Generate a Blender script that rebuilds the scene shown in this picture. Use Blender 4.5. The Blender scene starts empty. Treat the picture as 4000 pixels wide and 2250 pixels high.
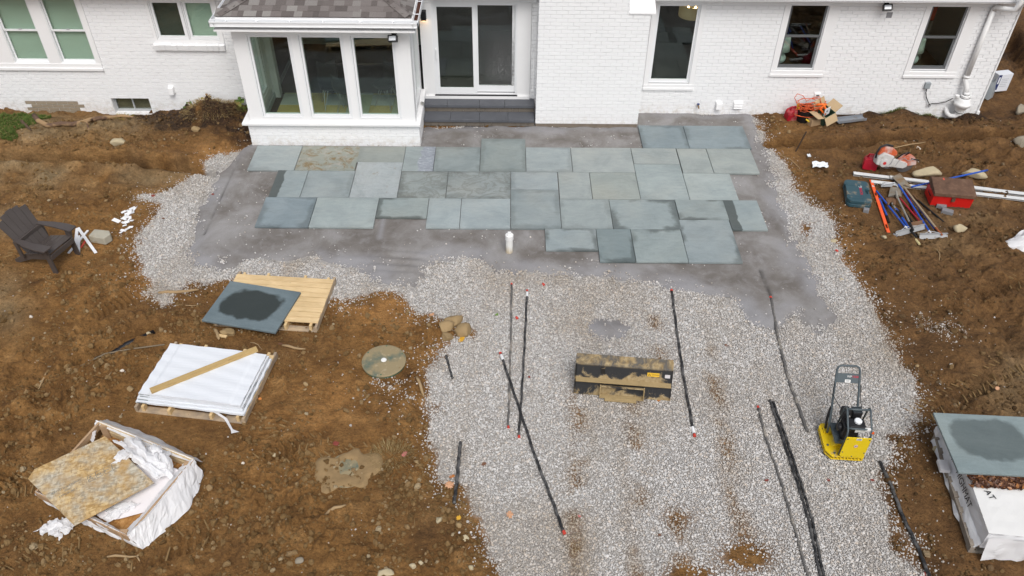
import bpy, math, random
import numpy as np
from mathutils import Matrix, Vector, Euler
C = bpy.context.scene.collection
SC = bpy.context.scene
rnd = random.Random(7)
R = math.radians
# ------------------------------------------------------------------ camera
CAM_H, FPX, PITCH, ROLL, YAW = 8.95, 3223.76, 0.718231, -0.011347, -0.00778059
def _cam_axes():
    cp, sp = math.cos(PITCH), math.sin(PITCH)
    rt, fw, dn = np.array([1., 0, 0]), np.array([0, cp, -sp]), np.array([0, -sp, -cp])
    cr, sr = math.cos(ROLL), math.sin(ROLL)
    rt, dn = cr*rt + sr*dn, -sr*rt + cr*dn
    cy, sy = math.cos(YAW), math.sin(YAW)
    Y = np.array([[cy, -sy, 0], [sy, cy, 0], [0, 0, 1]])
    return Y@rt, Y@dn, Y@fw
RT, DN, FW = _cam_axes()
cam_d = bpy.data.cameras.new('camera'); cam = bpy.data.objects.new('camera', cam_d); C.objects.link(cam)
cam_d.sensor_width = 36; cam_d.lens = 36*FPX/4000; cam_d.clip_start = .1; cam_d.clip_end = 2000
cam.matrix_world = Matrix(((RT[0], -DN[0], -FW[0], 0), (RT[1], -DN[1], -FW[1], 0), (RT[2], -DN[2], -FW[2], CAM_H), (0, 0, 0, 1)))
SC.camera = cam
def g(px, py, z=0.0):                 # survey: a point of the photograph -> the place at height z
    d = RT*((px-2000)/FPX) + DN*((py-1125)/FPX) + FW
    t = (z-CAM_H)/d[2]
    return Vector((d[0]*t, d[1]*t, z))
def d(px, py, z=0.0): return g(px*1.5528, py*1.5528, z)
# ------------------------------------------------------------------ light
W = bpy.data.worlds.new('World'); SC.world = W; W.use_nodes = True
wn, wl = W.node_tree.nodes, W.node_tree.links
sky = wn.new('ShaderNodeTexSky'); sky.sky_type = 'NISHITA'; sky.sun_disc = False
SUN_EL, SUN_AZ = R(55), R(168)        # azimuth from +Y (north), clockwise
sky.sun_elevation = SUN_EL; sky.sun_rotation = SUN_AZ; sky.air_density = 1.0; sky.dust_density = 4.0; sky.ozone_density = 1.0
hs = wn.new('ShaderNodeHueSaturation'); hs.inputs['Saturation'].default_value = .42
wl.new(sky.outputs[0], hs.inputs['Color']); wl.new(hs.outputs[0], wn['Background'].inputs[0])
wn['Background'].inputs[1].default_value = .12
sd = bpy.data.lights.new('sun', 'SUN'); sun = bpy.data.objects.new('sun', sd); C.objects.link(sun)
sd.energy = 1.5; sd.angle = R(32); sd.color = (1, .985, .965)
sun.rotation_euler = Vector((-math.sin(SUN_AZ)*math.cos(SUN_EL), -math.cos(SUN_AZ)*math.cos(SUN_EL), -math.sin(SUN_EL))).to_track_quat('-Z', 'Y').to_euler()
sun.location = (0, 0, 30)
SC.view_settings.view_transform = 'Standard'; SC.view_settings.look = 'None'
SC.view_settings.exposure = 0.20; SC.view_settings.gamma = 1; SC.view_settings.use_curve_mapping = False
# ------------------------------------------------------------------ materials
def S(r, gg, b):
    f = lambda c: (c/255/12.92) if c/255 <= .04045 else ((c/255+.055)/1.055)**2.4
    return (f(r), f(gg), f(b), 1)
def L(*c): return (c[0], c[1], c[2], 1)
class N:                               # small node-graph helper
    def __init__(s, name):
        s.m = bpy.data.materials.new(name); s.m.use_nodes = True
        s.t = s.m.node_tree; s.n = s.t.nodes; s.l = s.t.links
        s.b = s.n['Principled BSDF']; s.out = s.n['Material Output']; s._c = {}
    def new(s, typ, **kw):
        nd = s.n.new(typ)
        for k, v in kw.items(): setattr(nd, k, v)
        return nd
    def put(s, sock, v):
        if isinstance(v, bpy.types.NodeSocket): s.l.new(v, sock)
        elif isinstance(v, (int, float)) and sock.type in ('RGBA', 'VECTOR'): sock.default_value = (v, v, v, 1)[:len(sock.default_value)]
        else: sock.default_value = v
    def coord(s, kind='Object'):
        if kind not in s._c:
            if kind == 'World': s._c[kind] = s.new('ShaderNodeNewGeometry').outputs['Position']
            else: s._c[kind] = s.new('ShaderNodeTexCoord').outputs[kind]
        return s._c[kind]
    def vary(s, vec):                  # shift a vector by the object's own random number
        oi = s.new('ShaderNodeObjectInfo'); m = s.math('MULTIPLY', oi.outputs['Random'], 57.0)
        a = s.new('ShaderNodeVectorMath', operation='ADD'); s.put(a.inputs[0], vec); s.put(a.inputs[1], m); return a.outputs[0]
    def scale(s, vec, sc):
        a = s.new('ShaderNodeVectorMath', operation='MULTIPLY'); s.put(a.inputs[0], vec); a.inputs[1].default_value = sc; return a.outputs[0]
    def noise(s, vec, sc, det=4, rough=.6, dist=0):
        nd = s.new('ShaderNodeTexNoise'); s.put(nd.inputs['Vector'], vec); nd.inputs['Scale'].default_value = sc
        nd.inputs['Detail'].default_value = det; nd.inputs['Roughness'].default_value = rough; nd.inputs['Distortion'].default_value = dist
        return nd.outputs['Fac']
    def vor(s, vec, sc, feature='F1', out='Distance'):
        nd = s.new('ShaderNodeTexVoronoi', feature=feature); s.put(nd.inputs['Vector'], vec); nd.inputs['Scale'].default_value = sc
        return nd.outputs[out]
    def ramp(s, fac, stops, interp='LINEAR'):
        nd = s.new('ShaderNodeValToRGB'); s.put(nd.inputs[0], fac); cr = nd.color_ramp; cr.interpolation = interp
        while len(cr.elements) > 1: cr.elements.remove(cr.elements[-1])
        for i, (p, c) in enumerate(stops):
            e = cr.elements[0] if i == 0 else cr.elements.new(p)
            e.position = p; e.color = c if not isinstance(c, (int, float)) else (c, c, c, 1)
        return nd.outputs[0]
    def mix(s, fac, a, b, mode='MIX'):
        nd = s.new('ShaderNodeMix', data_type='RGBA', blend_type=mode)
        s.put(nd.inputs[0], fac); s.put(nd.inputs[6], a); s.put(nd.inputs[7], b); return nd.outputs[2]
    def math(s, op, a, b=0.0):
        nd = s.new('ShaderNodeMath', operation=op); s.put(nd.inputs[0], a); s.put(nd.inputs[1], b); return nd.outputs[0]
    def attr(s, name, typ='GEOMETRY', out='Fac'):
        nd = s.new('ShaderNodeAttribute'); nd.attribute_name = name; nd.attribute_type = typ; return nd.outputs[out]
    def bump(s, h, strength, dist=.01):
        nd = s.new('ShaderNodeBump'); s.put(nd.inputs['Height'], h); nd.inputs['Strength'].default_value = strength
        nd.inputs['Distance'].default_value = dist
        if s.b.inputs['Normal'].is_linked: s.l.new(s.b.inputs['Normal'].links[0].from_socket, nd.inputs['Normal'])
        s.l.new(nd.outputs[0], s.b.inputs['Normal'])
    def fin(s, col, rough=.6, metal=0.0, spec=.35):
        s.put(s.b.inputs['Base Color'], col); s.put(s.b.inputs['Roughness'], rough)
        s.b.inputs['Metallic'].default_value = metal; s.b.inputs['Specular IOR Level'].default_value = spec
        return s.m
def mat(name, col, rough=.6, var=.12, vs=9, metal=0, spec=.35, bump=.0, bs=60, dirt=None, ds=6, dt=(.5, .62), coord='Object'):
    n = N(name); v = n.vary(n.coord(coord))
    c = n.mix(n.noise(v, vs, 5), tuple(x*(1-var) for x in col[:3])+(1,), tuple(min(1, x*(1+var)) for x in col[:3])+(1,))
    if dirt:
        f = n.ramp(n.noise(v, ds, 8, .68), [(dt[0], 0), (dt[1], 1)])
        c = n.mix(f, c, dirt); rr = n.math('MAXIMUM', n.math('MULTIPLY', f, .85), rough)
    else: rr = rough
    if bump: n.bump(n.noise(v, bs, 6), bump, .01)
    return n.fin(c, rr, metal, spec)
DIRT = S(150, 122, 78); DIRTD = S(105, 78, 48)
# ------------------------------------------------------------------ mesh builder
class MB:
    def __init__(s): s.v, s.f, s.M = [], [], Matrix()
    def add(s, vs, fs):
        o = len(s.v); s.v += [tuple(s.M @ Vector(p)) for p in vs]; s.f += [tuple(o+i for i in q) for q in fs]; return s
    def box(s, x0, x1, y0, y1, z0, z1):
        return s.add([(x0, y0, z0), (x1, y0, z0), (x1, y1, z0), (x0, y1, z0), (x0, y0, z1), (x1, y0, z1), (x1, y1, z1), (x0, y1, z1)],
                     [(0, 3, 2, 1), (4, 5, 6, 7), (0, 1, 5, 4), (1, 2, 6, 5), (2, 3, 7, 6), (3, 0, 4, 7)])
    def beam(s, p0, p1, w, h, up=(0, 0, 1), w1=None):          # bar along p0-p1, w across, h along up
        p0, p1 = Vector(p0), Vector(p1); a = (p1-p0).normalized(); u = Vector(up); r = a.cross(u).normalized(); u = r.cross(a)
        w1 = w if w1 is None else w1; v = []
        for p, ww in ((p0, w), (p1, w1)):
            v += [p-r*ww/2-u*h/2, p+r*ww/2-u*h/2, p+r*ww/2+u*h/2, p-r*ww/2+u*h/2]
        return s.add(v, [(0, 1, 2, 3), (7, 6, 5, 4), (0, 4, 5, 1), (1, 5, 6, 2), (2, 6, 7, 3), (3, 7, 4, 0)])
    def tube(s, pts, r, n=8, closed=False):
        pts = [Vector(p) for p in pts]; m = len(pts); vs = []; ref = None
        rs = r if isinstance(r, (list, tuple)) else [r]*m
        for i, p in enumerate(pts):
            if closed: t = pts[(i+1) % m]-pts[i-1]
            else: t = pts[min(i+1, m-1)]-pts[max(i-1, 0)]
            t.normalize()
            if ref is None: ref = t.orthogonal()
            ref = (ref-t*ref.dot(t)); ref = ref.normalized() if ref.length > 1e-6 else t.orthogonal().normalized()
            b = t.cross(ref)
            vs += [p+(ref*math.cos(2*math.pi*k/n)+b*math.sin(2*math.pi*k/n))*rs[i] for k in range(n)]
        fs = []
        for i in range(m if closed else m-1):
            j = (i+1) % m
            fs += [(i*n+k, i*n+(k+1) % n, j*n+(k+1) % n, j*n+k) for k in range(n)]
        if not closed: fs += [tuple(range(n-1, -1, -1)), tuple((m-1)*n+k for k in range(n))]
        return s.add(vs, fs)
    def lathe(s, prof, n=20, c=(0, 0, 0), axis='Z'):
        vs = []
        for r, z in prof:
            for k in range(n):
                x, y = r*math.cos(2*math.pi*k/n), r*math.sin(2*math.pi*k/n)
                p = {'Z': (x, y, z), 'Y': (x, z, y), 'X': (z, x, y)}[axis]; vs.append(tuple(p[i]+c[i] for i in range(3)))
        m = len(prof); fs = [(i*n+k, i*n+(k+1) % n, (i+1)*n+(k+1) % n, (i+1)*n+k) for i in range(m-1) for k in range(n)]
        fs += [tuple(range(n-1, -1, -1)), tuple((m-1)*n+k for k in range(n))]
        return s.add(vs, fs)
    def prism(s, poly, a, b, plane='XY'):                     # poly extruded from a to b across its plane
        P = {'XY': lambda p, t: (p[0], p[1], t), 'XZ': lambda p, t: (p[0], t, p[1]), 'YZ': lambda p, t: (t, p[0], p[1])}[plane]
        n = len(poly); vs = [P(p, a) for p in poly]+[P(p, b) for p in poly]
        return s.add(vs, [tuple(range(n-1, -1, -1)), tuple(range(n, 2*n))]+[(i, (i+1) % n, n+(i+1) % n, n+i) for i in range(n)])
    def grid(s, nu, nv, fn):
        vs = [fn(i/(nu-1), j/(nv-1)) for j in range(nv) for i in range(nu)]
        return s.add(vs, [(j*nu+i, j*nu+i+1, (j+1)*nu+i+1, (j+1)*nu+i) for j in range(nv-1) for i in range(nu-1)])
    def build(s, name, m, parent=None, smooth=False, bevel=0, label=None, thick=0, sub=0):
        me = bpy.data.meshes.new(name); me.from_pydata(s.v, [], s.f)
        bad = me.validate(); me.update()
        import bmesh
        bm = bmesh.new(); bm.from_mesh(me); bmesh.ops.recalc_face_normals(bm, faces=bm.faces); bm.to_mesh(me); bm.free()
        if m: me.materials.append(m)
        o = bpy.data.objects.new(name, me); C.objects.link(o)
        if parent: o.parent = parent
        if smooth: me.polygons.foreach_set('use_smooth', [True]*len(me.polygons))
        if thick: md = o.modifiers.new('solid', 'SOLIDIFY'); md.thickness = thick; md.offset = 0
        if sub: md = o.modifiers.new('sub', 'SUBSURF'); md.levels = md.render_levels = sub
        if bevel: md = o.modifiers.new('bevel', 'BEVEL'); md.width = bevel; md.segments = 2; md.limit_method = 'ANGLE'
        if label: o['label'] = label
        return o
def tag(o, label, cat, group=None):
    o['label'] = label; o['category'] = cat
    if group: o['group'] = group
    return o
def thing(name, label, cat, loc=(0, 0, 0), rz=0, group=None):
    o = bpy.data.objects.new(name, None); C.objects.link(o); o.empty_display_size = .1
    o.location = loc; o.rotation_euler = (0, 0, rz); return tag(o, label, cat, group)
def copy_tree(o, parent=None):
    c = o.copy(); C.objects.link(c)
    if parent: c.parent = parent
    for ch in list(o.children): copy_tree(ch, c)
    return c
def inst(name, src, parent, loc=None):                         # another object on the same mesh
    o = src.copy(); o.name = name; C.objects.link(o); o.parent = parent
    if loc: o.location = loc
    return o
def text(name, body, size, m, parent, M, label=None, ext=.001):
    cu = bpy.data.curves.new(name, 'FONT'); cu.body = body; cu.size = size; cu.align_x = 'CENTER'; cu.align_y = 'CENTER'; cu.extrude = ext
    o0 = bpy.data.objects.new(name, cu); C.objects.link(o0)
    dg = bpy.context.evaluated_depsgraph_get(); me = bpy.data.meshes.new_from_object(o0.evaluated_get(dg)); bpy.data.objects.remove(o0)
    me.materials.clear(); me.materials.append(m); o = bpy.data.objects.new(name, me); C.objects.link(o)
    if parent: o.parent = parent
    o.matrix_local = M
    if label: o['label'] = label
    return o
def lin(a, b, n): return [a+(b-a)*i/(n-1) for i in range(n)]
# ------------------------------------------------------------------ value noise
_perm = np.random.RandomState(3).rand(512, 512)
def vn(x, y, s, seed=0):
    x = np.asarray(x)/s+seed*17.31; y = np.asarray(y)/s+seed*9.77
    xi, yi = np.floor(x).astype(int), np.floor(y).astype(int); fx, fy = x-xi, y-yi
    fx = fx*fx*(3-2*fx); fy = fy*fy*(3-2*fy)
    h = lambda a, b: _perm[a % 512, b % 512]
    return (h(xi, yi)*(1-fx)+h(xi+1, yi)*fx)*(1-fy)+(h(xi, yi+1)*(1-fx)+h(xi+1, yi+1)*fx)*fy-.5
def fbm(x, y, s, o=4, seed=0, g_=.5):
    r = 0; a = 1
    for i in range(o): r = r+a*vn(x, y, s, seed+i); s *= .5; a *= g_
    return r
def sdf(x, y, poly):                                           # signed distance, negative inside
    P = np.array(poly); x = np.asarray(x, float); y = np.asarray(y, float); dd = np.full(x.shape, 1e9); ins = np.zeros(x.shape, bool)
    for (ax, ay), (bx, by) in zip(P, np.roll(P, -1, 0)):
        ex, ey = bx-ax, by-ay; t = np.clip(((x-ax)*ex+(y-ay)*ey)/(ex*ex+ey*ey+1e-12), 0, 1)
        dd = np.minimum(dd, np.hypot(x-ax-ex*t, y-ay-ey*t))
        c = ((ay > y) != (by > y)) & (x < (bx-ax)*(y-ay)/(by-ay+1e-12)+ax); ins ^= c
    return np.where(ins, -dd, dd)
def seg(x, y, pts):                                            # distance to a polyline
    dd = np.full(np.shape(x), 1e9)
    for (ax, ay), (bx, by) in zip(pts[:-1], pts[1:]):
        ex, ey = bx-ax, by-ay; t = np.clip(((x-ax)*ex+(y-ay)*ey)/(ex*ex+ey*ey+1e-12), 0, 1)
        dd = np.minimum(dd, np.hypot(x-ax-ex*t, y-ay-ey*t))
    return dd
def dp(*pts): return [tuple(d(*p)[:2]) for p in pts]
# ================================================================== TERRAIN
GRAVEL = dp((640,360),(604,370),(572,394),(545,408),(528,428),(492,437),(470,452),(432,468),(395,482),(348,490),(372,505),(392,520),(374,545),(352,575),(346,622),(368,650),(384,690),(386,728),(402,752),(408,768),(416,748),(440,726),(480,710),(560,702),(600,694),(700,715),(830,752),(862,764),(900,742),(960,734),(1004,742),(1032,775),(1052,792),(1100,792),(1150,800),(1190,815),(1188,835),(1160,855),(1130,872),(1090,902),(1076,950),(1062,1000),(1076,1050),(1070,1120),(1086,1160),(1106,1208),(1140,1222),(1186,1268),(1218,1308),(1234,1370),(1264,1410),(1288,1455),(1300,1530),(2370,1530),(2318,1449),(2286,1370),(2258,1300),(2228,1230),(2212,1186),(2232,1166),(2268,1130),(2248,1098),(2300,1050),(2292,965),(2250,880),(2204,790),(2150,710),(2122,640),(2098,590),(2082,530),(2040,505),(2008,478),(1990,430),(1952,380),(1924,360),(1908,325),(1905,300),(1880,284),(1600,280),(1600,320),(1060,320),(1060,360))
DUST = dp((642,362),(612,371),(578,420),(545,470),(515,540),(492,590),(484,630),(500,652),(540,652),(580,668),(620,650),(690,648),(780,645),(860,652),(925,660),(950,690),(1000,706),(1040,712),(1062,690),(1078,650),(1110,638),(1200,642),(1262,664),(1310,672),(1400,676),(1510,690),(1640,690),(1690,712),(1745,716),(1800,735),(1850,744),(1885,775),(1902,802),(1942,815),(1965,790),(2008,785),(2034,812),(2072,818),(2080,795),(2062,750),(2040,715),(2010,680),(2000,640),(1985,590),(1965,540),(1948,500),(1942,440),(1925,400),(1908,365),(1896,320),(1876,288),(1600,280),(1600,320),(1060,320),(1060,360))
SMEAR = [dp((1500,815),(1530,808),(1562,818),(1555,832),(1520,835)), dp((505,520),(540,512),(530,545),(500,548))]
TRENCH_L = dp((-40,404),(60,404),(190,408),(330,408),(420,420),(500,430),(540,434)); TRENCH_R = dp((1915,362),(1985,366),(2060,368),(2140,364),(2230,356),(2330,350),(2440,348),(2600,335))
TRENCH_F = dp((2530,80),(2600,190)); PIT = dp((205,905),(270,888),(320,860),(385,832))
FLAT = []                                                     # (x, y, radius) bedded flat under the things that stand on the soil
TRACKS = [((225,800),(420,715),.42,0.091,.016),((640,1165),(850,1085),.40,0.098,.018),((0,1250),(130,1180),.5,0.091,.02),((20,1449),(230,1330),.45,0.098,.02),((620,1240),(720,1020),.35,0.091,.014),((90,470),(330,478),.3,0.098,.012),((270,500),(420,490),.35,0.085,.014),((150,560),(330,540),.35,0.091,.014),((330,1400),(560,1330),.5,0.104,.016),((2300,470),(2576,505),.4,0.098,.014),((2150,372),(2450,385),.35,0.098,.012),((2330,780),(2576,700),.45,0.104,.012),((2300,1050),(2576,900),.5,0.110,.012),((0,690),(60,620),.5,0.085,.016),((720,1180),(960,1120),.3,0.085,.016)]
TRACKS = [(d(*a)[:2], d(*b)[:2], w, p, h) for a, b, w, p, h in TRACKS]
STREAKS = [dp((1452,985),(1462,1120),(1440,1300),(1452,1449)), dp((1592,1010),(1598,1110),(1606,1270),(1610,1449)), dp((1780,880),(1815,1040),(1842,1200),(1870,1340)), dp((1640,760),(1660,900)), dp((1700,1300),(1720,1449))]
HOLES = [(1710,1300,40,30,.55),(1880,1395,75,45,1),(1740,1440,70,28,1),(2030,575,14,20,1),(1150,1230,26,22,1),(1090,1020,22,16,.6),(1530,905,30,10,.2)]
def sms(a, b, x): t = np.clip((x-a)/(b-a), 0, 1); return t*t*(3-2*t)
def d_grav(x, y): return sdf(x, y, GRAVEL)+fbm(x, y, .5, 4, 31)*.30
def d_dust(x, y):
    q = sdf(x, y, DUST)
    for p in SMEAR: q = np.minimum(q, sdf(x, y, p))
    return q+fbm(x, y, .45, 4, 37)*.20
def ground_z(x, y, dg=None):
    x = np.asarray(x, float); y = np.asarray(y, float)
    dg = d_grav(x, y) if dg is None else dg
    out = sms(-.02, .35, dg)
    z = fbm(x, y, 2.6, 3, 1)*.08+fbm(x, y, .55, 3, 5)*.085+(fbm(x, y, .17, 3, 9)*.085-np.abs(fbm(x, y, .34, 4, 13))*.10+.02)*np.clip(.55+fbm(x, y, 1.7, 2, 63)*2.2, .18, 1.15)
    lump = np.clip(fbm(x, y, .10, 2, 15)+.02, 0, 1)*np.clip(fbm(x, y, 1.1, 2, 19)*2.0+.35, 0, 1)*.17; z = z+lump
    for a, b, w, p, h in TRACKS:
        ax = np.array(b)-np.array(a); ln = np.hypot(*ax); ax = ax/ln; u = (x-a[0])*ax[0]+(y-a[1])*ax[1]; v = -(x-a[0])*ax[1]+(y-a[1])*ax[0]
        v = v+fbm(x, y, 1.2, 2, 41)*.2
        m = sms(0, .15, u)*sms(0, .15, ln-u)*sms(0, .06, w/2-np.abs(v))*np.clip(.65+fbm(x, y, .35, 2, 43)*2.4, 0, 1)
        z = z*(1-.7*m)-m*.02+m*h*2.4*np.sign(np.sin(2*math.pi*(u+.25*np.abs(v))/p))*np.abs(np.sin(2*math.pi*(u+.25*np.abs(v))/p))**.5
    z = z*out-.035*(1-out)+(1-out)*fbm(x, y, .8, 3, 23)*.02
    for pts, dep, wd in ((TRENCH_L, .42, .085), (TRENCH_R, .36, .075), (TRENCH_F, .35, .3), (PIT, .15, .12)):
        q = seg(x+fbm(x, y, .4, 3, 51)*.10, y+fbm(x, y, .25, 3, 53)*.07, pts); k = np.clip(1+fbm(x, y, .7, 2, 57)*1.1, .25, 1.4)
        z = z-dep*k*np.exp(-(q/wd)**4)+.05*np.exp(-((q-wd*2.6)/(wd*1.3))**2)*out*k
    tl = np.array(TRENCH_L); yt = np.interp(x, tl[:, 0], tl[:, 1])+fbm(x, x*0, .4, 3, 65)*.06; s_ = y-yt
    z = z+(.17*sms(-.02, .10, s_)*sms(2.1, .5, s_)+.05*np.exp(-((s_+.22)/.16)**2))*sms(tl[-1, 0]+.35, tl[-1, 0]-.5, x)
    tr_ = np.array(TRENCH_R); yt = np.interp(x, tr_[:, 0], tr_[:, 1])+fbm(x, x*0, .4, 3, 67)*.06; s_ = y-yt; z = z+.10*sms(-.02, .12, s_)*sms(1.3, .4, s_)*sms(tr_[0, 0]-.1, tr_[0, 0]+.6, x)
    mx, my = d(545, 285)[:2]; z = z+.30*np.exp(-((x-mx)/.55)**2-((y-15.75)/.38)**2)+.07*np.exp(-((x-mx-.3)/1.4)**2-((y-15.4)/.7)**2)
    nearwall = sms(15.4, 16.0, y)*sms(-6.6, -8.2, x); z = z-.10*nearwall
    z = z+.10*sms(15.4, 16.0, y)*sms(5.0, 6.5, x)*sms(9.4, 8.6, x)*np.clip(fbm(x, y, .4, 2, 61)*2+.4, 0, 1)
    for fx, fy, fr in FLAT:
        q = np.hypot(x-fx, y-fy); m = sms(fr*1.25, fr*.85, q); z = z*(1-m)
    house = ((x > -11.7) & (x < 10.05) & (y > 16.2)) | ((x > -5.1) & (x < -1.9) & (y > 14.75)) | ((x > -1.9) & (x < 2.6) & (y > 15.6))
    return np.where(house, -.45, z)
def gz(x, y): return float(ground_z(np.array([x]), np.array([y]))[0])
def on(px, py, dz=0): p = d(px, py); return Vector((p.x, p.y, gz(p.x, p.y)+dz))
def grid_mesh(name, X, Y, Z, attrs, m, keep=None):
    nv, nu = X.shape; idx = np.arange(nu*nv).reshape(nv, nu)
    F = np.stack([idx[:-1, :-1], idx[:-1, 1:], idx[1:, 1:], idx[1:, :-1]], -1).reshape(-1, 4)
    V = np.stack([X, Y, Z], -1).reshape(-1, 3)
    if keep is not None:
        k = keep.reshape(-1); F = F[k[F].any(1)]; used = np.zeros(len(V), bool); used[F] = True
        mp = np.cumsum(used)-1; F = mp[F]; V = V[used]; attrs = {a: v.reshape(-1)[used] for a, v in attrs.items()}
    me = bpy.data.meshes.new(name); me.vertices.add(len(V)); me.vertices.foreach_set('co', V.astype(np.float32).ravel())
    me.loops.add(F.size); me.loops.foreach_set('vertex_index', F.astype(np.int32).ravel()); me.polygons.add(len(F))
    me.polygons.foreach_set('loop_start', np.arange(0, F.size, 4, dtype=np.int32)); me.polygons.foreach_set('use_smooth', np.ones(len(F), bool))
    me.update(calc_edges=True)
    for a, v in attrs.items():
        at = me.attributes.new(a, 'FLOAT', 'POINT'); at.data.foreach_set('value', v.astype(np.float32).ravel())
    me.materials.append(m); o = bpy.data.objects.new(name, me); C.objects.link(o); return o
def to_d(x, y):                                                # map position -> survey picture units
    cx = x*RT[0]+y*RT[1]-CAM_H*RT[2]; cy = x*DN[0]+y*DN[1]-CAM_H*DN[2]; cz = x*FW[0]+y*FW[1]-CAM_H*FW[2]
    return (2000+FPX*cx/cz)/1.5528, (1125+FPX*cy/cz)/1.5528
def blobs(x, y, lst):
    X, Y = to_d(x, y); r = np.zeros(np.shape(x))
    for bx, by, rx, ry, v in lst: r = np.maximum(r, v*np.exp(-((X-bx)/rx)**2-((Y-by)/ry)**2))
    return r
def make_ground():
    n = N('soil'); w = n.coord('World'); big = n.noise(w, .55, 5, .6); mid = n.noise(w, 2.6, 7, .66); fine = n.noise(w, 19, 7, .72); vf = n.noise(w, 75, 4, .7)
    streak = n.noise(n.scale(w, (1, 2.6, 1)), 5.5, 6, .7, 1.2)
    c = n.ramp(mid, [(.30, L(.060, .031, .011)), (.46, L(.125, .068, .024)), (.58, L(.180, .104, .040)), (.72, L(.265, .170, .078))])
    c = n.mix(n.ramp(big, [(.40, 0), (.62, .75)]), c, n.ramp(streak, [(.3, L(.080, .040, .014)), (.60, L(.19, .112, .043)), (.76, L(.30, .20, .10))]))
    c = n.mix(n.attr('dark'), c, n.mix(.30, n.ramp(mid, [(.3, L(.044, .026, .014)), (.7, L(.118, .068, .032))]), c, 'MIX'))
    c = n.mix(n.attr('humus'), c, n.ramp(fine, [(.32, L(.010, .006, .004)), (.55, L(.034, .020, .012)), (.75, L(.075, .050, .030))]))
    c = n.mix(n.attr('grey'), c, n.ramp(mid, [(.3, L(.10, .075, .042)), (.7, L(.235, .19, .125))]))
    c = n.mix(n.attr('clay'), c, n.ramp(mid, [(.3, L(.165, .084, .027)), (.7, L(.28, .165, .068))]))
    c = n.mix(1.0, c, L(1.42, 1.27, 1.06), 'MULTIPLY'); c = n.mix(1.0, c, n.ramp(fine, [(.28, .62), (.5, 1.0), (.72, 1.38)]), 'MULTIPLY')
    c = n.mix(.75, c, n.ramp(vf, [(.3, .68), (.5, 1.0), (.72, 1.3)]), 'MULTIPLY')
    c = n.mix(n.attr('gravel'), c, n.mix(n.ramp(n.noise(w, 3, 4), [(.5, 0), (.75, .6)]), L(.44, .415, .39), L(.33, .28, .21)))
    wet = n.ramp(n.noise(w, .9, 4, .6), [(.52, 0), (.68, 1)])
    n.bump(fine, .8, .05); n.bump(vf, .7, .02); n.bump(n.vor(w, 30), .5, .02)
    m = n.fin(c, n.mix(wet, .85, .62), 0, .25)
    rows = np.concatenate([[-200, -60, -15, -2, 2.5], np.arange(4.1, 6.5, .018), np.arange(6.5, 9, .020), np.arange(9, 12, .024), np.arange(12, 16.4, .027), np.arange(16.45, 23, .09), [24, 28, 40, 90, 320]])
    u = np.concatenate([[-30, -8, -2.5, -1.4, -1.1], np.linspace(-1, 1, 760), [1.1, 1.4, 2.5, 8, 30]])
    hw = np.interp(rows, [-200, 2, 4.1, 23, 320], [8, 6.0, 6.2, 15.2, 15.2]); X = u[None, :]*hw[:, None]; Y = np.repeat(rows[:, None], len(u), 1)
    dg = d_grav(X, Y); Z = ground_z(X, Y, dg)
    far = np.maximum(sms(1.02, 1.5, np.abs(u))[None, :], np.maximum(sms(3.6, 2.4, rows), sms(22.5, 24, rows))[:, None]); Z = Z*(1-far)-.02*far
    at = {'gravel': sms(.05, -.10, dg)*(1-.85*np.clip(np.max([np.exp(-(seg(X, Y, s_)/.14)**2) for s_ in STREAKS], 0)*np.clip(.85+fbm(X, Y, .33, 3, 99)*2.2, 0, 1), 0, 1))*(1-np.clip(blobs(X, Y, HOLES)*1.4, 0, 1)), 'dark': np.clip(sms(1930, 2150, to_d(X, Y)[0])*1.0*(Y > 3)+blobs(X, Y, [(420,770,120,60,.8),(650,1050,260,60,.45),(1100,1350,120,90,.6),(260,1180,120,70,.7),(640,880,150,40,.5),(300,1420,200,60,.4),(30,1380,90,90,.5)])+.9*np.clip(fbm(X, Y, 1.6, 4, 77)-.02, 0, 1), 0, 1),
          'humus': np.clip(blobs(X, Y, [(470,300,180,46,1.2),(620,320,95,48,1.2),(600,360,60,30,1),(330,300,80,18,.8),(2230,285,210,18,.95),(2440,295,120,14,.9),(2540,120,40,60,.8),(1930,300,40,14,.3),(2330,870,60,25,.25),(1400,1440,60,30,.3)])*(1.15+fbm(X, Y, .25, 3, 71)*1.6), 0, 1),
          'grey': np.clip(blobs(X, Y, [(100,330,110,45,.9),(250,330,120,40,.7),(60,445,170,40,.8),(330,440,170,30,.55),(20,560,70,50,.6),(20,760,50,70,.7),(1250,300,1,1,0),(2560,980,90,90,.55),(2400,560,120,80,.35),(1150,1280,140,50,.3),(430,480,80,20,.5)])*(1+fbm(X, Y, .5, 3, 73)*1.5), 0, 1),
          'clay': np.clip(blobs(X, Y, [(960,790,110,60,1),(1150,890,60,60,.8),(560,400,90,30,.8),(330,690,150,60,.6),(360,720,90,40,.7),(800,1020,160,70,.6),(1210,1290,40,60,.7),(2120,660,60,90,.6),(2000,600,60,60,.4),(180,640,150,60,.45),(1960,420,60,40,.5),(700,1200,80,50,.3)])*(1+fbm(X, Y, .45, 3, 75)*1.6), 0, 1)}
    o = grid_mesh('ground', X, Y, Z, at, m); o['kind'] = 'structure'; o['label'] = 'bare brown churned soil of the yard with tyre tread marks'
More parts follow.
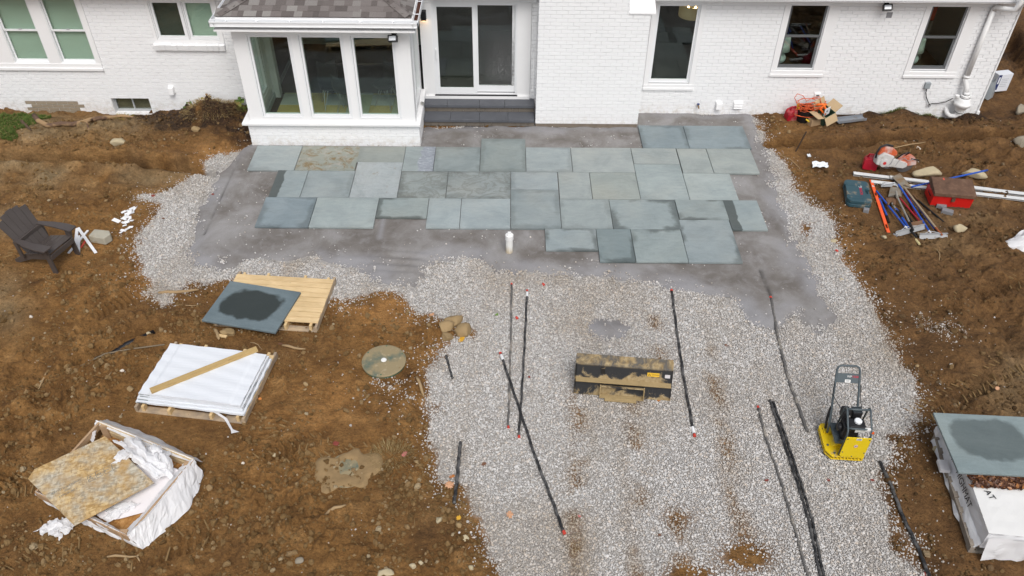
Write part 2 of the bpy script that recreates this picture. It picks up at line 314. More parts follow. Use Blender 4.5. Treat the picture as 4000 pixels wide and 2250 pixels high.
def make_dust():
    n = N('stone_dust'); w = n.coord('World'); a = n.noise(w, 1.1, 6, .62, .4); b = n.noise(w, 4.2, 7, .7, .6); f = n.noise(w, 120, 3, .7)
    c = n.ramp(a, [(.36, L(.142, .128, .116)), (.47, L(.180, .166, .154)), (.57, L(.235, .224, .215)), (.70, L(.295, .286, .283))])
    c = n.mix(n.ramp(b, [(.50, 0), (.68, .6)]), c, L(.275, .266, .264))
    prints = n.ramp(n.vor(n.mix(.08, w, n.noise(w, 3, 3), 'ADD'), 3.6, 'DISTANCE_TO_EDGE'), [(.0, .55), (.22, 0)])
    pm = n.math('MULTIPLY', prints, n.ramp(n.noise(w, .65, 3), [(.50, 0), (.66, .6)]))
    c = n.mix(pm, c, L(.30, .29, .29)); c = n.mix(n.math('MULTIPLY', n.attr('edge'), .8), c, L(.265, .262, .272)); c = n.mix(n.math('MULTIPLY', n.attr('slot'), .75), c, L(.045, .042, .04))  # slot mask paints the grooves' shade into the dust colour
    c = n.mix(.8, c, n.ramp(f, [(.3, .78), (.7, 1.2)]), 'MULTIPLY')
    n.bump(pm, .45, .012); n.bump(f, .22, .004); n.bump(b, .3, .02); m = n.fin(c, .9, 0, .2)
    x = np.arange(-6.6, 6.0, .035); y = np.arange(8.4, 16.2, .035); X, Y = np.meshgrid(x, y); dd = d_dust(X, Y)
    Z = .006+fbm(X, Y, .5, 3, 81)*.012-.04*sms(-.12, .12, dd)
    lx = np.array(dp((600,395),(545,500),(512,590)))
    slot = seg(X, Y, dp((603,391),(513,589))); Z = Z-.03*np.exp(-(slot/.02)**2); sl = np.exp(-(slot/.016)**2)*np.clip(.75+fbm(X, Y, .4, 2, 87)*2, 0, 1); slot = seg(X, Y, dp((1912,678),(1938,742))); Z = Z-.03*np.exp(-(slot/.03)**2); sl = np.maximum(sl, np.exp(-(slot/.03)**2)*(fbm(X, Y, .06, 2)+.8))
    Z = Z+.012*np.exp(-(seg(X, Y, dp((965,550),(955,600)))/.03)**2)
    px, py = d(1010, 660)[:2]; q = np.exp(-((X-px)/.6)**2-((Y-py)/.3)**2); Z = Z+q*.014*np.sin((Y-py)*34+1.6*np.sin((X-px)*2.2))
    o = grid_mesh('stone_dust_bed', X, Y, Z, {'slot': np.clip(sl, 0, 1), 'edge': np.clip(sms(-.35, -.05, dd)*(.6+fbm(X, Y, .5, 3, 85))+.9*np.exp(-(seg(X, Y, dp((965,550),(955,600)))/.05)**2), 0, 1)}, m, dd < .12)
    o['kind'] = 'structure'; o['label'] = 'screeded grey stone dust bed under the patio'
def make_treads():
    rs = np.random.RandomState(31); b = MB()
    for a, e, w, p, h in TRACKS:
        ax = np.array(e)-np.array(a); ln = np.hypot(*ax); ax = ax/ln; nx = np.array((-ax[1], ax[0])); th = math.atan2(ax[1], ax[0])
        for k in range(int(ln/p)):
            for side in (-1, 1):
                c = np.array(a)+ax*(k+.5*(side > 0))*p+nx*side*w*.26
                if rs.rand() > .35+float(fbm(c[:1], c[1:], .5, 2, 43))*2.4: continue
                q = th+math.pi/2+side*.42+rs.normal()*.12; L_ = rs.uniform(.06, w*.42); dx, dy = math.cos(q)*L_/2, math.sin(q)*L_/2; z = gz(c[0], c[1])
                b.beam((c[0]-dx, c[1]-dy, z+.002), (c[0]+dx, c[1]+dy, z+.004), rs.uniform(.016, .028), rs.uniform(.018, .034), (rs.normal()*.2, rs.normal()*.2, 1), rs.uniform(.008, .02))
    o = b.build('tread_marks', mat('pressed_clay', L(.215, .135, .056), .9, .3, 6, bump=.5, bs=40, coord='World'), None, bevel=.004); o['kind'] = 'stuff'; o['label'] = 'rows of pressed clay ridges left by machine tracks'
def scatter(name, P, sz, tint, m, label, seed=0, flat=.72, lump=.55, subdiv=2, kind='stuff'):
    me = bpy.data.meshes.new(name); me.vertices.add(len(P)); me.vertices.foreach_set('co', np.asarray(P, np.float32).ravel())
    for a, v in (('sz', sz), ('tint', tint)): at = me.attributes.new(a, 'FLOAT', 'POINT'); at.data.foreach_set('value', np.asarray(v, np.float32))
    o = bpy.data.objects.new(name, me); C.objects.link(o); o['kind'] = kind; o['label'] = label
    t = bpy.data.node_groups.new(name, 'GeometryNodeTree'); nn, ll = t.nodes, t.links
    t.interface.new_socket('Geometry', in_out='INPUT', socket_type='NodeSocketGeometry'); t.interface.new_socket('Geometry', in_out='OUTPUT', socket_type='NodeSocketGeometry')
    gi, go = nn.new('NodeGroupInput'), nn.new('NodeGroupOutput'); mp = nn.new('GeometryNodeMeshToPoints'); ll.new(gi.outputs[0], mp.inputs['Mesh'])
    jn = nn.new('GeometryNodeJoinGeometry'); rr = random.Random(seed)
    for k in range(5):
        ic = nn.new('GeometryNodeMeshIcoSphere'); ic.inputs['Radius'].default_value = 1; ic.inputs['Subdivisions'].default_value = subdiv
        sp = nn.new('GeometryNodeSetPosition'); ps = nn.new('GeometryNodeInputPosition'); nz = nn.new('ShaderNodeTexNoise'); nz.noise_dimensions = '4D'
        nz.inputs['W'].default_value = rr.random()*50; nz.inputs['Scale'].default_value = .9; nz.inputs['Detail'].default_value = 1
        sb = nn.new('ShaderNodeVectorMath'); sb.operation = 'SUBTRACT'; sb.inputs[1].default_value = (.5, .5, .5); ml = nn.new('ShaderNodeVectorMath'); ml.operation = 'SCALE'; ml.inputs['Scale'].default_value = lump*2.4
        ll.new(ps.outputs[0], nz.inputs['Vector']); ll.new(nz.outputs['Color'], sb.inputs[0]); ll.new(sb.outputs[0], ml.inputs[0]); ll.new(ml.outputs[0], sp.inputs['Offset']); ll.new(ic.outputs[0], sp.inputs['Geometry'])
        tr = nn.new('GeometryNodeTransform'); tr.inputs['Scale'].default_value = (1, rr.uniform(.6, .95), flat); ll.new(sp.outputs[0], tr.inputs['Geometry'])
        sm_ = nn.new('GeometryNodeSetMaterial'); sm_.inputs['Material'].default_value = m; ll.new(tr.outputs[0], sm_.inputs['Geometry'])
        g2 = nn.new('GeometryNodeGeometryToInstance'); ll.new(sm_.outputs[0], g2.inputs[0]); ll.new(g2.outputs[0], jn.inputs[0])
    ip = nn.new('GeometryNodeInstanceOnPoints'); ip.inputs['Pick Instance'].default_value = True; ll.new(mp.outputs[0], ip.inputs['Points']); ll.new(jn.outputs[0], ip.inputs['Instance'])
    rv = nn.new('FunctionNodeRandomValue'); rv.data_type = 'FLOAT_VECTOR'; rv.inputs[0].default_value = (-.6, -.6, 0); rv.inputs[1].default_value = (.6, .6, 6.28); rv.inputs['Seed'].default_value = seed; ll.new(rv.outputs[0], ip.inputs['Rotation'])
    na = nn.new('GeometryNodeInputNamedAttribute'); na.data_type = 'FLOAT'; na.inputs[0].default_value = 'sz'; ll.new(na.outputs[0], ip.inputs['Scale'])
    ri = nn.new('FunctionNodeRandomValue'); ri.data_type = 'INT'; ri.inputs[4].default_value = 0; ri.inputs[5].default_value = 4; ri.inputs['Seed'].default_value = seed+5; ll.new(ri.outputs[2], ip.inputs['Instance Index'])
    ll.new(ip.outputs[0], go.inputs[0]); md = o.modifiers.new('scatter', 'NODES'); md.node_group = t; return o
def pebble_mat(name, stops, bs=0):
    n = N(name); oi = n.new('ShaderNodeObjectInfo'); c = n.ramp(oi.outputs['Random'], stops)
    c = n.mix(n.attr('tint', 'INSTANCER'), c, n.ramp(oi.outputs['Random'], [(0, L(.20, .135, .065)), (1, L(.40, .30, .185))]))
    v = n.coord('Object'); c = n.mix(.6, c, n.ramp(n.noise(v, 2.2, 4), [(.3, .7), (.7, 1.25)]), 'MULTIPLY'); n.bump(n.noise(v, 5, 3), .25, .1); return n.fin(c, .8, 0, .25)
def make_gravel():
    rs = np.random.RandomState(5); P = np.array(GRAVEL); sp = .0185
    x = np.arange(P[:, 0].min()-1, P[:, 0].max()+2.2, sp); y = np.arange(max(P[:, 1].min(), 4.3), P[:, 1].max()+.3, sp); X, Y = np.meshgrid(x, y)
    X = (X+rs.uniform(-.5, .5, X.shape)*sp).ravel(); Y = (Y+rs.uniform(-.5, .5, Y.shape)*sp).ravel()
    k = np.abs(X) < .66*Y+3.2; X, Y = X[k], Y[k]
    dg = d_grav(X, Y); dd = d_dust(X, Y)
    pr = np.where(dg < -.03, 1.0, np.exp(-(dg+.03)/.085)*.75)
    spill = blobs(X, Y, [(2270,780,60,30,.5),(2300,830,110,35,.55),(2240,860,60,30,.4),(960,965,70,40,.35),(1010,930,50,40,.4),(1040,1000,40,40,.25),(2240,1010,40,40,.4),(420,740,40,20,.3),(860,760,60,20,.5)])*np.clip(.6+fbm(X, Y, .3, 3, 91)*2.5, 0, 1)
    pr = np.maximum(pr, spill*(dg > 0))
    pr = pr*np.clip(np.where(dd < -.04, 0.004+.012*(fbm(X, Y, .8, 2, 95) > .22), 0)+sms(-.03, .26, dd+fbm(X, Y, .12, 2, 96)*.22), 0, 1)
    holes = blobs(X, Y, HOLES); pr = pr*(1-np.clip(holes*1.25, 0, 1)*np.clip(.9+fbm(X, Y, .2, 2, 97), 0, 1))
    st = np.zeros(len(X))
    for s_ in STREAKS: st = np.maximum(st, np.exp(-(seg(X, Y, s_)/.14)**2))
    st = st*np.clip(.85+fbm(X, Y, .33, 3, 99)*2.2, 0, 1); pr = pr*(1-.28*st)
    k = rs.rand(len(X)) < pr; X, Y, dg, st, dd = X[k], Y[k], dg[k], st[k], dd[k]
    far = sms(9, 16, Y); sz = np.clip(rs.lognormal(-4.60, .32, len(X)), .005, .024)*(1-.05*far); sz = sz*np.where(dg > .02, .9, 1)
    Z = ground_z(X, Y, dg)+sz*.45+.012*(dg < 0)*rs.rand(len(X))+np.where(dd < 0, .035, 0)
    gd = np.clip(.9*sms(.35, .0, dd), 0, 1); tint = np.clip(st*.62*(.4+.6*rs.rand(len(X)))+rs.rand(len(X))*.22*sms(-.35, .05, dg)+.55*(spillv := blobs(X, Y, [(2300,830,130,60,1)]))*rs.rand(len(X))+.5*np.clip(fbm(X, Y, .9, 3, 93)+.03, 0, 1)+.45*np.clip(fbm(X, Y*.16, .32, 3, 94)-.05, 0, 1)*(Y < 11)+.12*blobs(X, Y, [(1800,1000,300,80,1),(1560,700,400,60,1)]), 0, 1)
    m = pebble_mat('gravel_stone', [(0, L(.34, .32, .30)), (.22, L(.47, .45, .43)), (.5, L(.585, .57, .55)), (.8, L(.68, .665, .65)), (.93, L(.62, .55, .48)), (1, L(.44, .40, .36))])
    scatter('gravel_bed', np.stack([X, Y, Z], 1), sz, tint, m, 'pale grey crushed gravel spread around and below the patio', 1)
def make_clods():
    rs = np.random.RandomState(11); n = 150000; Y = rs.uniform(4.6, 16, n); X = rs.uniform(-1, 1, n)*(.64*Y+3)
    dg = d_grav(X, Y); cl = blobs(X, Y, [(1120,1300,200,130,1),(900,1190,200,60,.9),(1130,1130,70,60,.9),(560,1400,200,60,.8),(120,1420,160,90,.4),(380,1180,60,30,.4),(360,860,80,40,.7),(250,900,150,60,.5),(480,810,60,30,.4),(2350,610,160,60,.6),(2250,600,120,30,.6),(2360,1400,120,90,.6),(1200,1330,60,80,.8),(130,760,90,60,.4),(620,400,110,30,.5),(350,360,200,30,.4),(2350,300,200,20,.6),(2200,330,240,15,.5),(450,300,150,30,.5),(1040,1020,60,60,.5),(300,730,140,30,.5)])
    pr = (.20*np.clip(.6+fbm(X, Y, .5, 3, 103)*3, .1, 2)+cl*np.clip(.5+fbm(X, Y, .4, 3, 101)*3, .02, 1))*(dg > .06)*(Y < 15.9); k = rs.rand(n) < pr; X, Y, dg = X[k], Y[k], dg[k]
    sz = np.clip(rs.lognormal(-4.25, .55, len(X)), .005, .05)
    m = N('soil_clod'); oi = m.new('ShaderNodeObjectInfo'); c = m.ramp(oi.outputs['Random'], [(0, L(.13, .074, .027)), (.4, L(.20, .12, .048)), (.78, L(.26, .165, .072)), (.96, L(.33, .225, .115)), (1, L(.42, .34, .22))])
    c = m.mix(m.attr('tint', 'INSTANCER'), c, m.mix(oi.outputs['Random'], L(.022, .012, .007), L(.09, .05, .026))); m.bump(m.noise(m.coord(), 4, 4), .5, .2); m.fin(c, .9, 0, .2)
    tint = np.clip(sms(1950, 2150, to_d(X, Y)[0])*.7+blobs(X, Y, [(470,300,200,45,1),(2300,290,300,20,1)]), 0, 1)*rs.uniform(.3, 1, len(X))
    scatter('soil_clods', np.stack([X, Y, ground_z(X, Y, dg)+sz*.3], 1), sz, tint, m.m, 'crumbled lumps of brown soil and small stones', 2, .8, .75, 2)
    n = 3800; Y = rs.uniform(4.7, 16, n); X = rs.uniform(-1, 1, n)*(.64*Y+3); dg = d_grav(X, Y); k = (dg > .04) & (Y < 15.9) & (rs.rand(n) < .25+.5*np.exp(-dg/.5)); X, Y, dg = X[k], Y[k], dg[k]
    k = rs.rand(len(X)) < .55; X, Y, dg = X[k], Y[k], dg[k]; sz = rs.uniform(.005, .013, len(X)); scatter('loose_pebbles', np.stack([X, Y, ground_z(X, Y, dg)+sz*.4], 1), sz, rs.uniform(0, .5, len(X)), bpy.data.materials['gravel_stone'], 'stray pale pebbles dotted over the soil', 3)
def blades(name, P, hgt, wid, col, label, spread=.6, seed=1, up=1.0, kind='stuff'):
    rs = np.random.RandomState(seed); n = len(P); P = np.asarray(P); a = rs.uniform(0, 6.28, n); ln = rs.uniform(.5, 1, n)*hgt; tilt = rs.uniform(.15, spread, n); dr = np.stack([np.cos(a), np.sin(a)], 1)
    sd_ = np.stack([-np.sin(a), np.cos(a)], 1)*wid/2; V = np.zeros((n, 5, 3))
    V[:, 0, :2] = P[:, :2]-sd_; V[:, 1, :2] = P[:, :2]+sd_; V[:, 0, 2] = V[:, 1, 2] = P[:, 2]-.005; mid = P[:, :2]+dr*(ln*tilt*.35)[:, None]
    V[:, 2, :2] = mid-sd_*.8; V[:, 3, :2] = mid+sd_*.8; V[:, 2, 2] = V[:, 3, 2] = P[:, 2]+ln*.55*up; V[:, 4, :2] = P[:, :2]+dr*(ln*tilt)[:, None]; V[:, 4, 2] = P[:, 2]+ln*(.9-.5*tilt)*up
    i = np.arange(n)*5; F = [tuple(q) for q in np.concatenate([np.stack([i, i+1, i+3, i+2], 1)]).tolist()]+[tuple(q) for q in np.stack([i+2, i+3, i+4], 1).tolist()]
    me = bpy.data.meshes.new(name); me.from_pydata(V.reshape(-1, 3).tolist(), [], F); at = me.attributes.new('tone', 'FLOAT', 'POINT'); at.data.foreach_set('value', np.repeat(rs.rand(n), 5).astype(np.float32))
    m = N(name+'_blade'); c = m.ramp(m.attr('tone'), col); m.fin(c, .7, 0, .2); me.materials.append(m.m); o = bpy.data.objects.new(name, me); C.objects.link(o)
    o['kind'] = kind; o['label'] = label; return o
def make_grass():
    rs = np.random.RandomState(21); poly = dp((-60,288),(60,286),(150,290),(132,308),(95,322),(62,345),(40,365),(0,385),(-60,390)); q = np.array(poly)
    X = rs.uniform(q[:, 0].min(), q[:, 0].max(), 24000); Y = rs.uniform(q[:, 1].min(), min(16.04, q[:, 1].max()), 24000); k = sdf(X, Y, poly)+fbm(X, Y, .35, 3, 111)*.4 < -.02; X, Y = X[k], Y[k]
    blades('grass_patch', np.stack([X, Y, ground_z(X, Y)], 1), .085, .009, [(0, L(.05, .10, .016)), (.6, L(.10, .16, .03)), (.85, L(.15, .15, .05)), (1, L(.28, .21, .09))], 'short green grass left of the house by the brick patch')
    def tuft(name, px, py, r, n, h, col, label, up=1.0, seed=5, w=.006, spread=1.0):
        rs = np.random.RandomState(seed); p = d(px, py); a = rs.uniform(0, 6.28, n); rr = r*np.sqrt(rs.rand(n)); X = p.x+rr*np.cos(a); Y = np.minimum(p.y+rr*np.sin(a)*.8, 16.03)
        return blades(name, np.stack([X, Y, ground_z(X, Y)], 1), h, w, col, label, spread, seed, up)
    straw = [(0, L(.16, .10, .035)), (.6, L(.30, .215, .095)), (1, L(.42, .33, .17))]; green = [(0, L(.05, .085, .015)), (.7, L(.12, .15, .03)), (1, L(.25, .22, .07))]
    tuft('dry_straw', 535, 300, .55, 900, .22, straw, 'dry straw tangle on the soil mound beside the sunroom', .45, 5)
    tuft('dry_grass', 985, 1150, .28, 700, .12, straw, 'dry yellow grass tuft beside the half-buried green lid', .8, 6, .004)
    tuft('weeds', 1900+330, 274, .25, 200, .10, green, 'small weeds along the wall behind the cardboard boxes', .9, 7)
    tuft('weeds', 2330, 283, .3, 220, .09, green, 'low green weeds below the fan at the right wall', .9, 8)
    tuft('weeds', 300, 292, .3, 260, .08, [(0, L(.2, .2, .02)), (1, L(.42, .36, .04))], 'yellow green weeds below the basement window', .8, 9)
    tuft('weeds', 620, 291, .14, 160, .12, green, 'green weeds in the corner against the sunroom sill', .9, 10)
    for k, (px, py, r, n_) in enumerate([(690,940,.5,160),(870,780,.4,60),(780,1060,.6,120),(330,560,.5,110),(2300,600,.6,80),(140,1000,.6,80),(430,1000,.4,60),(1040,1240,.5,110),(300,640,.5,90)]):
        tuft('straw_litter', px, py, r, n_, .11, straw, ['bits of straw on the soil between the wrapped pallet and round lid','straw bits below the leaning stone slab','scattered straw between the round lid and crate','straw and roots behind the dark chair','straw bits by the tools on the right','straw bits left of the white pallet','straw bits behind the white pallet','straw bits below the half-buried lid','straw bits in front of the dark chair'][k], .12, 30+k, .005, 1.6)
# ================================================================== PATIO
def bluestone(name, special=None):
    n = N(name); oi = n.new('ShaderNodeObjectInfo'); w = n.vary(n.coord('Object')); gen = n.coord('Generated')
    a = n.noise(w, 1.5, 6, .65, .8); b = n.noise(n.scale(w, (1, 3, 1)), 3.2, 7, .7, 1.2); f = n.noise(w, 70, 4, .7); hue = n.noise(w, .9, 3)
    c = n.mix(n.ramp(a, [(.3, 0), (.7, 1)]), L(.225, .257, .260), L(.300, .330, .328)); c = n.mix(n.ramp(hue, [(.50, 0), (.75, .4)]), c, L(.32, .32, .29))
    c = n.mix(.55, c, n.ramp(b, [(.3, .80), (.5, 1.0), (.72, 1.14)]), 'MULTIPLY'); c = n.mix(1, c, oi.outputs['Color'], 'MULTIPLY')
    sx = n.new('ShaderNodeSeparateXYZ'); n.put(sx.inputs[0], gen); mn = lambda p, q: n.math('MINIMUM', p, q)
    ex, ey = mn(sx.outputs[0], n.math('SUBTRACT', 1, sx.outputs[0])), mn(sx.outputs[1], n.math('SUBTRACT', 1, sx.outputs[1]))
    e = n.math('ADD', mn(ex, ey), n.math('MULTIPLY', n.math('SUBTRACT', n.noise(w, 2.6, 5, .6), .5), .34))
    damp = n.math('MULTIPLY', n.ramp(e, [(.0, .8), (.05, .7), (.11, 0)]), oi.outputs['Alpha'])
    damp = n.math('MULTIPLY', damp, n.ramp(n.noise(w, 1.1, 2), [(.45, 0), (.53, 1)]))
    rough = .55
    if special == 'rust': c = n.mix(n.ramp(n.noise(w, 3.4, 8, .7, 1.5), [(.50, 0), (.62, .9)]), c, L(.20, .135, .055)); c = n.mix(n.ramp(n.noise(w, 6.5, 6), [(.52, 0), (.7, .6)]), c, L(.42, .37, .33))
    if special == 'cleft': c = n.mix(n.ramp(n.noise(w, 3.0, 8, .72, 2.2), [(.36, 0), (.72, .7)]), c, L(.42, .45, .47)); c = n.mix(n.ramp(n.noise(w, 5.0, 7, .7, 1.6), [(.6, 0), (.72, .7)]), c, L(.25, .20, .12)); n.bump(n.noise(w, 5, 7, .7, 1.8), .5, .02)
    if special == 'spall':
        k = n.math('ADD', sx.outputs[0], n.math('MULTIPLY', n.math('SUBTRACT', n.noise(w, 4, 5, .6), .5), .55)); k = n.ramp(k, [(.50, 0), (.52, 1)])
        c = n.mix(k, c, n.ramp(n.noise(n.scale(w, (1, 3, 1)), 6, 6, .75, 2), [(.3, L(.17, .18, .20)), (.55, L(.30, .33, .37)), (.75, L(.55, .58, .62))])); n.bump(k, -.5, .01)
    if special == 'wetedge':
        k = n.math('ADD', sx.outputs[0], n.math('MULTIPLY', n.math('SUBTRACT', n.noise(w, 3, 5, .6), .5), .25)); damp = n.ramp(k, [(.26, 1), (.29, 0)])
    if special == 'bands':
        k = n.ramp(n.noise(n.scale(w, (1, 1.3, 1)), 2.2, 4, .6, 1.8), [(.40, 0), (.46, .42), (.49, .42), (.53, 0)]); c = n.mix(k, c, L(.13, .13, .115))
    if special in ('puddle', 'puddle2'):
        u = n.math('SUBTRACT', sx.outputs[0], .49); v = n.math('SUBTRACT', sx.outputs[1], .52 if special == 'puddle' else .58); ww = n.math('MULTIPLY', n.math('SUBTRACT', n.noise(n.coord('Object'), 3.2, 4, .5), .5), .22)
        wet_ = 1
        p4 = lambda q, s_: n.math('POWER', n.math('ABSOLUTE', n.math('MULTIPLY', q, s_)), 3.2)
        rr = n.math('ADD', n.math('ADD', p4(u, 2.45), p4(v, 2.75)), n.math('MULTIPLY', ww, 9)); damp = n.math('MULTIPLY', n.ramp(rr, [(.62, 1), (1.05, 0)]), 1.0 if special == 'puddle' else .72)
    c = n.mix(damp, c, n.mix(.86 if special == 'puddle' else .72, c, L(.022, .026, .022))); rough = n.mix(damp, L(.55, .55, .55), L(.42, .42, .42))
    c = n.mix(.5, c, n.ramp(f, [(.3, .86), (.7, 1.12)]), 'MULTIPLY'); n.bump(f, .12, .003); n.bump(b, .15, .006)
    return n.fin(c, rough, 0, .3)
SLABS = [(621,427,759,366,''),(743,427,906,368,'rust'),(897,406,1020,369,'o'),(1012,431,1094,369,'spall'),(1092,431,1209,370,'g'),(1207,431,1321,349,'g'),(1324,432,1436,373,''),(1440,432,1587,372,'w'),(1594,413,1701,373,'w'),(1716,436,1777,373,'w'),(1796,438,1887,375,'w'),(1617,371,1721,316,'d'),(1731,371,1868,317,'d'),(674,494,771,428,'wetedge'),(760,495,898,428,''),(876,496,1014,408,'cleft'),(999,496,1127,430,'bands'),(1122,498,1285,432,'bands'),(1285,477,1402,432,''),(1407,499,1484,433,'w'),(1489,500,1598,433,'w'),(1612,502,1714,414,'p'),(1734,502,1836,438,'p'),(640,569,792,496,'d'),(782,570,953,497,'p'),(946,547,1080,497,'e'),(1070,572,1160,499,'p'),(1157,572,1284,500,'p'),(1285,574,1407,477,'g'),(1412,575,1534,502,''),(1541,576,1696,504,'e'),(1711,552,1817,505,'e'),(1846,579,1905,506,'wetedge'),(1373,629,1500,577,'e'),(1508,657,1585,577,'dd'),(1601,658,1708,578,'e'),(1737,661,1833,553,'e')]
SLAB_LABEL = {'rust': 'bluestone slab with rusty brown stains', 'spall': 'slab with a pale spalled layer on its right half', 'cleft': 'tall pale cleft-faced slab', 'wetedge': 'slab with a dark wet left edge', 'o': 'short olive-grey slab'}
def make_patio():
    root = bpy.data.objects.new('bluestone_patio', None); C.objects.link(root); root['kind'] = 'structure'; root['label'] = 'dry-laid bluestone paving of large rectangular slabs behind the house'
    ms = {k: bluestone('bluestone_'+(k or 'plain'), k or None) for k in ('', 'rust', 'spall', 'cleft', 'wetedge', 'bands')}
    zt = .052; A = []
    for x0, y0, x1, y1, k in SLABS: a, b = d(x0, y0, zt), d(x1, y1, zt); A.append([a.x, a.y, b.x, b.y])
    for j in (1, 3):                                           # square the rows up
        allv = sorted((r[q], i, q) for i, r in enumerate(A) for q in (1, 3)); grp = [allv[0]]
        for it in allv[1:]+[(1e9, 0, 0)]:
            if it[0]-grp[-1][0] < .035: grp.append(it)
            else:
                m = sum(t[0] for t in grp)/len(grp)
                for _, i, q in grp: A[i][q] = m
                grp = [it]
    for i, r in enumerate(A):
        for t in A:
            if r is not t and abs(r[2]-t[0]) < .14 and min(r[3], t[3])-max(r[1], t[1]) > .05: m = (r[2]+t[0])/2; r[2] = t[0] = m
    tint = {'': (1.06, 1.08, 1.09), 'o': (.93, .91, .83), 'g': (.93, .96, .95), 'w': (1.10, 1.09, 1.04), 'd': (.80, .87, .91), 'dd': (.72, .79, .79), 'p': (1.17, 1.20, 1.20), 'e': (.98, 1.02, 1.02), 'rust': (1.0, .97, .87), 'spall': (1, 1.02, 1.02), 'cleft': (1.15, 1.15, 1.15), 'wetedge': (1.0, 1.05, 1.06), 'bands': (1.0, 1.0, .98)}
    alpha = {'e': 1.0, 'dd': .9, 'd': .6, 'g': .4, '': .35, 'bands': .5}
    for (x0, y0, x1, y1), s_ in zip(A, SLABS):
        k = s_[4]; gp = .009; w, h = x1-x0-gp, y1-y0-gp; b = MB(); b.box(-w/2, w/2, -h/2, h/2, -.038, 0)
        o = b.build('paving_slab', ms.get(k, ms['']), root, bevel=.003); o.location = ((x0+x1)/2, (y0+y1)/2, zt+rnd.uniform(-.003, .003)); o.rotation_euler = (rnd.uniform(-.002, .002), rnd.uniform(-.002, .002), rnd.uniform(-.0012, .0012))
        q = rnd.uniform(.97, 1.03); t = tint[k]; o.color = (t[0]*q, t[1]*q, t[2]*q*rnd.uniform(.98, 1.03), alpha.get(k, .15))
        if k in SLAB_LABEL: o['label'] = SLAB_LABEL[k]+(' at the right end' if k == 'wetedge' and x0 > 3 else '')
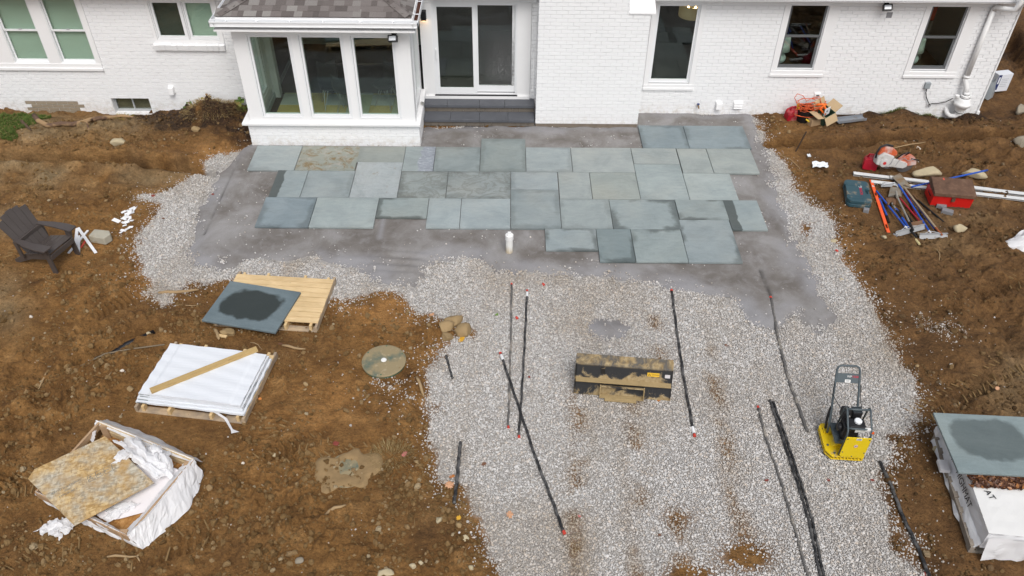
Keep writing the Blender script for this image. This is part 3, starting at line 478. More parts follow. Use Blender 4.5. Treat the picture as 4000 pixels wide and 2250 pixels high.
# ================================================================== HOUSE
Y0 = 16.07; YS = 14.622; YC = 15.455; BW, BH = .228, .077
def house_mats():
    n = N('white_painted_brick'); v = n.vary(n.coord('World')); w = n.coord('World')
    c = n.mix(n.noise(w, 1.3, 5), L(.82, .825, .83), L(.875, .88, .885)); oi = n.new('ShaderNodeObjectInfo')
    sx = n.new('ShaderNodeSeparateXYZ'); n.put(sx.inputs[0], w); low = n.ramp(sx.outputs[2], [(.0, 1), (.30, 0)])
    c = n.mix(n.math('MULTIPLY', n.math('MULTIPLY', low, n.ramp(n.noise(w, 9, 7, .7), [(.46, 0), (.64, 1)])), .55), c, L(.50, .43, .34))
    chip = n.ramp(n.noise(n.scale(w, (1, 1, 3)), 7, 6, .75), [(.695, 0), (.71, 1)]); c = n.mix(n.math('MULTIPLY', chip, n.ramp(sx.outputs[2], [(.2, .8), (.75, 0)])), c, L(.16, .13, .11))
    n.bump(n.noise(w, 48, 5, .65), .30, .006); n.bump(n.noise(w, 7, 4), .2, .01); n.fin(c, .52, 0, .4)
    M = {'wb': n.m, 'mortar': mat('painted_mortar', L(.755, .755, .76), .7, .06, 5, bump=.3, bs=40)}
    M['trim'] = mat('white_trim_paint', L(.83, .83, .83), .42, .03, 4, bump=.04, bs=30)
    M['sash'] = mat('white_vinyl_sash', L(.80, .81, .82), .35, .02, 4)
    M['dark'] = mat('dark_grey_sash', L(.13, .135, .14), .4, .08); M['black'] = mat('black_paint', L(.012, .012, .013), .4, .1)
    M['tan'] = mat('bare_tan_brick', L(.31, .26, .19), .85, .25, 14, bump=.5, bs=40); M['rawbrick'] = mat('raw_brown_brick', L(.17, .115, .075), .9, .3, 14, bump=.5)
    gl = N('window_glass'); gl.n.remove(gl.b); tr, gs, mx = gl.new('ShaderNodeBsdfTransparent'), gl.new('ShaderNodeBsdfGlossy'), gl.new('ShaderNodeMixShader')
    tr.inputs[0].default_value = (.84, .90, .86, 1); gs.inputs['Roughness'].default_value = .008; fr = gl.new('ShaderNodeLayerWeight'); fr.inputs[0].default_value = .5
    gl.l.new(gl.math('ADD', gl.math('MULTIPLY', gl.math('POWER', fr.outputs['Facing'], 5.0), .85), .06), mx.inputs[0]); gl.l.new(tr.outputs[0], mx.inputs[1]); gl.l.new(gs.outputs[0], mx.inputs[2]); gl.l.new(mx.outputs[0], gl.out.inputs[0]); M['glass'] = gl.m
    sc = N('insect_screen'); sc.n.remove(sc.b); tr, df, mx = sc.new('ShaderNodeBsdfTransparent'), sc.new('ShaderNodeBsdfDiffuse'), sc.new('ShaderNodeMixShader'); df.inputs[0].default_value = (.22, .22, .22, 1)
    sz_ = sc.new('ShaderNodeSeparateXYZ'); sc.put(sz_.inputs[0], sc.coord('Generated')); gr = sc.math('MULTIPLY', sc.ramp(sz_.outputs[2], [(.05, .5), (.18, 1), (.75, 0)]), sc.ramp(sz_.outputs[0], [(.1, .15), (.6, 1)])); p = sc.math('ADD', .05, sc.math('MULTIPLY', gr, sc.ramp(sc.noise(sc.scale(sc.coord(), (2.2, 1, 1)), 30, 6, .8), [(.44, .05), (.66, .75)]))); sc.l.new(p, mx.inputs[0]); sc.l.new(tr.outputs[0], mx.inputs[1]); sc.l.new(df.outputs[0], mx.inputs[2]); sc.l.new(mx.outputs[0], sc.out.inputs[0]); M['screen'] = sc.m
    M['blind'] = mat('pale_green_blind', L(.62, .68, .63), .8, .04, 3, bump=.1, bs=80); M['blindd'] = mat('dark_blind', L(.085, .09, .085), .8, .25, 3)
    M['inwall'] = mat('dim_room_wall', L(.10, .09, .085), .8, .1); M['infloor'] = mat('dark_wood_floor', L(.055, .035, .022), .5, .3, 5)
    n = N('roof_shingle'); oi = n.new('ShaderNodeObjectInfo'); c = n.ramp(oi.outputs['Random'], [(0, L(.105, .091, .085)), (.35, L(.140, .122, .114)), (.6, L(.175, .154, .145)), (.8, L(.215, .198, .186)), (1, L(.26, .245, .228))])
    c = n.mix(.8, c, n.ramp(n.noise(n.coord('World'), 110, 4, .75), [(.3, .6), (.7, 1.35)]), 'MULTIPLY'); n.bump(n.noise(n.coord('World'), 130, 3), .5, .004); n.fin(c, .92, 0, .2); M['shingle'] = n.m
    M['gutter'] = mat('white_gutter', L(.80, .81, .82), .3, .03, 3); M['gutin'] = mat('grey_gutter_trough', L(.42, .43, .44), .5, .25, 6)
    M['tread'] = mat('dark_grey_tread', L(.100, .105, .118), .75, .2, 5, bump=.35, bs=50); M['riser'] = mat('brown_grey_riser', L(.155, .135, .112), .85, .3, 7, bump=.4, bs=40)
    M['conc'] = mat('foundation_concrete', L(.33, .31, .28), .9, .25, 5, bump=.4)
    return M
def brick_rects(x0, x1, z0, z1, holes, off=0):
    out = []; r = 0; z = z0
    while z < z1-.01:
        zt = min(z+BH, z1); x = x0-(BW/2 if (r+off) % 2 else 0)
        while x < x1-.005:
            a, b = max(x, x0), min(x+BW, x1); segs = [(a, b)]
            for hx0, hx1, hz0, hz1 in holes:
                if (z+zt)/2 > hz0 and (z+zt)/2 < hz1:
                    segs = [q for s_ in segs for q in ((s_[0], min(s_[1], hx0)), (max(s_[0], hx1), s_[1])) if q[1]-q[0] > .012]
            out += [(p, q, z, zt) for p, q in segs if q-p > .02]; x += BW
        z += BH; r += 1
    return out
def brick(b, x0, x1, z0, z1, y, dep=.02, jt=.0032):             # one brick face, five sides, slightly uneven
    j = rnd.uniform(-.0018, .0018); t = rnd.uniform(-.0012, .0012); f = y+j; i = .003
    X0, X1, Z0, Z1 = x0+jt, x1-jt, z0+jt+t, z1-jt+t
    return b.add([(X0, y+dep, Z0), (X1, y+dep, Z0), (X1, y+dep, Z1), (X0, y+dep, Z1), (X0+i, f, Z0+i), (X1-i, f, Z0+i), (X1-i, f, Z1-i), (X0+i, f, Z1-i)], [(4, 5, 6, 7), (0, 1, 5, 4), (1, 2, 6, 5), (2, 3, 7, 6), (3, 0, 4, 7)])
def wall_holes(b, x0, x1, z0, z1, ya, yb, holes):              # solid wall with rectangular openings
    xs = sorted({x0, x1} | {min(max(v, x0), x1) for h in holes for v in h[:2]}); zs = sorted({z0, z1} | {min(max(v, z0), z1) for h in holes for v in h[2:]})
    for a, c in zip(xs[:-1], xs[1:]):
        for p, q in zip(zs[:-1], zs[1:]):
            if not any(h[0] < (a+c)/2 < h[1] and h[2] < (p+q)/2 < h[3] for h in holes): b.box(a, c, ya, yb, p, q)
def frame(b, x0, x1, z0, z1, w, ya, yb, wb=None, wt=None):
    wb = wb or w; wt = wt or w
    b.box(x0, x1, ya, yb, z0, z0+wb); b.box(x0, x1, ya, yb, z1-wt, z1); b.box(x0, x0+w, ya, yb, z0+wb, z1-wt); b.box(x1-w, x1, ya, yb, z0+wb, z1-wt)
def make_house():
    M = house_mats(); H = thing('brick_house', 'white painted brick house with sunroom, chimney and dark windows', 'house', (0, 0, 0))
    zt = 2.43
    # openings: trim outlines in the brick face
    wins = [(2.965, 3.835, .713), (5.625, 6.40, 1.05), (8.445, 9.205, 1.045)]
    holes = [(-11.35, -8.50, .93, 3), (-7.25, -5.83, 1.40, 3), (-8.56, -7.757, -.3, .257), (-1.80, .46, .33, 3)]+[(a-.10, b+.10, z-.13, 3) for a, b, z in wins[:1]]+[(a-.12, b+.215, z-.13, 3) for a, b, z in wins[1:]]
    sunhole = (-5.2, -1.8, -1, 3); chimhole = (.58, 2.73, -1, 3)
    b = MB(); wall_holes(b, -11.7, 10.21, -.45, 2.75, Y0+.012, Y0+.20, holes+[(-4.9, -1.8, .3, 2.35)]); b.build('masonry', M['mortar'], H)
    br = MB(); tanb = MB()
    for r in brick_rects(-11.7, 10.205, -.44, 2.47, holes+[sunhole, chimhole]):
        is_tan = r[2] < .11 and r[1] > -10.22 and r[0] < -9.33
        brick(tanb if is_tan else br, *r, Y0)
    for z in np.arange(-.44, 2.4, BH):                           # right return of the wall
        for k in range(8):
            x = Y0+k*BW; bb = MB(); bb.M = Matrix.Translation((10.215, 0, 0)) @ Matrix.Rotation(R(90), 4, 'Z')
            brick(bb, x, x+BW, z, z+BH, 0); o = len(br.v); br.v += [(p[0], p[1], p[2]) for p in bb.v]; br.f += [tuple(o+i for i in q) for q in bb.f]
    o = br.build('brickwork', M['wb'], H); o['kind'] = 'stuff'
    o = tanb.build('bare_brickwork', M['tan'], H, label='patch of unpainted tan brick low on the left wall'); o['kind'] = 'stuff'
    b = MB(); b.box(10.205, 10.235, Y0-.02, Y0+.06, .12, 2.45); b.box(10.20, 10.26, Y0-.04, Y0+.06, -.1, .12); b.build('corner_board', M['trim'], H)
    # body of the house: side, back, ceiling and floor close the dark rooms
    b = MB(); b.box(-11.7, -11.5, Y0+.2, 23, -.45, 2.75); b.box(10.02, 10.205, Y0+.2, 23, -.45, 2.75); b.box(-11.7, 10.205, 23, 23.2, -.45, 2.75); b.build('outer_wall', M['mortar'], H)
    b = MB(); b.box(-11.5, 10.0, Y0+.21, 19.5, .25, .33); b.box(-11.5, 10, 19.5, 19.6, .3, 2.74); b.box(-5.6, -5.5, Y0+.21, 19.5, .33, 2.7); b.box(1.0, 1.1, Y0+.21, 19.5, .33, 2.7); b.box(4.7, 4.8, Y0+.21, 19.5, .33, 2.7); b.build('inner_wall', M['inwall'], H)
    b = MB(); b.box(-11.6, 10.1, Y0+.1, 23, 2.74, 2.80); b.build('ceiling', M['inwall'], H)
    # frieze, gutter and main roof
    for x0, x1 in ((-11.7, -5.25), (-1.75, .555), (2.79, 10.235)):
        b = MB(); b.box(x0, x1, Y0-.022, Y0+.02, 2.435, 2.62); b.box(x0, x1, Y0-.034, Y0-.02, 2.435, 2.452); b.build('frieze', M['trim'], H)
    for x0, x1 in ((-11.9, -5.5), (-1.5, .5), (2.86, 10.4)):
        b = MB(); b.box(x0, x1, Y0-.30, Y0, 2.62, 2.64); b.build('soffit', M['trim'], H)
        gt = MB(); gt.prism([(Y0-.30, 2.63), (Y0-.20, 2.575), (Y0-.14, 2.575), (Y0-.14, 2.70), (Y0-.15, 2.70), (Y0-.15, 2.585), (Y0-.195, 2.585), (Y0-.29, 2.64), (Y0-.29, 2.72), (Y0-.30, 2.72)], x0, x1, 'YZ'); gt.M = Matrix.Translation((0, -.02, .01)); gt.build('gutter', M['gutter'], H)
    rf = MB(); rf.add([(-12, Y0-.2, 2.71), (10.5, Y0-.2, 2.71), (10.5, 20, 4.3), (-12, 20, 4.3), (-12, 23.6, 2.8), (10.5, 23.6, 2.8), (-12, Y0-.2, 2.66), (10.5, Y0-.2, 2.66), (10.5, 23.6, 2.75), (-12, 23.6, 2.75)], [(0, 1, 2, 3), (3, 2, 5, 4), (6, 9, 8, 7), (0, 6, 7, 1), (4, 5, 8, 9)])
    rf.build('roof', M['shingle'], H)
    # ---- windows of the right wall
    for i, (x0, x1, z0) in enumerate(wins):
        cl = .10 if i == 0 else .12; cr = .10 if i == 0 else .215
        f = MB(); f.box(x0-cl, x0, Y0-.012, Y0+.09, z0-.02, zt); f.box(x1, x1+cr, Y0-.012, Y0+.09, z0-.02, zt); f.box(x0-cl, x1+cr, Y0-.008, Y0+.09, zt-.001, zt+.05); w = f.build('window', M['trim'], H, label=['tall single-pane window beside the chimney', 'dark double-hung window in the middle of the right wall', 'dark double-hung window near the right corner'][i])
        s = MB(); s.box(x0-cl-.01, x1+cr+.01, Y0-.035, Y0+.09, z0-.155, z0-.095); s.box(x0-cl, x1+cr, Y0-.02, Y0+.09, z0-.095, z0-.02); s.build('sill', M['trim'], w, bevel=.006)
        if i == 0:
            s = MB(); frame(s, x0, x1, z0, zt, .022, Y0+.02, Y0+.08); frame(s, x0+.024, x1-.024, z0+.024, zt-.02, .032, Y0+.035, Y0+.075, .05); s.build('sash', M['sash'], w)
            p = MB(); p.box(x0+.05, x1-.05, Y0+.055, Y0+.058, z0+.07, zt-.02); p.build('pane', M['glass'], w)
        else:
            zm = 1.768; s = MB(); frame(s, x0, x1, z0, zt, .018, Y0+.03, Y0+.10); s.build('jamb', M['sash'], w)
            s = MB(); frame(s, x0+.02, x1-.02, zm-.025, zt, .035, Y0+.04, Y0+.07, .045, .02); s.build('upper_sash', M['dark'], w)
            s = MB(); frame(s, x0+.02, x1-.02, z0+.015, zm+.01, .04, Y0+.072, Y0+.10, .06, .03); s.box(x0+.02, x1-.02, Y0+.045, Y0+.072, z0+.015, z0+.05); s.build('lower_sash', M['dark'], w)
            p = MB(); p.box(x0+.05, x1-.05, Y0+.053, Y0+.056, zm, zt-.01); p.build('pane', M['glass'], w); p = MB(); p.box(x0+.055, x1-.055, Y0+.085, Y0+.088, z0+.07, zm-.01); p.build('pane', M['glass'], w)
    # ---- left double window and the small casement pair
    f = MB(); f.box(-11.35, -10.98, Y0-.012, Y0+.09, 1.06, 2.45); f.box(-9.565, -9.33, Y0-.012, Y0+.09, 1.06, 2.45); f.box(-8.595, -8.50, Y0-.012, Y0+.09, 1.06, 2.45); f.box(-11.35, -8.50, Y0-.008, Y0+.09, 2.449, 2.50)
    w = f.build('window', M['trim'], H, label='pair of tall white sash windows with pale green blinds at the far left')
    s = MB(); s.box(-11.4, -8.49, Y0-.045, Y0+.09, .91, .97); s.box(-11.35, -8.50, Y0-.02, Y0+.09, .97, 1.06); s.build('sill', M['trim'], w, bevel=.006)
    for x0, x1 in ((-10.98, -9.565), (-9.33, -8.595)):
        if x1-x0 > 1: x0 = -10.30
        s = MB(); frame(s, x0, x1, 1.06, 2.45, .02, Y0, Y0+.09); frame(s, x0+.022, x1-.022, 1.745, 2.45, .03, Y0+.03, Y0+.055, .04, .02); s.build('upper_sash', M['sash'], w)
        s = MB(); frame(s, x0+.022, x1-.022, 1.082, 1.765, .03, Y0+.058, Y0+.085, .045, .03); s.build('lower_sash', M['sash'], w)
        for za, zb, yy in ((1.78, 2.44, .042), (1.12, 1.74, .07)): p = MB(); p.box(x0+.05, x1-.05, Y0+yy, Y0+yy+.003, za, zb); p.build('pane', M['glass'], w)
        p = MB(); p.box(x0, x1, Y0+.11, Y0+.115, 1.0, 2.5); p.build('blind', M['blind'], w); p = MB(); p.box((x0+x1)/2-.03, (x0+x1)/2+.03, Y0+.02, Y0+.035, 1.785, 1.805); p.build('sash_lock', M['gutin'], w)
    b = MB(); b.box(-10.98, -10.30, Y0-.012, Y0+.09, 1.06, 2.45); b.build('casing', M['trim'], w)
    f = MB(); frame(f, -7.25, -5.83, 1.53, 2.47, .065, Y0-.012, Y0+.08); w = f.build('window', M['trim'], H, label='small two-light casement window left of the sunroom roof')
    for i, (x0, x1) in enumerate(((-7.18, -6.535), (-6.525, -5.88))):
        s = MB(); frame(s, x0, x1, 1.60, 2.43, .022, Y0, Y0+.07); frame(s, x0+.026, x1-.026, 1.626, 2.41, .045, Y0+.015, Y0+.06); s.build('sash', M['sash'], w)
        p = MB(); p.box(x0+.06, x1-.06, Y0+.04, Y0+.043, 1.66, 2.38); p.build('pane', M['glass'], w); p = MB(); p.box(x0, x1, Y0+.10, Y0+.105, 1.55, 2.45); p.build('blind', [M['blindd'], M['blind']][i], w)
    q = MB(); q.box(-.0585, .0585, -.075, .03, -.062, .062); first = None
    for k in range(12):
        o = q.build('sill_brick', M['wb'], w, bevel=.003) if not first else inst('sill_brick', first, w); first = first or o
        o.location = (-7.225+k*.1215, Y0, 1.463+rnd.uniform(-.004, .004)); o.rotation_euler = (R(9), 0, rnd.uniform(-.02, .02))
    # basement window
    f = MB(); frame(f, -8.555, -7.76, -.10, .255, .03, Y0+.10, Y0+.14, .05); f.box(-8.175, -8.150, Y0+.10, Y0+.13, -.05, .23); w = f.build('window', M['gutin'], H, label='low basement window at ground level with grey frame')
    p = MB(); p.box(-8.54, -7.78, Y0+.125, Y0+.128, -.08, .24); p.build('pane', M['glass'], w); p = MB(); p.box(-8.54, -7.78, Y0+.17, Y0+.175, -.1, .25); p.build('blind', mat('dusty_basement_blind', L(.26, .19, .14), .9, .5, 5), w)
    s = MB(); s.box(-8.56, -7.75, Y0-.03, Y0+.13, -.16, -.10); s.build('sill', M['wb'], w)
    # ---- chimney
    ch = MB(); ch.box(.585, 2.725, YC+.012, Y0+.1, -.3, 2.52); ch.box(.585, 2.31, YC+.012, Y0+.1, 2.52, 4.2); chim = ch.build('chimney', M['mortar'], H, label='wide painted brick chimney breast between door and tall window')
    cnt = 0; more = MB(); raw = MB()
    for r in brick_rects(.575, 2.737, .07, 3.1, [(2.325, 2.9, 2.50, 9)]):
        if cnt < 300 and r[1]-r[0] > .06 and r[3] < 2.62:
            b = MB(); brick(b, r[0]-(r[0]+r[1])/2, r[1]-(r[0]+r[1])/2, -BH/2, r[3]-r[2]-BH/2, 0); o = b.build('brick', M['wb'], chim); o.location = ((r[0]+r[1])/2, YC, r[2]+BH/2); cnt += 1
        else: brick(more, *r, YC)
    for s_, x in ((-1, .575), (1, 2.737)):
        for r in brick_rects(YC, Y0, .07, 2.5, []):
            bb = MB(); bb.M = Matrix.Translation((x, 0, 0)) @ (Matrix.Rotation(R(90), 4, 'Z') if s_ > 0 else Matrix(((0, 1, 0, 0), (1, 0, 0, 0), (0, 0, 1, 0), (0, 0, 0, 1))))
            brick(bb, *r, 0); o = len(more.v); more.v += bb.v; more.f += [tuple(o+i for i in q) for q in bb.f]
    o = more.build('brickwork', M['wb'], chim); o['kind'] = 'stuff'
    b = MB(); b.box(.583, 2.729, YC+.006, YC+.03, -.02, .068); b.build('bare_mortar', mat('grey_bare_mortar', L(.20, .165, .13), .9, .3, 9), chim)
    x = .575
    while x < 2.73:
        e = min(x+BW, 2.737); b = MB(); brick(b, x, e, -.005, .07, YC+.012); b.build('bare_brick', M['rawbrick'], chim); x += BW
    b = MB(); b.add([(2.325, YC-.02, 2.48), (2.835, YC-.02, 2.48), (2.835, Y0, 2.48), (2.325, Y0, 2.48), (2.325, YC-.02, 2.505), (2.835, YC-.02, 2.505), (2.785, YC+.22, 2.86), (2.325, YC+.22, 2.86), (2.785, Y0, 2.86), (2.325, Y0, 2.86)], [(0, 3, 2, 1), (0, 1, 5, 4), (4, 5, 6, 7), (1, 2, 8, 6, 5), (7, 6, 8, 9), (0, 4, 7, 9, 3)]); b.build('shoulder_cap', M['trim'], chim)
    b = MB(); b.box(.50, .515, YC+.22, YC+.24, .72, 1.62); b.box(.50, .572, YC+.22, YC+.24, 1.60, 1.62); b.box(.555, .572, YC+.25, YC+.27, .85, 1.60); b.build('wall_bracket', M['trim'], chim)
    # ---- door bay
    f = MB(); f.box(-1.80, -1.56, Y0-.012, Y0+.1, .40, 2.43); f.box(.175, .455, Y0-.012, Y0+.1, .40, 2.43); f.box(-1.80, .455, Y0-.05, Y0+.1, .335, .40)
    dr = f.build('sliding_door', M['trim'], H, label='white two-panel sliding glass door above the dark steps')
    s = MB(); frame(s, -1.56, .175, .405, 2.42, .035, Y0+.0, Y0+.10, .02, .045); s.build('door_frame', M['sash'], dr)
    s = MB(); frame(s, -1.525, -.665, .435, 2.38, .075, Y0+.015, Y0+.045, .13, .05); s.build('door_panel', M['sash'], dr); s = MB(); frame(s, -.70, .14, .455, 2.39, .07, Y0+.055, Y0+.085, .15, .03); s.build('door_panel', M['sash'], dr)
    p = MB(); p.box(-1.46, -.73, Y0+.028, Y0+.032, .56, 2.34); p.build('pane', M['glass'], dr); p = MB(); p.box(-.64, .08, Y0+.068, Y0+.072, .60, 2.37); p.build('pane', M['glass'], dr)
    p = MB(); p.box(-.62, .12, Y0+.050, Y0+.0515, .60, 2.37); p.build('insect_screen', M['screen'], dr)
    s = MB(); s.tube([(-1.50, Y0+.012, 1.22), (-1.50, Y0-.03, 1.24), (-1.50, Y0-.03, 1.44), (-1.50, Y0+.012, 1.46)], .011, 6); s.build('door_handle', M['sash'], dr)
    s = MB(); s.box(-1.57, .19, Y0-.045, Y0+.02, .402, .418); s.build('threshold', M['black'], dr)
    # ---- sunroom
    sun = MB(); sun.box(-5.215, -1.80, YS+.012, YS+.16, -.3, .49); sun.box(-5.215, -5.06, YS+.16, Y0, -.3, .49); sun.box(-1.955, -1.80, YS+.16, Y0, -.3, .49); sr = sun.build('sunroom', M['mortar'], H, label='white sunroom bay with three tall front windows')
    br = MB()
    for r in brick_rects(-5.222, -1.793, -.005-BH, .49, []): brick(br, *r, YS)
    for s_, x in ((-1, -5.225), (1, -1.79)):
        for r in brick_rects(YS, Y0, -.005-BH, .49, []):
            bb = MB(); bb.M = Matrix.Translation((x, 0, 0)) @ (Matrix.Rotation(R(90), 4, 'Z') if s_ > 0 else Matrix(((0, 1, 0, 0), (1, 0, 0, 0), (0, 0, 1, 0), (0, 0, 0, 1))))
            brick(bb, *r, 0); o = len(br.v); br.v += bb.v; br.f += [tuple(o+i for i in q) for q in bb.f]
    o = br.build('brickwork', M['wb'], sr); o['kind'] = 'stuff'
    b = MB(); b.box(-5.315, -1.755, YS-.075, YS+.15, .495, .55); b.box(-5.315, -5.1, YS+.15, Y0-.02, .495, .55); b.box(-1.95, -1.755, YS+.15, Y0-.02, .495, .55); b.build('sill_ledge', M['trim'], sr, bevel=.008)
    ww = [(-4.892, -4.062), (-3.935, -3.088), (-2.966, -2.118)]; z0, z1 = .64, 2.387
    b = MB(); wall_holes(b, -5.15, -1.85, .55, 2.56, YS, YS+.14, [(a, c, z0, z1) for a, c in ww]); b.box(-5.17, -1.83, YS-.012, YS, 2.47, 2.56); b.build('front_panel', M['trim'], sr)
    for i, (a, c) in enumerate(ww):
        f = MB(); frame(f, a, c, z0, z1, .022, YS-.006, YS+.13); frame(f, a+.026, c-.026, z0+.026, z1-.026, .040, YS+.015, YS+.10); w = f.build('window', M['sash'], sr, label=['left', 'middle', 'right'][i]+' tall sunroom window')
        p = MB(); p.box(a+.06, c-.06, YS+.05, YS+.053, z0+.06, z1-.06); o = p.build('pane', M['glass'], None); o.parent = w
    # side walls with their own windows, seen from inside as well
    for s_, x0, x1 in ((-1, -5.15, -5.03), (1, -1.97, -1.85)):
        nm = MB(); hole = [(YS+.30, Y0-.25, .66, 2.35)]; xs = MB(); wall_holes(xs, YS+.14, Y0, .55, 2.56, x0, x1, hole)
        xs.v = [(p[1], p[0], p[2]) for p in xs.v]; xs.build('side_panel', M['trim'], sr)
        fr = MB(); frame(fr, YS+.30, Y0-.25, .66, 2.35, .07, x0+.01, x1+.012*s_); fr.box((YS+Y0)/2-.02, (YS+Y0)/2+.03, x0+.02, x1-.02, .7, 2.3); fr.v = [(p[1], p[0], p[2]) for p in fr.v]; w = fr.build('side_window', M['sash'], sr)
        p = MB(); p.box((x0+x1)/2, (x0+x1)/2+.003, YS+.33, Y0-.28, .70, 2.32); o = p.build('pane', M['glass'], None); o.parent = w
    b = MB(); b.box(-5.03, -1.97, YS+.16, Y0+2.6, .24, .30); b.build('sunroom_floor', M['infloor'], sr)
    b = MB(); b.box(-5.03, -5.0, YS+.16, Y0+2.6, .30, .42); b.box(-5.03, -1.97, Y0+2.6, Y0+2.7, .3, 2.7); b.build('baseboard', mat('grey_green_baseboard', L(.42, .46, .44), .6), sr)
    ct = {k: mat('carpet_tile_'+k, c, .95, .35, 40, bump=.3, bs=120) for k, c in (('ochre', L(.55, .43, .15)), ('sage', L(.48, .50, .34)), ('grey', L(.52, .55, .50)))}
    tiles = {}
    for ix in range(6):
        for iy in range(5):
            k = rnd.choice(['ochre', 'sage', 'ochre', 'grey'])
            if k not in tiles: b = MB(); b.box(-.238, .238, -.238, .238, 0, .008); o = tiles[k] = b.build('carpet_tile', ct[k], None); o.parent = sr
            else: o = inst('carpet_tile', tiles[k], sr)
            o.location = (-4.61+ix*.48, YS+.41+iy*.48, .301); o.rotation_euler = (0, 0, R(90)*rnd.randint(0, 3))
    b = MB(); b.box(-5.35, -1.70, YS-.30, Y0, 2.56, 2.59); b.build('soffit', M['trim'], sr)
    b = MB(); b.box(-5.30, -1.74, YS-.10, YS-.08, 2.59, 2.80); b.build('inner_lining', M['trim'], sr)
    b = MB(); b.box(-5.0, -1.99, YS+.17, Y0, 2.50, 2.55); b.build('sunroom_ceiling', M['trim'], sr)
    # roof of single shingles over a deck
    ye, ze, sl = YS-.20, 2.80, .36; xl, xr = -5.30, -1.76; run = 1.9
    zf = lambda t: ze+sl*t
    rfo = MB(); rfo.add([(xl, ye, ze-.012), (xr, ye, ze-.012), (xr-run, ye+run, zf(run)-.012), (xl+run-.1, ye+run, zf(run)-.012), (xl, Y0+1.6, ze-.012), (xr, Y0+1.6, ze-.012)], [(0, 1, 2, 3), (0, 3, 4), (1, 5, 2)]); roof = rfo.build('roof', M['shingle'], sr, label='low hip roof of mottled brown asphalt shingles')
    a = math.atan(sl)
    def shingle(w): b = MB(); b.box(-w/2, w/2, 0, .205, 0, .007); return b
    base = {w: shingle(w) for w in (.11, .15, .19, .23)}; made = {}
    course = .135
    for k in range(8):
        t = k*course; x = xl+t*1.0-rnd.uniform(0, .1)
        while x < xr-t:
            w = rnd.choice([.11, .15, .19, .19, .23]); xc = x+w/2; ok = xl+t+.06 < xc < xr-t-.06
            if ok:
                o = made.get(w) and inst('shingle', made[w], roof)
                if not o: o = made[w] = base[w].build('shingle', M['shingle'], roof)
                o.location = (xc, ye+t*math.cos(a)*1.06, zf(t*math.cos(a)*1.06)+.003+rnd.uniform(0, .004)); o.rotation_euler = (a-.02, 0, 0)
            x += w
        for s_, xe in ((-1, xl), (1, xr)):                        # side slopes and the bent hip caps
            y = ye+t
            for j in range(int((Y0-y)/.2)+1):
                w = .19; o = made.get(w) and inst('shingle', made[w], roof) or made.setdefault(w, base[w].build('shingle', M['shingle'], roof))
                yy = y+.16+j*.2
                if yy < Y0+.1: o.location = (xe-s_*t*math.cos(a)*1.06, yy, zf(t*math.cos(a)*1.06)+.003); o.rotation_euler = (a-.02, 0, R(90)*s_)
                else: o.location = (xe-s_*.5, Y0+.3, zf(.3)-.05)
    for s_, xe in ((-1, xl), (1, xr)):
        for k in range(9):
            t = .04+k*.15; b = MB(); b.add([(-.10, 0, -.02), (0, 0, .012), (.10, 0, -.02), (-.10, .22, -.02), (0, .22, .012), (.10, .22, -.02)], [(0, 1, 4, 3), (1, 2, 5, 4)]); o = b.build('hip_shingle', M['shingle'], roof, thick=.006)
            o.location = (xe-s_*t, ye+t, zf(t)+.018); o.rotation_euler = (math.atan(sl/1.414), 0, R(45)*s_)
    # gutters of the sunroom: open troughs on three sides
    G = MB(); yg = YS-.32
    def gut(p0, p1, nx, ny):
        P = [(0, .0), (0, .10), (.012, .10), (.012, .012), (.085, .012), (.085, .11), (.095, .11), (.095, 0)]
        vs = [(x+nx*o_, y+ny*o_, z_+2.655) for (x, y) in (p0, p1) for o_, z_ in P]; n_ = len(P); G.add(vs, [(i, (i+1) % n_, n_+(i+1) % n_, n_+i) for i in range(n_)]+[tuple(range(n_)), tuple(range(2*n_-1, n_-1, -1))])
    gut((-5.40, yg), (-1.64, yg), 0, 1); gut((-5.40, yg), (-5.40, Y0), 1, 0); gut((-1.64, yg), (-1.64, Y0), -1, 0)
    G.box(-5.39, -1.65, yg-.012, yg, 2.735, 2.757); G.box(-5.385, -1.655, yg-.01, yg, 2.66, 2.672); gt = G.build('gutter', M['gutter'], sr, label='white gutter around the sunroom eaves')
    b = MB(); b.box(-5.37, -1.67, yg+.013, yg+.084, 2.668, 2.675); b.build('trough', M['gutin'], gt)
    b = MB(); b.box(-5.30, -1.74, yg+.096, yg+.125, 2.66, 2.79); b.box(-5.30, -5.28, yg+.12, Y0, 2.66, 2.79); b.box(-1.76, -1.74, yg+.12, Y0, 2.66, 2.79); b.build('fascia', M['trim'], sr)
    for x in (-5.1, -4.55, -3.95, -3.35, -2.68, -2.1): b = MB(); b.box(x-.012, x+.012, yg+.005, yg+.09, 2.742, 2.752); b.prism([(x-.03, 2.742), (x+.03, 2.742), (x, 2.765)], yg+.07, yg+.09, 'XZ'); b.build('bracket', M['gutter'], gt)
    for y in (YS+.1, YS+.7): b = MB(); b.box(-1.73, -1.645, y-.012, y+.012, 2.742, 2.752); b.build('bracket', M['gutter'], gt)
    lf = mat('wet_leaf_litter', L(.075, .028, .016), .7, .5, 30, bump=.6, bs=60); b = MB(); b.grid(5, 26, lambda u, v: (-1.725+.075*u, YS-.2+1.5*v, 2.70+.03*rnd.random())); b.build('leaf_litter', lf, gt, label='brown leaves clogging the right gutter')
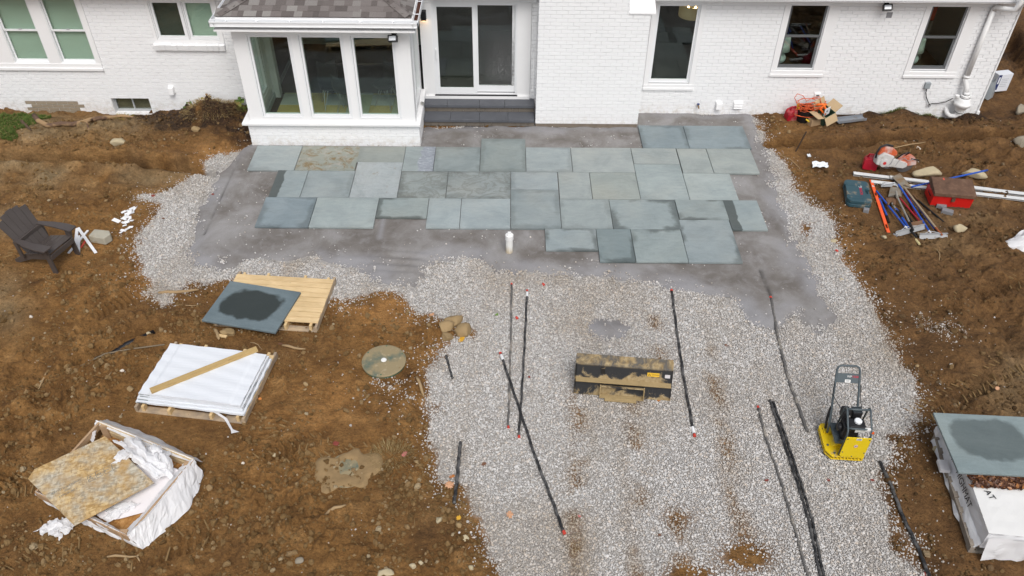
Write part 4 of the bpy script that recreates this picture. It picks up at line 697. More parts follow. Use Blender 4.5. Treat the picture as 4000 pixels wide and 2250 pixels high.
    # ---- fixtures on the walls
    def vent(x, z, w, h, slats, label):
        b = MB(); b.box(x-w/2, x+w/2, Y0-.02, Y0+.01, z-h/2, z+h/2)
        if not slats: b.prism([(Y0-.02, z-h/2-.01), (Y0-.09, z-h/2-.01), (Y0-.075, z+h/2-.03), (Y0-.02, z+h/2)], x-w/2+.012, x+w/2-.012, 'YZ')
        v = b.build('wall_vent', M['trim'], H, label=label, bevel=.004)
        for k in range(slats): s = MB(); zc = z-h/2+.03+k*(h-.04)/slats; s.prism([(Y0-.02, zc+.04), (Y0-.06, zc), (Y0-.055, zc-.008), (Y0-.02, zc+.028)], x-w/2+.01, x+w/2-.01, 'YZ'); s.build('louvre', M['trim'], v)
    vent(-7.19, .485, .125, .165, 0, 'white dryer hood on the left wall'); vent(4.55, .225, .14, .155, 0, 'white dryer hood low on the right wall'); vent(4.97, .215, .20, .19, 4, 'louvred white vent low on the right wall')
    b = MB(); b.box(6.56, 6.70, Y0-.03, Y0+.01, .42, .52); v = b.build('outlet_box', M['trim'], H, bevel=.02); b = MB(); b.box(6.60, 6.665, Y0-.036, Y0-.028, .455, .485); b.build('socket', M['dark'], v)
    b = MB(); b.tube([(4.10, Y0+.02, .225), (4.10, Y0-.07, .225), (4.115, Y0-.10, .17)], .016, 8); v = b.build('spigot', mat('brass_spigot', L(.22, .14, .07), .35, .2, metal=.8), H); b = MB(); b.lathe([(.03, 0), (.032, .008), (.03, .014)], 8, (4.10, Y0-.06, .25)); b.build('handwheel', mat('blue_handwheel', L(.03, .05, .16), .5), v)
    b = MB(); b.box(7.575, 7.69, Y0-.004, Y0+.004, 2.185, 2.30); b.build('bare_patch', mat('bare_mortar_patch', L(.26, .26, .27), .95, .2, 20, bump=.5), H, label='grey unpainted patch below the floodlight')
    lens = N('lamp_lens'); lens.fin(L(.75, .78, .82), .15, 0, .5)
    def flood(x, y, z, label):
        b = MB(); b.box(x-.045, x+.045, y-.05, y+.01, z-.01, z+.12); b.beam((x, y-.05, z+.03), (x-.01, y-.13, z-.015), .04, .04); v = b.build('floodlight', M['black'], H, label=label)
        b = MB(); b.M = Matrix.Translation((x-.015, y-.16, z-.03)) @ Matrix.Rotation(R(-38), 4, 'X') @ Matrix.Rotation(R(-8), 4, 'Z'); frame(b, -.085, .085, -.06, .06, .018, -.05, .05); b.box(-.085, .085, .03, .05, -.06, .06); b.build('lamp_housing', M['black'], v, bevel=.006)
        b = MB(); b.M = Matrix.Translation((x-.015, y-.16, z-.03)) @ Matrix.Rotation(R(-38), 4, 'X') @ Matrix.Rotation(R(-8), 4, 'Z'); b.box(-.065, .065, -.035, -.03, -.04, .04); b.build('lens', lens.m, v)
    flood(7.49, Y0, 2.49, 'black floodlight under the right eave'); flood(-2.12, YS, 2.42, 'black floodlight at the sunroom corner')
    b = MB(); b.box(-1.76, -1.655, Y0-.115, Y0-.01, 2.09, 2.28); v = b.build('wall_sconce', M['black'], H, label='lit black square wall light left of the sliding door')
    em = N('warm_bulb'); em.fin(L(.9, .7, .4)); em.b.inputs['Emission Color'].default_value = (1, .62, .28, 1); em.b.inputs['Emission Strength'].default_value = 9; b = MB(); b.box(-1.745, -1.67, Y0-.10, Y0-.03, 2.082, 2.089); b.build('bulb', em.m, v)
    # radon fan and its pipe, junction box, cord
    pv = mat('white_pvc', L(.80, .80, .79), .35, .03); rub = mat('grey_rubber_band', L(.12, .12, .12), .6)
    b = MB(); b.tube([(9.64, Y0-.075, 2.44), (9.64, Y0-.075, .93)], .052, 14); f = b.build('exhaust_fan', pv, H, smooth=True, label='white radon fan and pipe beside the right corner')
    b = MB(); b.tube([(9.64, Y0-.08, 2.40), (9.66, Y0-.10, 2.47), (9.76, Y0-.30, 2.50), (9.86, Y0-.42, 2.55), (9.88, Y0-.44, 2.7), (9.88, Y0-.44, 3.3)], .054, 12); b.build('upper_pipe', pv, f, smooth=True)
    b = MB(); b.tube([(9.64, Y0-.075, .95), (9.645, Y0-.08, .86), (9.69, Y0-.13, .74), (9.71, Y0-.15, .62)], .055, 14); b.lathe([(.065, .93), (.065, .98)], 14, (9.64, Y0-.075, 0)); b.build('pipe_bend', pv, f, smooth=True)
    b = MB(); b.lathe([(.06, .18), (.085, .20), (.085, .245), (.10, .25), (.12, .30), (.165, .36), (.175, .39), (.175, .41), (.15, .45), (.125, .50), (.10, .53), (.09, .535), (.09, .585), (.06, .60), (.055, .64)], 22, (9.71, Y0-.19, 0)); b.build('fan_body', pv, f, smooth=False, bevel=.004)
    for z, r_ in ((.20, .089), (.27, .104), (.535, .098), (.60, .068)): b = MB(); b.lathe([(r_, z-.007), (r_+.003, z), (r_, z+.007)], 20, (9.71, Y0-.19, 0)); b.build('clamp_band', rub, f)
    b = MB(); b.tube([(9.71, Y0-.19, .20), (9.70, Y0-.19, .13), (9.66, Y0-.18, .085), (9.58, Y0-.15, .07), (9.53, Y0-.09, .09), (9.51, Y0-.03, .15), (9.51, Y0+.02, .17)], .05, 12); b.build('lower_elbow', pv, f, smooth=True)
    b = MB(); b.lathe([(.035, 0), (.045, .02), (.045, .06), (.02, .07)], 12, (9.53, Y0-.20, .53)); b.build('sensor_port', pv, f)
    b = MB(); b.box(8.85, 8.965, Y0-.06, Y0, .655, .79); v = b.build('junction_box', mat('grey_outdoor_box', L(.30, .33, .35), .35), H, bevel=.008)
    b = MB(); b.tube([(8.91, Y0-.04, .66), (8.93, Y0-.03, .56), (8.98, Y0-.03, .44), (9.05, Y0-.03, .34), (9.12, Y0-.05, .25), (9.10, Y0-.05, .22), (9.07, Y0-.05, .27), (9.14, Y0-.04, .30), (9.28, Y0-.04, .31), (9.42, Y0-.05, .35), (9.50, Y0-.12, .47)], .009, 6); b.build('power_cord', M['black'], v)
    b = MB(); b.tube([(-1.80, 15.35, .60), (-1.76, 15.33, .60)], .03, 8); b.box(-1.775, -1.74, 15.30, 15.36, .565, .60); b.build('hose_bib', mat('zinc_fitting', L(.45, .45, .43), .4, metal=.6), H)
    # ---- interior things seen through the glass
    shell = mat('charcoal_chair_shell', L(.03, .03, .032), .5); wire = mat('chrome_wire', L(.55, .56, .55), .3, metal=.9); dark = mat('dark_table_top', L(.06, .04, .028), .4)
    def shellchair(x, y, rz, label):
        t = thing('dining_chair', label, 'chair', (x, y, .31), rz, 'shell chairs inside the sunroom')
        b = MB(); b.grid(9, 9, lambda u, v: ((u-.5)*.46*(1-.15*v*v), -.22+.42*min(v*1.5, 1)+.05*max(0, v-.6), .45+.07*(2*u-1)**2+(.42*max(0, (v-.55)/.45)**1.2))); b.build('shell', shell, t, smooth=True, thick=.012)
        for sx in (-1, 1):
            for sy in (-1, 1): b = MB(); b.tube([(sx*.05, sy*.05, .44), (sx*.2, sy*.2, .0)], .006, 5); b.tube([(sx*.14, sy*.02, .44), (sx*.2, sy*.2, .0)], .006, 5); b.build('leg', wire, t)
    shellchair(-3.72, 15.75, R(20), 'dark shell chair behind the middle sunroom window'); shellchair(-2.55, 15.78, R(-30), 'dark shell chair behind the right sunroom window'); shellchair(-3.32, 15.45, R(160), 'dark shell chair nearest the middle sunroom pane')
    t = thing('dining_table', 'dark dining table standing inside the sunroom', 'table', (-3.1, 16.6, .31)); b = MB(); b.box(-.8, .8, -.4, .4, .70, .74); b.build('tabletop', dark, t)
    for sx in (-1, 1):
        for sy in (-1, 1): b = MB(); b.box(sx*.72-.03, sx*.72+.03, sy*.33-.03, sy*.33+.03, 0, .70); b.build('leg', dark, t)
    shade = N('lit_lamp_shade'); shade.fin(L(.55, .45, .30)); shade.b.inputs['Emission Color'].default_value = (1, .66, .30, 1); shade.b.inputs['Emission Strength'].default_value = .10
    t = thing('pendant_lamp', 'lit drum pendant lamp behind the tall window', 'lamp', (3.86, 16.95, 1.83)); b = MB(); n_ = 24
    b.add([(r_*math.cos(2*math.pi*k/n_), r_*math.sin(2*math.pi*k/n_), z) for z, r_ in ((0, .27), (.26, .27)) for k in range(n_)], [(k, (k+1) % n_, n_+(k+1) % n_, n_+k) for k in range(n_)]); b.build('shade', shade.m, t, thick=.006, smooth=True)
    for k in range(3): b = MB(); b.lathe([(.01, 0), (.025, .02), (.03, .05), (.012, .09)], 8, (.09*math.cos(k*2.1+.5), .09*math.sin(k*2.1+.5), .10)); b.build('bulb', em.m, t)
    b = MB(); b.tube([(0, 0, .10), (0, 0, .88)], .008, 6); b.box(-.10, .10, -.01, .01, .10, .12); b.build('stem', M['black'], t)
    ls = mat('white_lamp_shade', L(.62, .66, .62), .7); base_m = mat('pale_lamp_base', L(.5, .55, .55), .4)
    for x, lb in ((5.75, 'white table lamp inside the middle window of the right wall'), (8.58, 'white table lamp inside the window nearest the right corner')):
        t = thing('table_lamp', lb, 'lamp', (x, 16.45, 1.02)); b = MB(); b.lathe([(.06, 0), (.13, .06), (.145, .13), (.11, .2), (.04, .25), (.03, .32)], 16); b.build('base', base_m, t, smooth=True); b = MB(); b.lathe([(.19, .30), (.15, .58)], 18); b.build('shade', ls, t, smooth=True)
        t = thing('side_table', 'dark side table carrying the lamp '+('in the middle window' if x < 7 else 'by the right corner'), 'table', (x, 16.5, .33)); b = MB(); b.box(-.3, .3, -.2, .25, .64, .69); b.build('tabletop', M['infloor'], t)
        for sx in (-.27, .27):
            for sy in (-.17, .22): b = MB(); b.box(sx-.02, sx+.02, sy-.02, sy+.02, 0, .64); b.build('leg', M['infloor'], t)
    t = thing('red_cushion', 'bright red cushion inside the window nearest the right corner', 'cushion', (8.72, 16.75, 1.85)); b = MB(); b.grid(8, 8, lambda u, v: ((u-.5)*.4, .09*math.sin(u*3.14)*math.sin(v*3.14), v*.42)); b.build('cover', mat('red_cloth', L(.5, .04, .02), .8), t, smooth=True, thick=.02)
    b = MB(); b.box(8.55, 8.90, 16.7, 16.95, .33, 1.85); tag(b.build('cabinet', M['inwall'], None), 'dark cabinet under the red cushion behind the right window', 'cabinet')
    # ---- steps
    T = thing('garden_steps', 'two dark stone steps up to the sliding door', 'steps', (0, 0, 0)); xs0, xs1 = -1.785, .555
    for z, yf, yb, cuts in ((.165, 15.435, 15.80, (0, .24, .50, .76, 1)), (.335, 15.745, 16.055, (0, .21, .50, .73, 1))):
        for p, q in zip(cuts[:-1], cuts[1:]):
            b = MB(); a_, c_ = xs0+(xs1-xs0)*p+.002, xs0+(xs1-xs0)*q-.002; b.box(a_-(a_+c_)/2, c_-(a_+c_)/2, yf-(yf+yb)/2, yb-(yf+yb)/2, -.065, rnd.uniform(0, .002)); o = b.build('tread', M['tread'], T, bevel=.006); o.location = ((a_+c_)/2, (yf+yb)/2, z)
        x = xs0+.003
        while x < xs1-.02:
            w = min(rnd.choice([.10, .15, .24, .28, .30]), xs1-x); b = MB(); b.box(-w/2+.002, w/2-.002, -.05, .05, -.05, .05); o = b.build('riser_block', M['riser'], T, bevel=.004); o.location = (x+w/2, yf+.075+rnd.uniform(0, .006), z-.117); x += w
    # vines on the wall
    leafm = N('vine_leaf'); leafm.fin(leafm.ramp(leafm.new('ShaderNodeObjectInfo').outputs['Random'], [(0, L(.05, .11, .02)), (.6, L(.10, .17, .03)), (.85, L(.28, .26, .05)), (1, L(.22, .07, .05))]), .6)
    stem = mat('vine_stem', L(.16, .11, .06), .8)
    def vine(x0, pts, n_, label, sz):
        t = thing('climbing_vine', label, 'vine', (x0, Y0-.05, -.05)); lm = None
        for P in pts: b = MB(); b.tube([(p[0], -.01-.02*rnd.random(), p[1]) for p in P], .005, 5); b.build('stem', stem, t)
        for k in range(n_):
            P = rnd.choice(pts); i = rnd.randint(1, len(P)-1); px, pz = P[i]; px += rnd.uniform(-.07, .07); pz += rnd.uniform(-.05, .05)
            if not lm: b = MB(); b.add([(0, 0, 0), (.5, -.08, -.25), (.42, .0, -.75), (0, -.06, -1.1), (-.42, 0, -.75), (-.5, -.08, -.25)], [(0, 1, 2, 3), (0, 3, 4, 5)]); o = lm = b.build('leaf', leafm.m, t)
            else: o = inst('leaf', lm, t)
            s_ = rnd.uniform(.6, 1.1)*sz; o.scale = (s_, s_, s_); o.location = (px, -.04-.03*rnd.random(), pz); o.rotation_euler = (rnd.uniform(-.9, .1), rnd.uniform(-.8, .8), rnd.uniform(-.5, .5))
    vine(-5.55, [[(0, 0), (-.03, .25), (-.12, .38), (-.25, .40)], [(.05, 0), (.08, .2), (.05, .37), (.0, .42)], [(.12, 0), (.2, .12), (.25, .3), (.22, .38)], [(-.15, 0), (-.2, .15), (-.33, .2), (-.3, .3)]], 22, 'green leafy vine on the brick beside the sunroom corner', .10)
    vine(-6.75, [[(0, 0), (-.06, .2), (-.1, .33)], [(.05, 0), (.15, .25), (.25, .38), (.38, .45)], [(-.1, 0), (-.17, .15), (-.1, .28)]], 16, 'thin vine with reddish tip left of the leafy vine', .06)
    return H
# ================================================================== YARD THINGS
def rotz_of(a, b): return math.atan2(b.y-a.y, b.x-a.x)
def rock_mesh(name, m, size, seed, parent=None, flat=.75, rough=.28, n=2):
    import bmesh
    bm = bmesh.new(); bmesh.ops.create_icosphere(bm, subdivisions=n+1, radius=1); rs = np.random.RandomState(seed); off = rs.uniform(0, 50, 3)
    planes = [(Vector(rs.normal(size=3)).normalized(), rs.uniform(.45, .8)) for _ in range(9)]
    for v in bm.verts:
        p = v.co.copy()
        for nrm, dd in planes:
            e = p.dot(nrm)-dd
            if e > 0: p -= nrm*e*.95
        q = p*1.0; nz = float(fbm(np.array([q.x+off[0]+q.z*.7]), np.array([q.y+off[1]-q.z*.6]), .9, 3))
        v.co = p*(1+nz*rough)
    for v in bm.verts: v.co = Vector((v.co.x*size[0], v.co.y*size[1], v.co.z*size[2]))
    me = bpy.data.meshes.new(name); bm.to_mesh(me); bm.free(); me.polygons.foreach_set('use_smooth', [True]*len(me.polygons)); me.materials.append(m)
    o = bpy.data.objects.new(name, me); C.objects.link(o)
    if parent: o.parent = parent
    return o
def wood_mat(name, c0, c1, knots=True, grey=0):
    n = N(name); v = n.vary(n.coord('Object')); s_ = n.scale(v, (1.3, 14, 14)); a = n.noise(s_, 3.2, 6, .65, .9); b = n.noise(v, 2.0, 3)
    c = n.mix(n.ramp(a, [(.3, 0), (.7, 1)]), c0, c1); c = n.mix(n.ramp(b, [(.45, 0), (.75, .5)]), c, tuple(x*.72 for x in c0[:3])+(1,))
    if knots: k = n.vor(n.scale(v, (1, 3.2, 3.2)), 2.6); c = n.mix(n.ramp(k, [(.03, .85), (.07, 0)]), c, tuple(x*.35 for x in c0[:3])+(1,))
    if grey: c = n.mix(n.math('MULTIPLY', n.ramp(n.noise(v, 3, 5), [(.42, 0), (.6, 1)]), grey), c, L(.23, .19, .155))
    n.bump(a, .2, .004); return n.fin(c, .72, 0, .25)
def osb_mat(name, weather):
    n = N(name); v = n.coord('Object'); rot = n.new('ShaderNodeVectorRotate'); n.put(rot.inputs['Vector'], n.mix(.03, v, n.noise(v, 8, 2), 'ADD')); rot.inputs['Angle'].default_value = .35
    r = rot.outputs[0]; a = n.vor(n.scale(r, (17, 44, 1)), 1.0, out='Color'); b = n.vor(n.scale(n.mix(.5, r, L(.3, .3, 0), 'ADD'), (40, 19, 1)), 1.0, out='Color'); sa = n.new('ShaderNodeSeparateColor'); n.put(sa.inputs[0], n.mix(.45, a, b))
    c = n.ramp(sa.outputs[0], [(.1, L(.33, .21, .09)), (.4, L(.43, .29, .135)), (.6, L(.50, .35, .175)), (.9, L(.60, .46, .26))])
    if weather:
        c = n.mix(1, c, L(.98, .95, .86), 'MULTIPLY'); w = n.ramp(n.noise(v, 2.6, 6, .65), [(.42, 0), (.60, .9)]); c = n.mix(w, c, n.ramp(sa.outputs[0], [(.2, L(.28, .26, .21)), (.8, L(.52, .49, .41))]))
        c = n.mix(n.ramp(n.noise(v, 3.5, 5), [(.50, 0), (.68, .7)]), c, L(.40, .235, .075))
    else: c = n.mix(1, c, L(.85, .62, .42), 'MULTIPLY')
    n.bump(sa.outputs[0], .35, .004); return n.fin(c, .8, 0, .2)
def film_mat(name, col, tr=.25, rough=.35, wr=9):
    n = N(name); v = n.coord('Object'); c = n.mix(n.noise(v, 6, 4), col, tuple(min(1, x*1.06) for x in col[:3])+(1,)); n.bump(n.noise(n.scale(v, (1, 1.4, 1)), wr, 3, .5, .8), .25, .02); n.fin(c, rough, 0, .45)
    t1, t2, mx, m2 = n.new('ShaderNodeBsdfTranslucent'), n.new('ShaderNodeBsdfTransparent'), n.new('ShaderNodeMixShader'), n.new('ShaderNodeMixShader'); t1.inputs[0].default_value = col
    mx.inputs[0].default_value = .3; n.l.new(n.b.outputs[0], mx.inputs[1]); n.l.new(t1.outputs[0], mx.inputs[2]); m2.inputs[0].default_value = tr; n.l.new(mx.outputs[0], m2.inputs[1]); n.l.new(t2.outputs[0], m2.inputs[2]); n.l.new(m2.outputs[0], n.out.inputs[0]); return n.m
def pallet(name, label, p0, p1, w_back, h, M, deck_n, deck=True, group='timber pallets', cols=None):
    # p0->p1 front edge on the ground, w_back depth behind it; local x along the front, y back
    rz = rotz_of(p0, p1); ln = (p1-p0).length; t = thing(name, label, 'pallet', (p0.x, p0.y, 0), rz, group); t.location.z = 0
    z0, z1, z2, z3 = 0, .018, h-.02, h
    for i, x in enumerate((.0, ln*.30, ln*.68, ln-.04)):
        b = MB(); b.box(x, x+.04, 0, w_back, z1, z2); b.build('stringer', M['side'] if i in (0, 3) else M['new'], t, bevel=.002)
    for y in (0, w_back*.45, w_back-.11): b = MB(); b.box(.002, ln-.002, y, y+.11, z0, z1); b.build('bottom_board', M['side'], t, bevel=.002)
    for x, y in ((.09, .02), (.09, w_back-.10), (ln-.13, .02), (ln-.13, w_back-.10)): b = MB(); b.box(x, x+.04, y, y+.08, z1, z2); b.build('block', M['new'], t)
    if deck:
        bw = (w_back-.16)/deck_n
        for k in range(deck_n):
            b = MB(); b.box(-ln/2+.004, ln/2-.004, .002, bw-.007, -.02, 0); o = b.build('deck_board', M['deck'], t, bevel=.002); o.location = (ln/2+rnd.uniform(-.006, .006), .08+k*bw, h+rnd.uniform(0, .003)); o.rotation_euler = (0, 0, rnd.uniform(-.003, .003))
    return t
def make_pallets():
    M = {'new': wood_mat('fresh_pine', L(.62, .44, .22), L(.72, .54, .30)), 'deck': wood_mat('pine_deck', L(.60, .42, .21), L(.76, .58, .34)), 'side': wood_mat('dirty_pine', L(.42, .31, .20), L(.58, .45, .30), True, .7)}
    # pallet with the leaning slab
    a = Vector((-4.62, 9.30, 0)); b_ = Vector((-2.925, 9.16, 0)); a = b_+(a-b_).normalized()*1.63
    t = pallet('wooden_pallet', 'empty pine pallet of pale boards on the gravel edge', a, b_, 1.20, .135, M, 9); t.rotation_euler = (0, 0, rotz_of(a, b_))
    s = MB(); s.box(-.61, .61, -.475, .475, -.036, 0); o = s.build('bluestone_slab', bluestone('bluestone_puddle', 'puddle'), None, bevel=.004); c = [g(700+x/3.623, 1000+y/3.623, z) for x, y, z in ((705, 352, .180), (1698, 510, .180), (1385, 1085, .178), (335, 905, .178))]
    cen = sum(c, Vector())/4; ex = ((c[1]-c[0])+(c[2]-c[3])).normalized(); ey = ((c[0]-c[3])+(c[1]-c[2])); ey = (ey-ex*ey.dot(ex)).normalized(); o.matrix_world = Matrix.Translation(cen) @ Matrix((ex, ey, ex.cross(ey))).transposed().to_4x4(); o.color = (.54, .62, .67, 1)
    tag(o, 'blue-grey stone slab with a dark wet patch leaning across a pallet', 'stone slab', 'stone slabs off the patio')
    b = MB(); b.beam((0, 0, 0), (.16, -.05, .01), .05, .02); tag(b.build('wood_chip', M['new'], None), 'torn yellow wood splinter below the leaning stone slab', 'wood chip').location = on(547, 845, .02); bpy.context.view_layer.objects.active = None
    # pallet with foam-wrapped slabs
    p5 = lambda x, y, z=0: g(450+x/3.293, 1280+y/3.293, z)
    a, b_ = p5(270, 1085), p5(1680, 1245); t = pallet('wooden_pallet', 'muddy pallet under the stack of white foam-wrapped slabs', a, b_, 1.30, .13, M, 9)
    foam = N('white_foam_sheet'); v = foam.coord('Object'); wv = foam.noise(foam.scale(v, (.6, 9, 1)), 3.5, 4); c = foam.mix(wv, L(.66, .69, .73), L(.73, .75, .78)); foam.bump(wv, .3, .01); foam.fin(c, .55, 0, .3); edge = mat('dark_stone_edge', L(.19, .21, .22), .7)
    q = [p5(330, 850, .27), p5(1640, 1005, .27), p5(1940, 340, .27), p5(660, 205, .27)]; cen = sum(q, Vector())/4; rz = rotz_of(q[0], q[1]); W_ = ((q[1]-q[0]).length+(q[2]-q[3]).length)/2; D_ = ((q[3]-q[0]).length+(q[2]-q[1]).length)/2
    names = ['lowest white foam-wrapped slab, widest in the stack on the muddy pallet', 'second foam-wrapped slab from the bottom of the white stack', 'third foam-wrapped slab in the white stack', 'top foam-wrapped slab of the white stack under the timber beam']
    for k in range(4):
        w, dd = (W_+(.07, .03, .0, -.02)[k])/2, (D_+(.08, .03, .01, 0)[k])/2; th = .034; b = MB()
        b.grid(34, 26, lambda u, v_: ((u-.5)*2*w+.004*math.sin(v_*30+k*2)*(1 if u in (0, 1) else 0), (v_-.5)*2*dd+.003*math.sin(u*26+k)*(1 if v_ in (0, 1) else 0), th+(.012 if .10 < u < .90 else 0)*(k == 3)+.003*math.sin(u*9+v_*31+k)))
        n0 = len(b.v); ring = [i for i in range(34)]+[j*34+33 for j in range(1, 26)]+[25*34+i for i in range(32, -1, -1)]+[j*34 for j in range(24, 0, -1)]
        b.v += [(b.v[i][0]*1.004, b.v[i][1]*1.004, .002+.004*rnd.random()) for i in ring]; m_ = len(ring); b.f += [(ring[i], n0+i, n0+(i+1) % m_, ring[(i+1) % m_]) for i in range(m_)]+[tuple(n0+i for i in range(m_))]
        o = b.build('foam_wrapped_slab', foam.m, None); o.location = (cen.x+rnd.uniform(-.012, .012), cen.y+(-.02, -.01, 0, 0)[k], .132+k*.0365); o.rotation_euler = (0, 0, rz+rnd.uniform(-.008, .008)); tag(o, names[k], 'wrapped slab', 'foam-wrapped slabs stacked on a pallet')
        e = MB(); e.box(w-.05, w+.003, -dd+.06, dd-.30*(k+1)/2, .012, .018); e.box(-w+.01, -w+.16, -dd-.004, -dd+.03, .010, .022); e.build('stone_edge', edge, o)
    a, b_ = p5(455, 815, .31), p5(1825, 272, .31); b = MB(); ln = (b_-a).length; b.box(0, ln, -.045, .045, 0, .04); o = b.build('timber_beam', wood_mat('tan_timber', L(.42, .28, .11), L(.54, .39, .18)), None, bevel=.003); o.location = a-Vector((0, 0, .02)); o.rotation_euler = (0, 0, rotz_of(a, b_)); tag(o, 'tan timber batten laid diagonally on the white wrapped stack', 'timber')
    st = [p5(*q_) for q_ in ((1230, 1055, .14), (1330, 1110, .10), (1420, 1170, .03), (1455, 1230, .012), (1500, 1310, .01), (1545, 1350, .01))]; b = MB()
    for i, p in enumerate(st): pass
    w_ = [.02, .02, .02, .016, .014, .05]; b.add([tuple(p+Vector((s_*w_[i], s_*w_[i]*.3, 0))) for i, p in enumerate(st) for s_ in (-1, 1)], [(2*i, 2*i+1, 2*i+3, 2*i+2) for i in range(5)]); tag(b.build('plastic_strip', film_mat('white_strip', L(.8, .8, .82), .05), None, thick=.002), 'white plastic strip trailing from the wrapped stack onto the soil', 'strip')
    # ---------------- white-wrapped crate with OSB sheet
    p6 = lambda x, y, z=0: g(50+x/2.415, 1600+y/2.415, z)
    A, B, Cc, D_ = p6(815, 115, .30), p6(1700, 470, .26), p6(1085, 1190, .20), p6(215, 775, .20)
    film = film_mat('white_wrap_film', L(.88, .88, .89), .02, .35, 5); clear = film_mat('milky_plastic', L(.90, .90, .91), .12, .25, 7); pale = wood_mat('pale_board', L(.58, .43, .24), L(.70, .55, .34)); grey = wood_mat('brown_board', L(.36, .23, .13), L(.46, .32, .20))
    fresh = osb_mat('fresh_osb', False); T = thing('wooden_crate', 'open timber crate wrapped outside in white plastic film', 'crate', (p6(950, 700).x, p6(950, 700).y, 0)); off = -T.location
    def board(p, q, h, w, m, nm, dz=0): b = MB(); b.beam(p+off-Vector((0, 0, h/2-dz)), q+off-Vector((0, 0, h/2-dz)), w, h); return b.build(nm, m, T, bevel=.003)
    board(A, B, .10, .035, pale, 'side_board'); board(A-Vector((0, 0, .13)), B-Vector((0, 0, .13)), .09, .035, pale, 'side_board'); board(B, Cc, .10, .03, grey, 'side_board'); board(D_, Cc, .10, .03, grey, 'side_board'); board(A, D_, .10, .03, grey, 'side_board')
    for P, Q in ((A, B), (Cc, D_), (B, Cc)):
        q_ = P.lerp(Q, .04)-(P-(A+B+Cc+D_)/4)*.04; b = MB(); b.beam(Vector((q_.x, q_.y, .02))+off, q_+off, .06, .09, (1, 0, 0)); b.build('corner_post', grey, T)
    def low(P, z): return Vector((P.x, P.y, z))
    b = MB(); qs = [low(A, .05), low(B, .05), low(Cc, .05), low(D_, .05)]; b.grid(2, 2, lambda u, v: tuple((qs[3].lerp(qs[2], u)).lerp(qs[0].lerp(qs[1], u), v)+off)); b.build('base_sheet', fresh, T, thick=.014)
    def skirt(rim, flare, nm, seed):                            # film wall from the rim out to the ground, folded over the top edge
        rs = np.random.RandomState(seed); n_ = len(rim); k = 9; b = MB(); pts = []
        for i in range((n_-1)*12+1):
            s_, f_ = divmod(i, 12); s_ = min(s_, n_-2); f_ = (i-s_*12)/12; top = rim[s_].lerp(rim[s_+1], f_); bot = flare[s_].lerp(flare[s_+1], f_); mid = (A+B+Cc+D_)/4; inn = (mid-top).normalized()
            row = []
            for j in range(k):
                v = j/(k-1); p = (top+inn*(.14 if seed == 5 else .05)+Vector((0, 0, -.05 if seed == 5 else -.035))) if j == 0 else ((top+Vector((0, 0, .012))) if j == 1 else top.lerp(bot, (j-1)/(k-2)))
                a_ = .007*math.sin(i*.9+j*.5+seed)+.010*math.sin(i*.37-j*.8); p = p+Vector((rs.uniform(-1, 1), rs.uniform(-1, 1), rs.uniform(-.6, .6)))*.006-inn*abs(a_)*(j > 1)*1.3; row.append(p+off)
            pts.append(row)
        b.add([tuple(p) for r in pts for p in r], [(i*k+j, i*k+j+1, (i+1)*k+j+1, (i+1)*k+j) for i in range(len(pts)-1) for j in range(k-1)]); return b.build(nm, film, T)
    skirt([p6(735, 295, .22), A+Vector((-.05, .02, 0)), A, A.lerp(B, .5), B], [p6(735, 295, .12), p6(800, 180, .02), p6(890, 95, .05), p6(1330, 260, .03), p6(1790, 500, .03)], 'wrap_film', 3)
    skirt([B, B.lerp(Cc, .35)+Vector((.04, 0, 0)), B.lerp(Cc, .75)+Vector((.05, -.02, 0)), Cc], [p6(1800, 620, .02), p6(1650, 950, .02), p6(1330, 1230, .02), p6(1220, 1318, .01)], 'wrap_film', 5)
    skirt([D_, D_.lerp(Cc, .35), D_.lerp(Cc, .6), Cc], [p6(210, 800, .02), p6(560, 1030, .02), p6(800, 1130, .01), p6(1220, 1318, .01)], 'wrap_film', 7)
    # foam liner, curled
    b = MB(); P = [p6(1100, 480, .20), p6(1660, 520, .24), p6(1650, 740, .14), p6(1450, 930, .08), p6(1130, 1000, .08), p6(900, 1075, .09), p6(720, 1010, .14), p6(700, 640, .18)]; cc = sum(P, Vector())/8
    b.add([tuple(cc)]+[tuple(p) for p in P], [(0, i+1, (i+1) % 8+1) for i in range(8)]); o = b.build('foam_sheet', mat('pink_white_foam', L(.74, .71, .72), .7, .05, 8, bump=.2, bs=25), None, thick=.006, sub=2, smooth=True); tag(o, 'pale foam sheet lying inside the wrapped crate', 'foam sheet')
    # OSB sheet
    zz = [.27, .33, .30, .24]; q = [p6(100, 610, zz[0]), p6(870, 250, zz[1]), p6(1335, 690, zz[2]), p6(580, 1095, zz[3])]; cen = sum(q, Vector())/4; ex = (q[2]-q[3]+q[1]-q[0]).normalized(); ey = (q[0]-q[3]+q[1]-q[2]); ey = (ey-ex*ey.dot(ex)).normalized(); Mw = Matrix.Translation(cen) @ Matrix((ex, ey, ex.cross(ey))).transposed().to_4x4(); inv = Mw.inverted()
    loc = [inv @ p for p in q]; c0 = loc[0].lerp(loc[3], .09); c1 = loc[0].lerp(loc[1], .13); poly = [(p.x, p.y) for p in (c0, loc[3], loc[2], loc[1], c1)]
    b = MB(); b.prism(poly, -.012, 0); o = b.build('osb_sheet', osb_mat('weathered_osb', True), None, bevel=.002); o.matrix_world = Mw; tag(o, 'weathered strand board sheet tilted over the wrapped crate', 'board')
    ink = mat('faded_ink', L(.15, .16, .15), .8)
    xl, xr_, yb = loc[3].x, loc[2].x, (loc[0].y+loc[3].y)/2; b = MB()
    for k in range(4): u = -.02+k*.10; b.box(u, u+.085, -.052, -.047, .0005, .0015); b.box(u, u+.085, .047, .052, .0005, .0015); b.box(u, u+.006, -.047, .047, .0005, .0015)
    b.build('stamp_frame', ink, o)
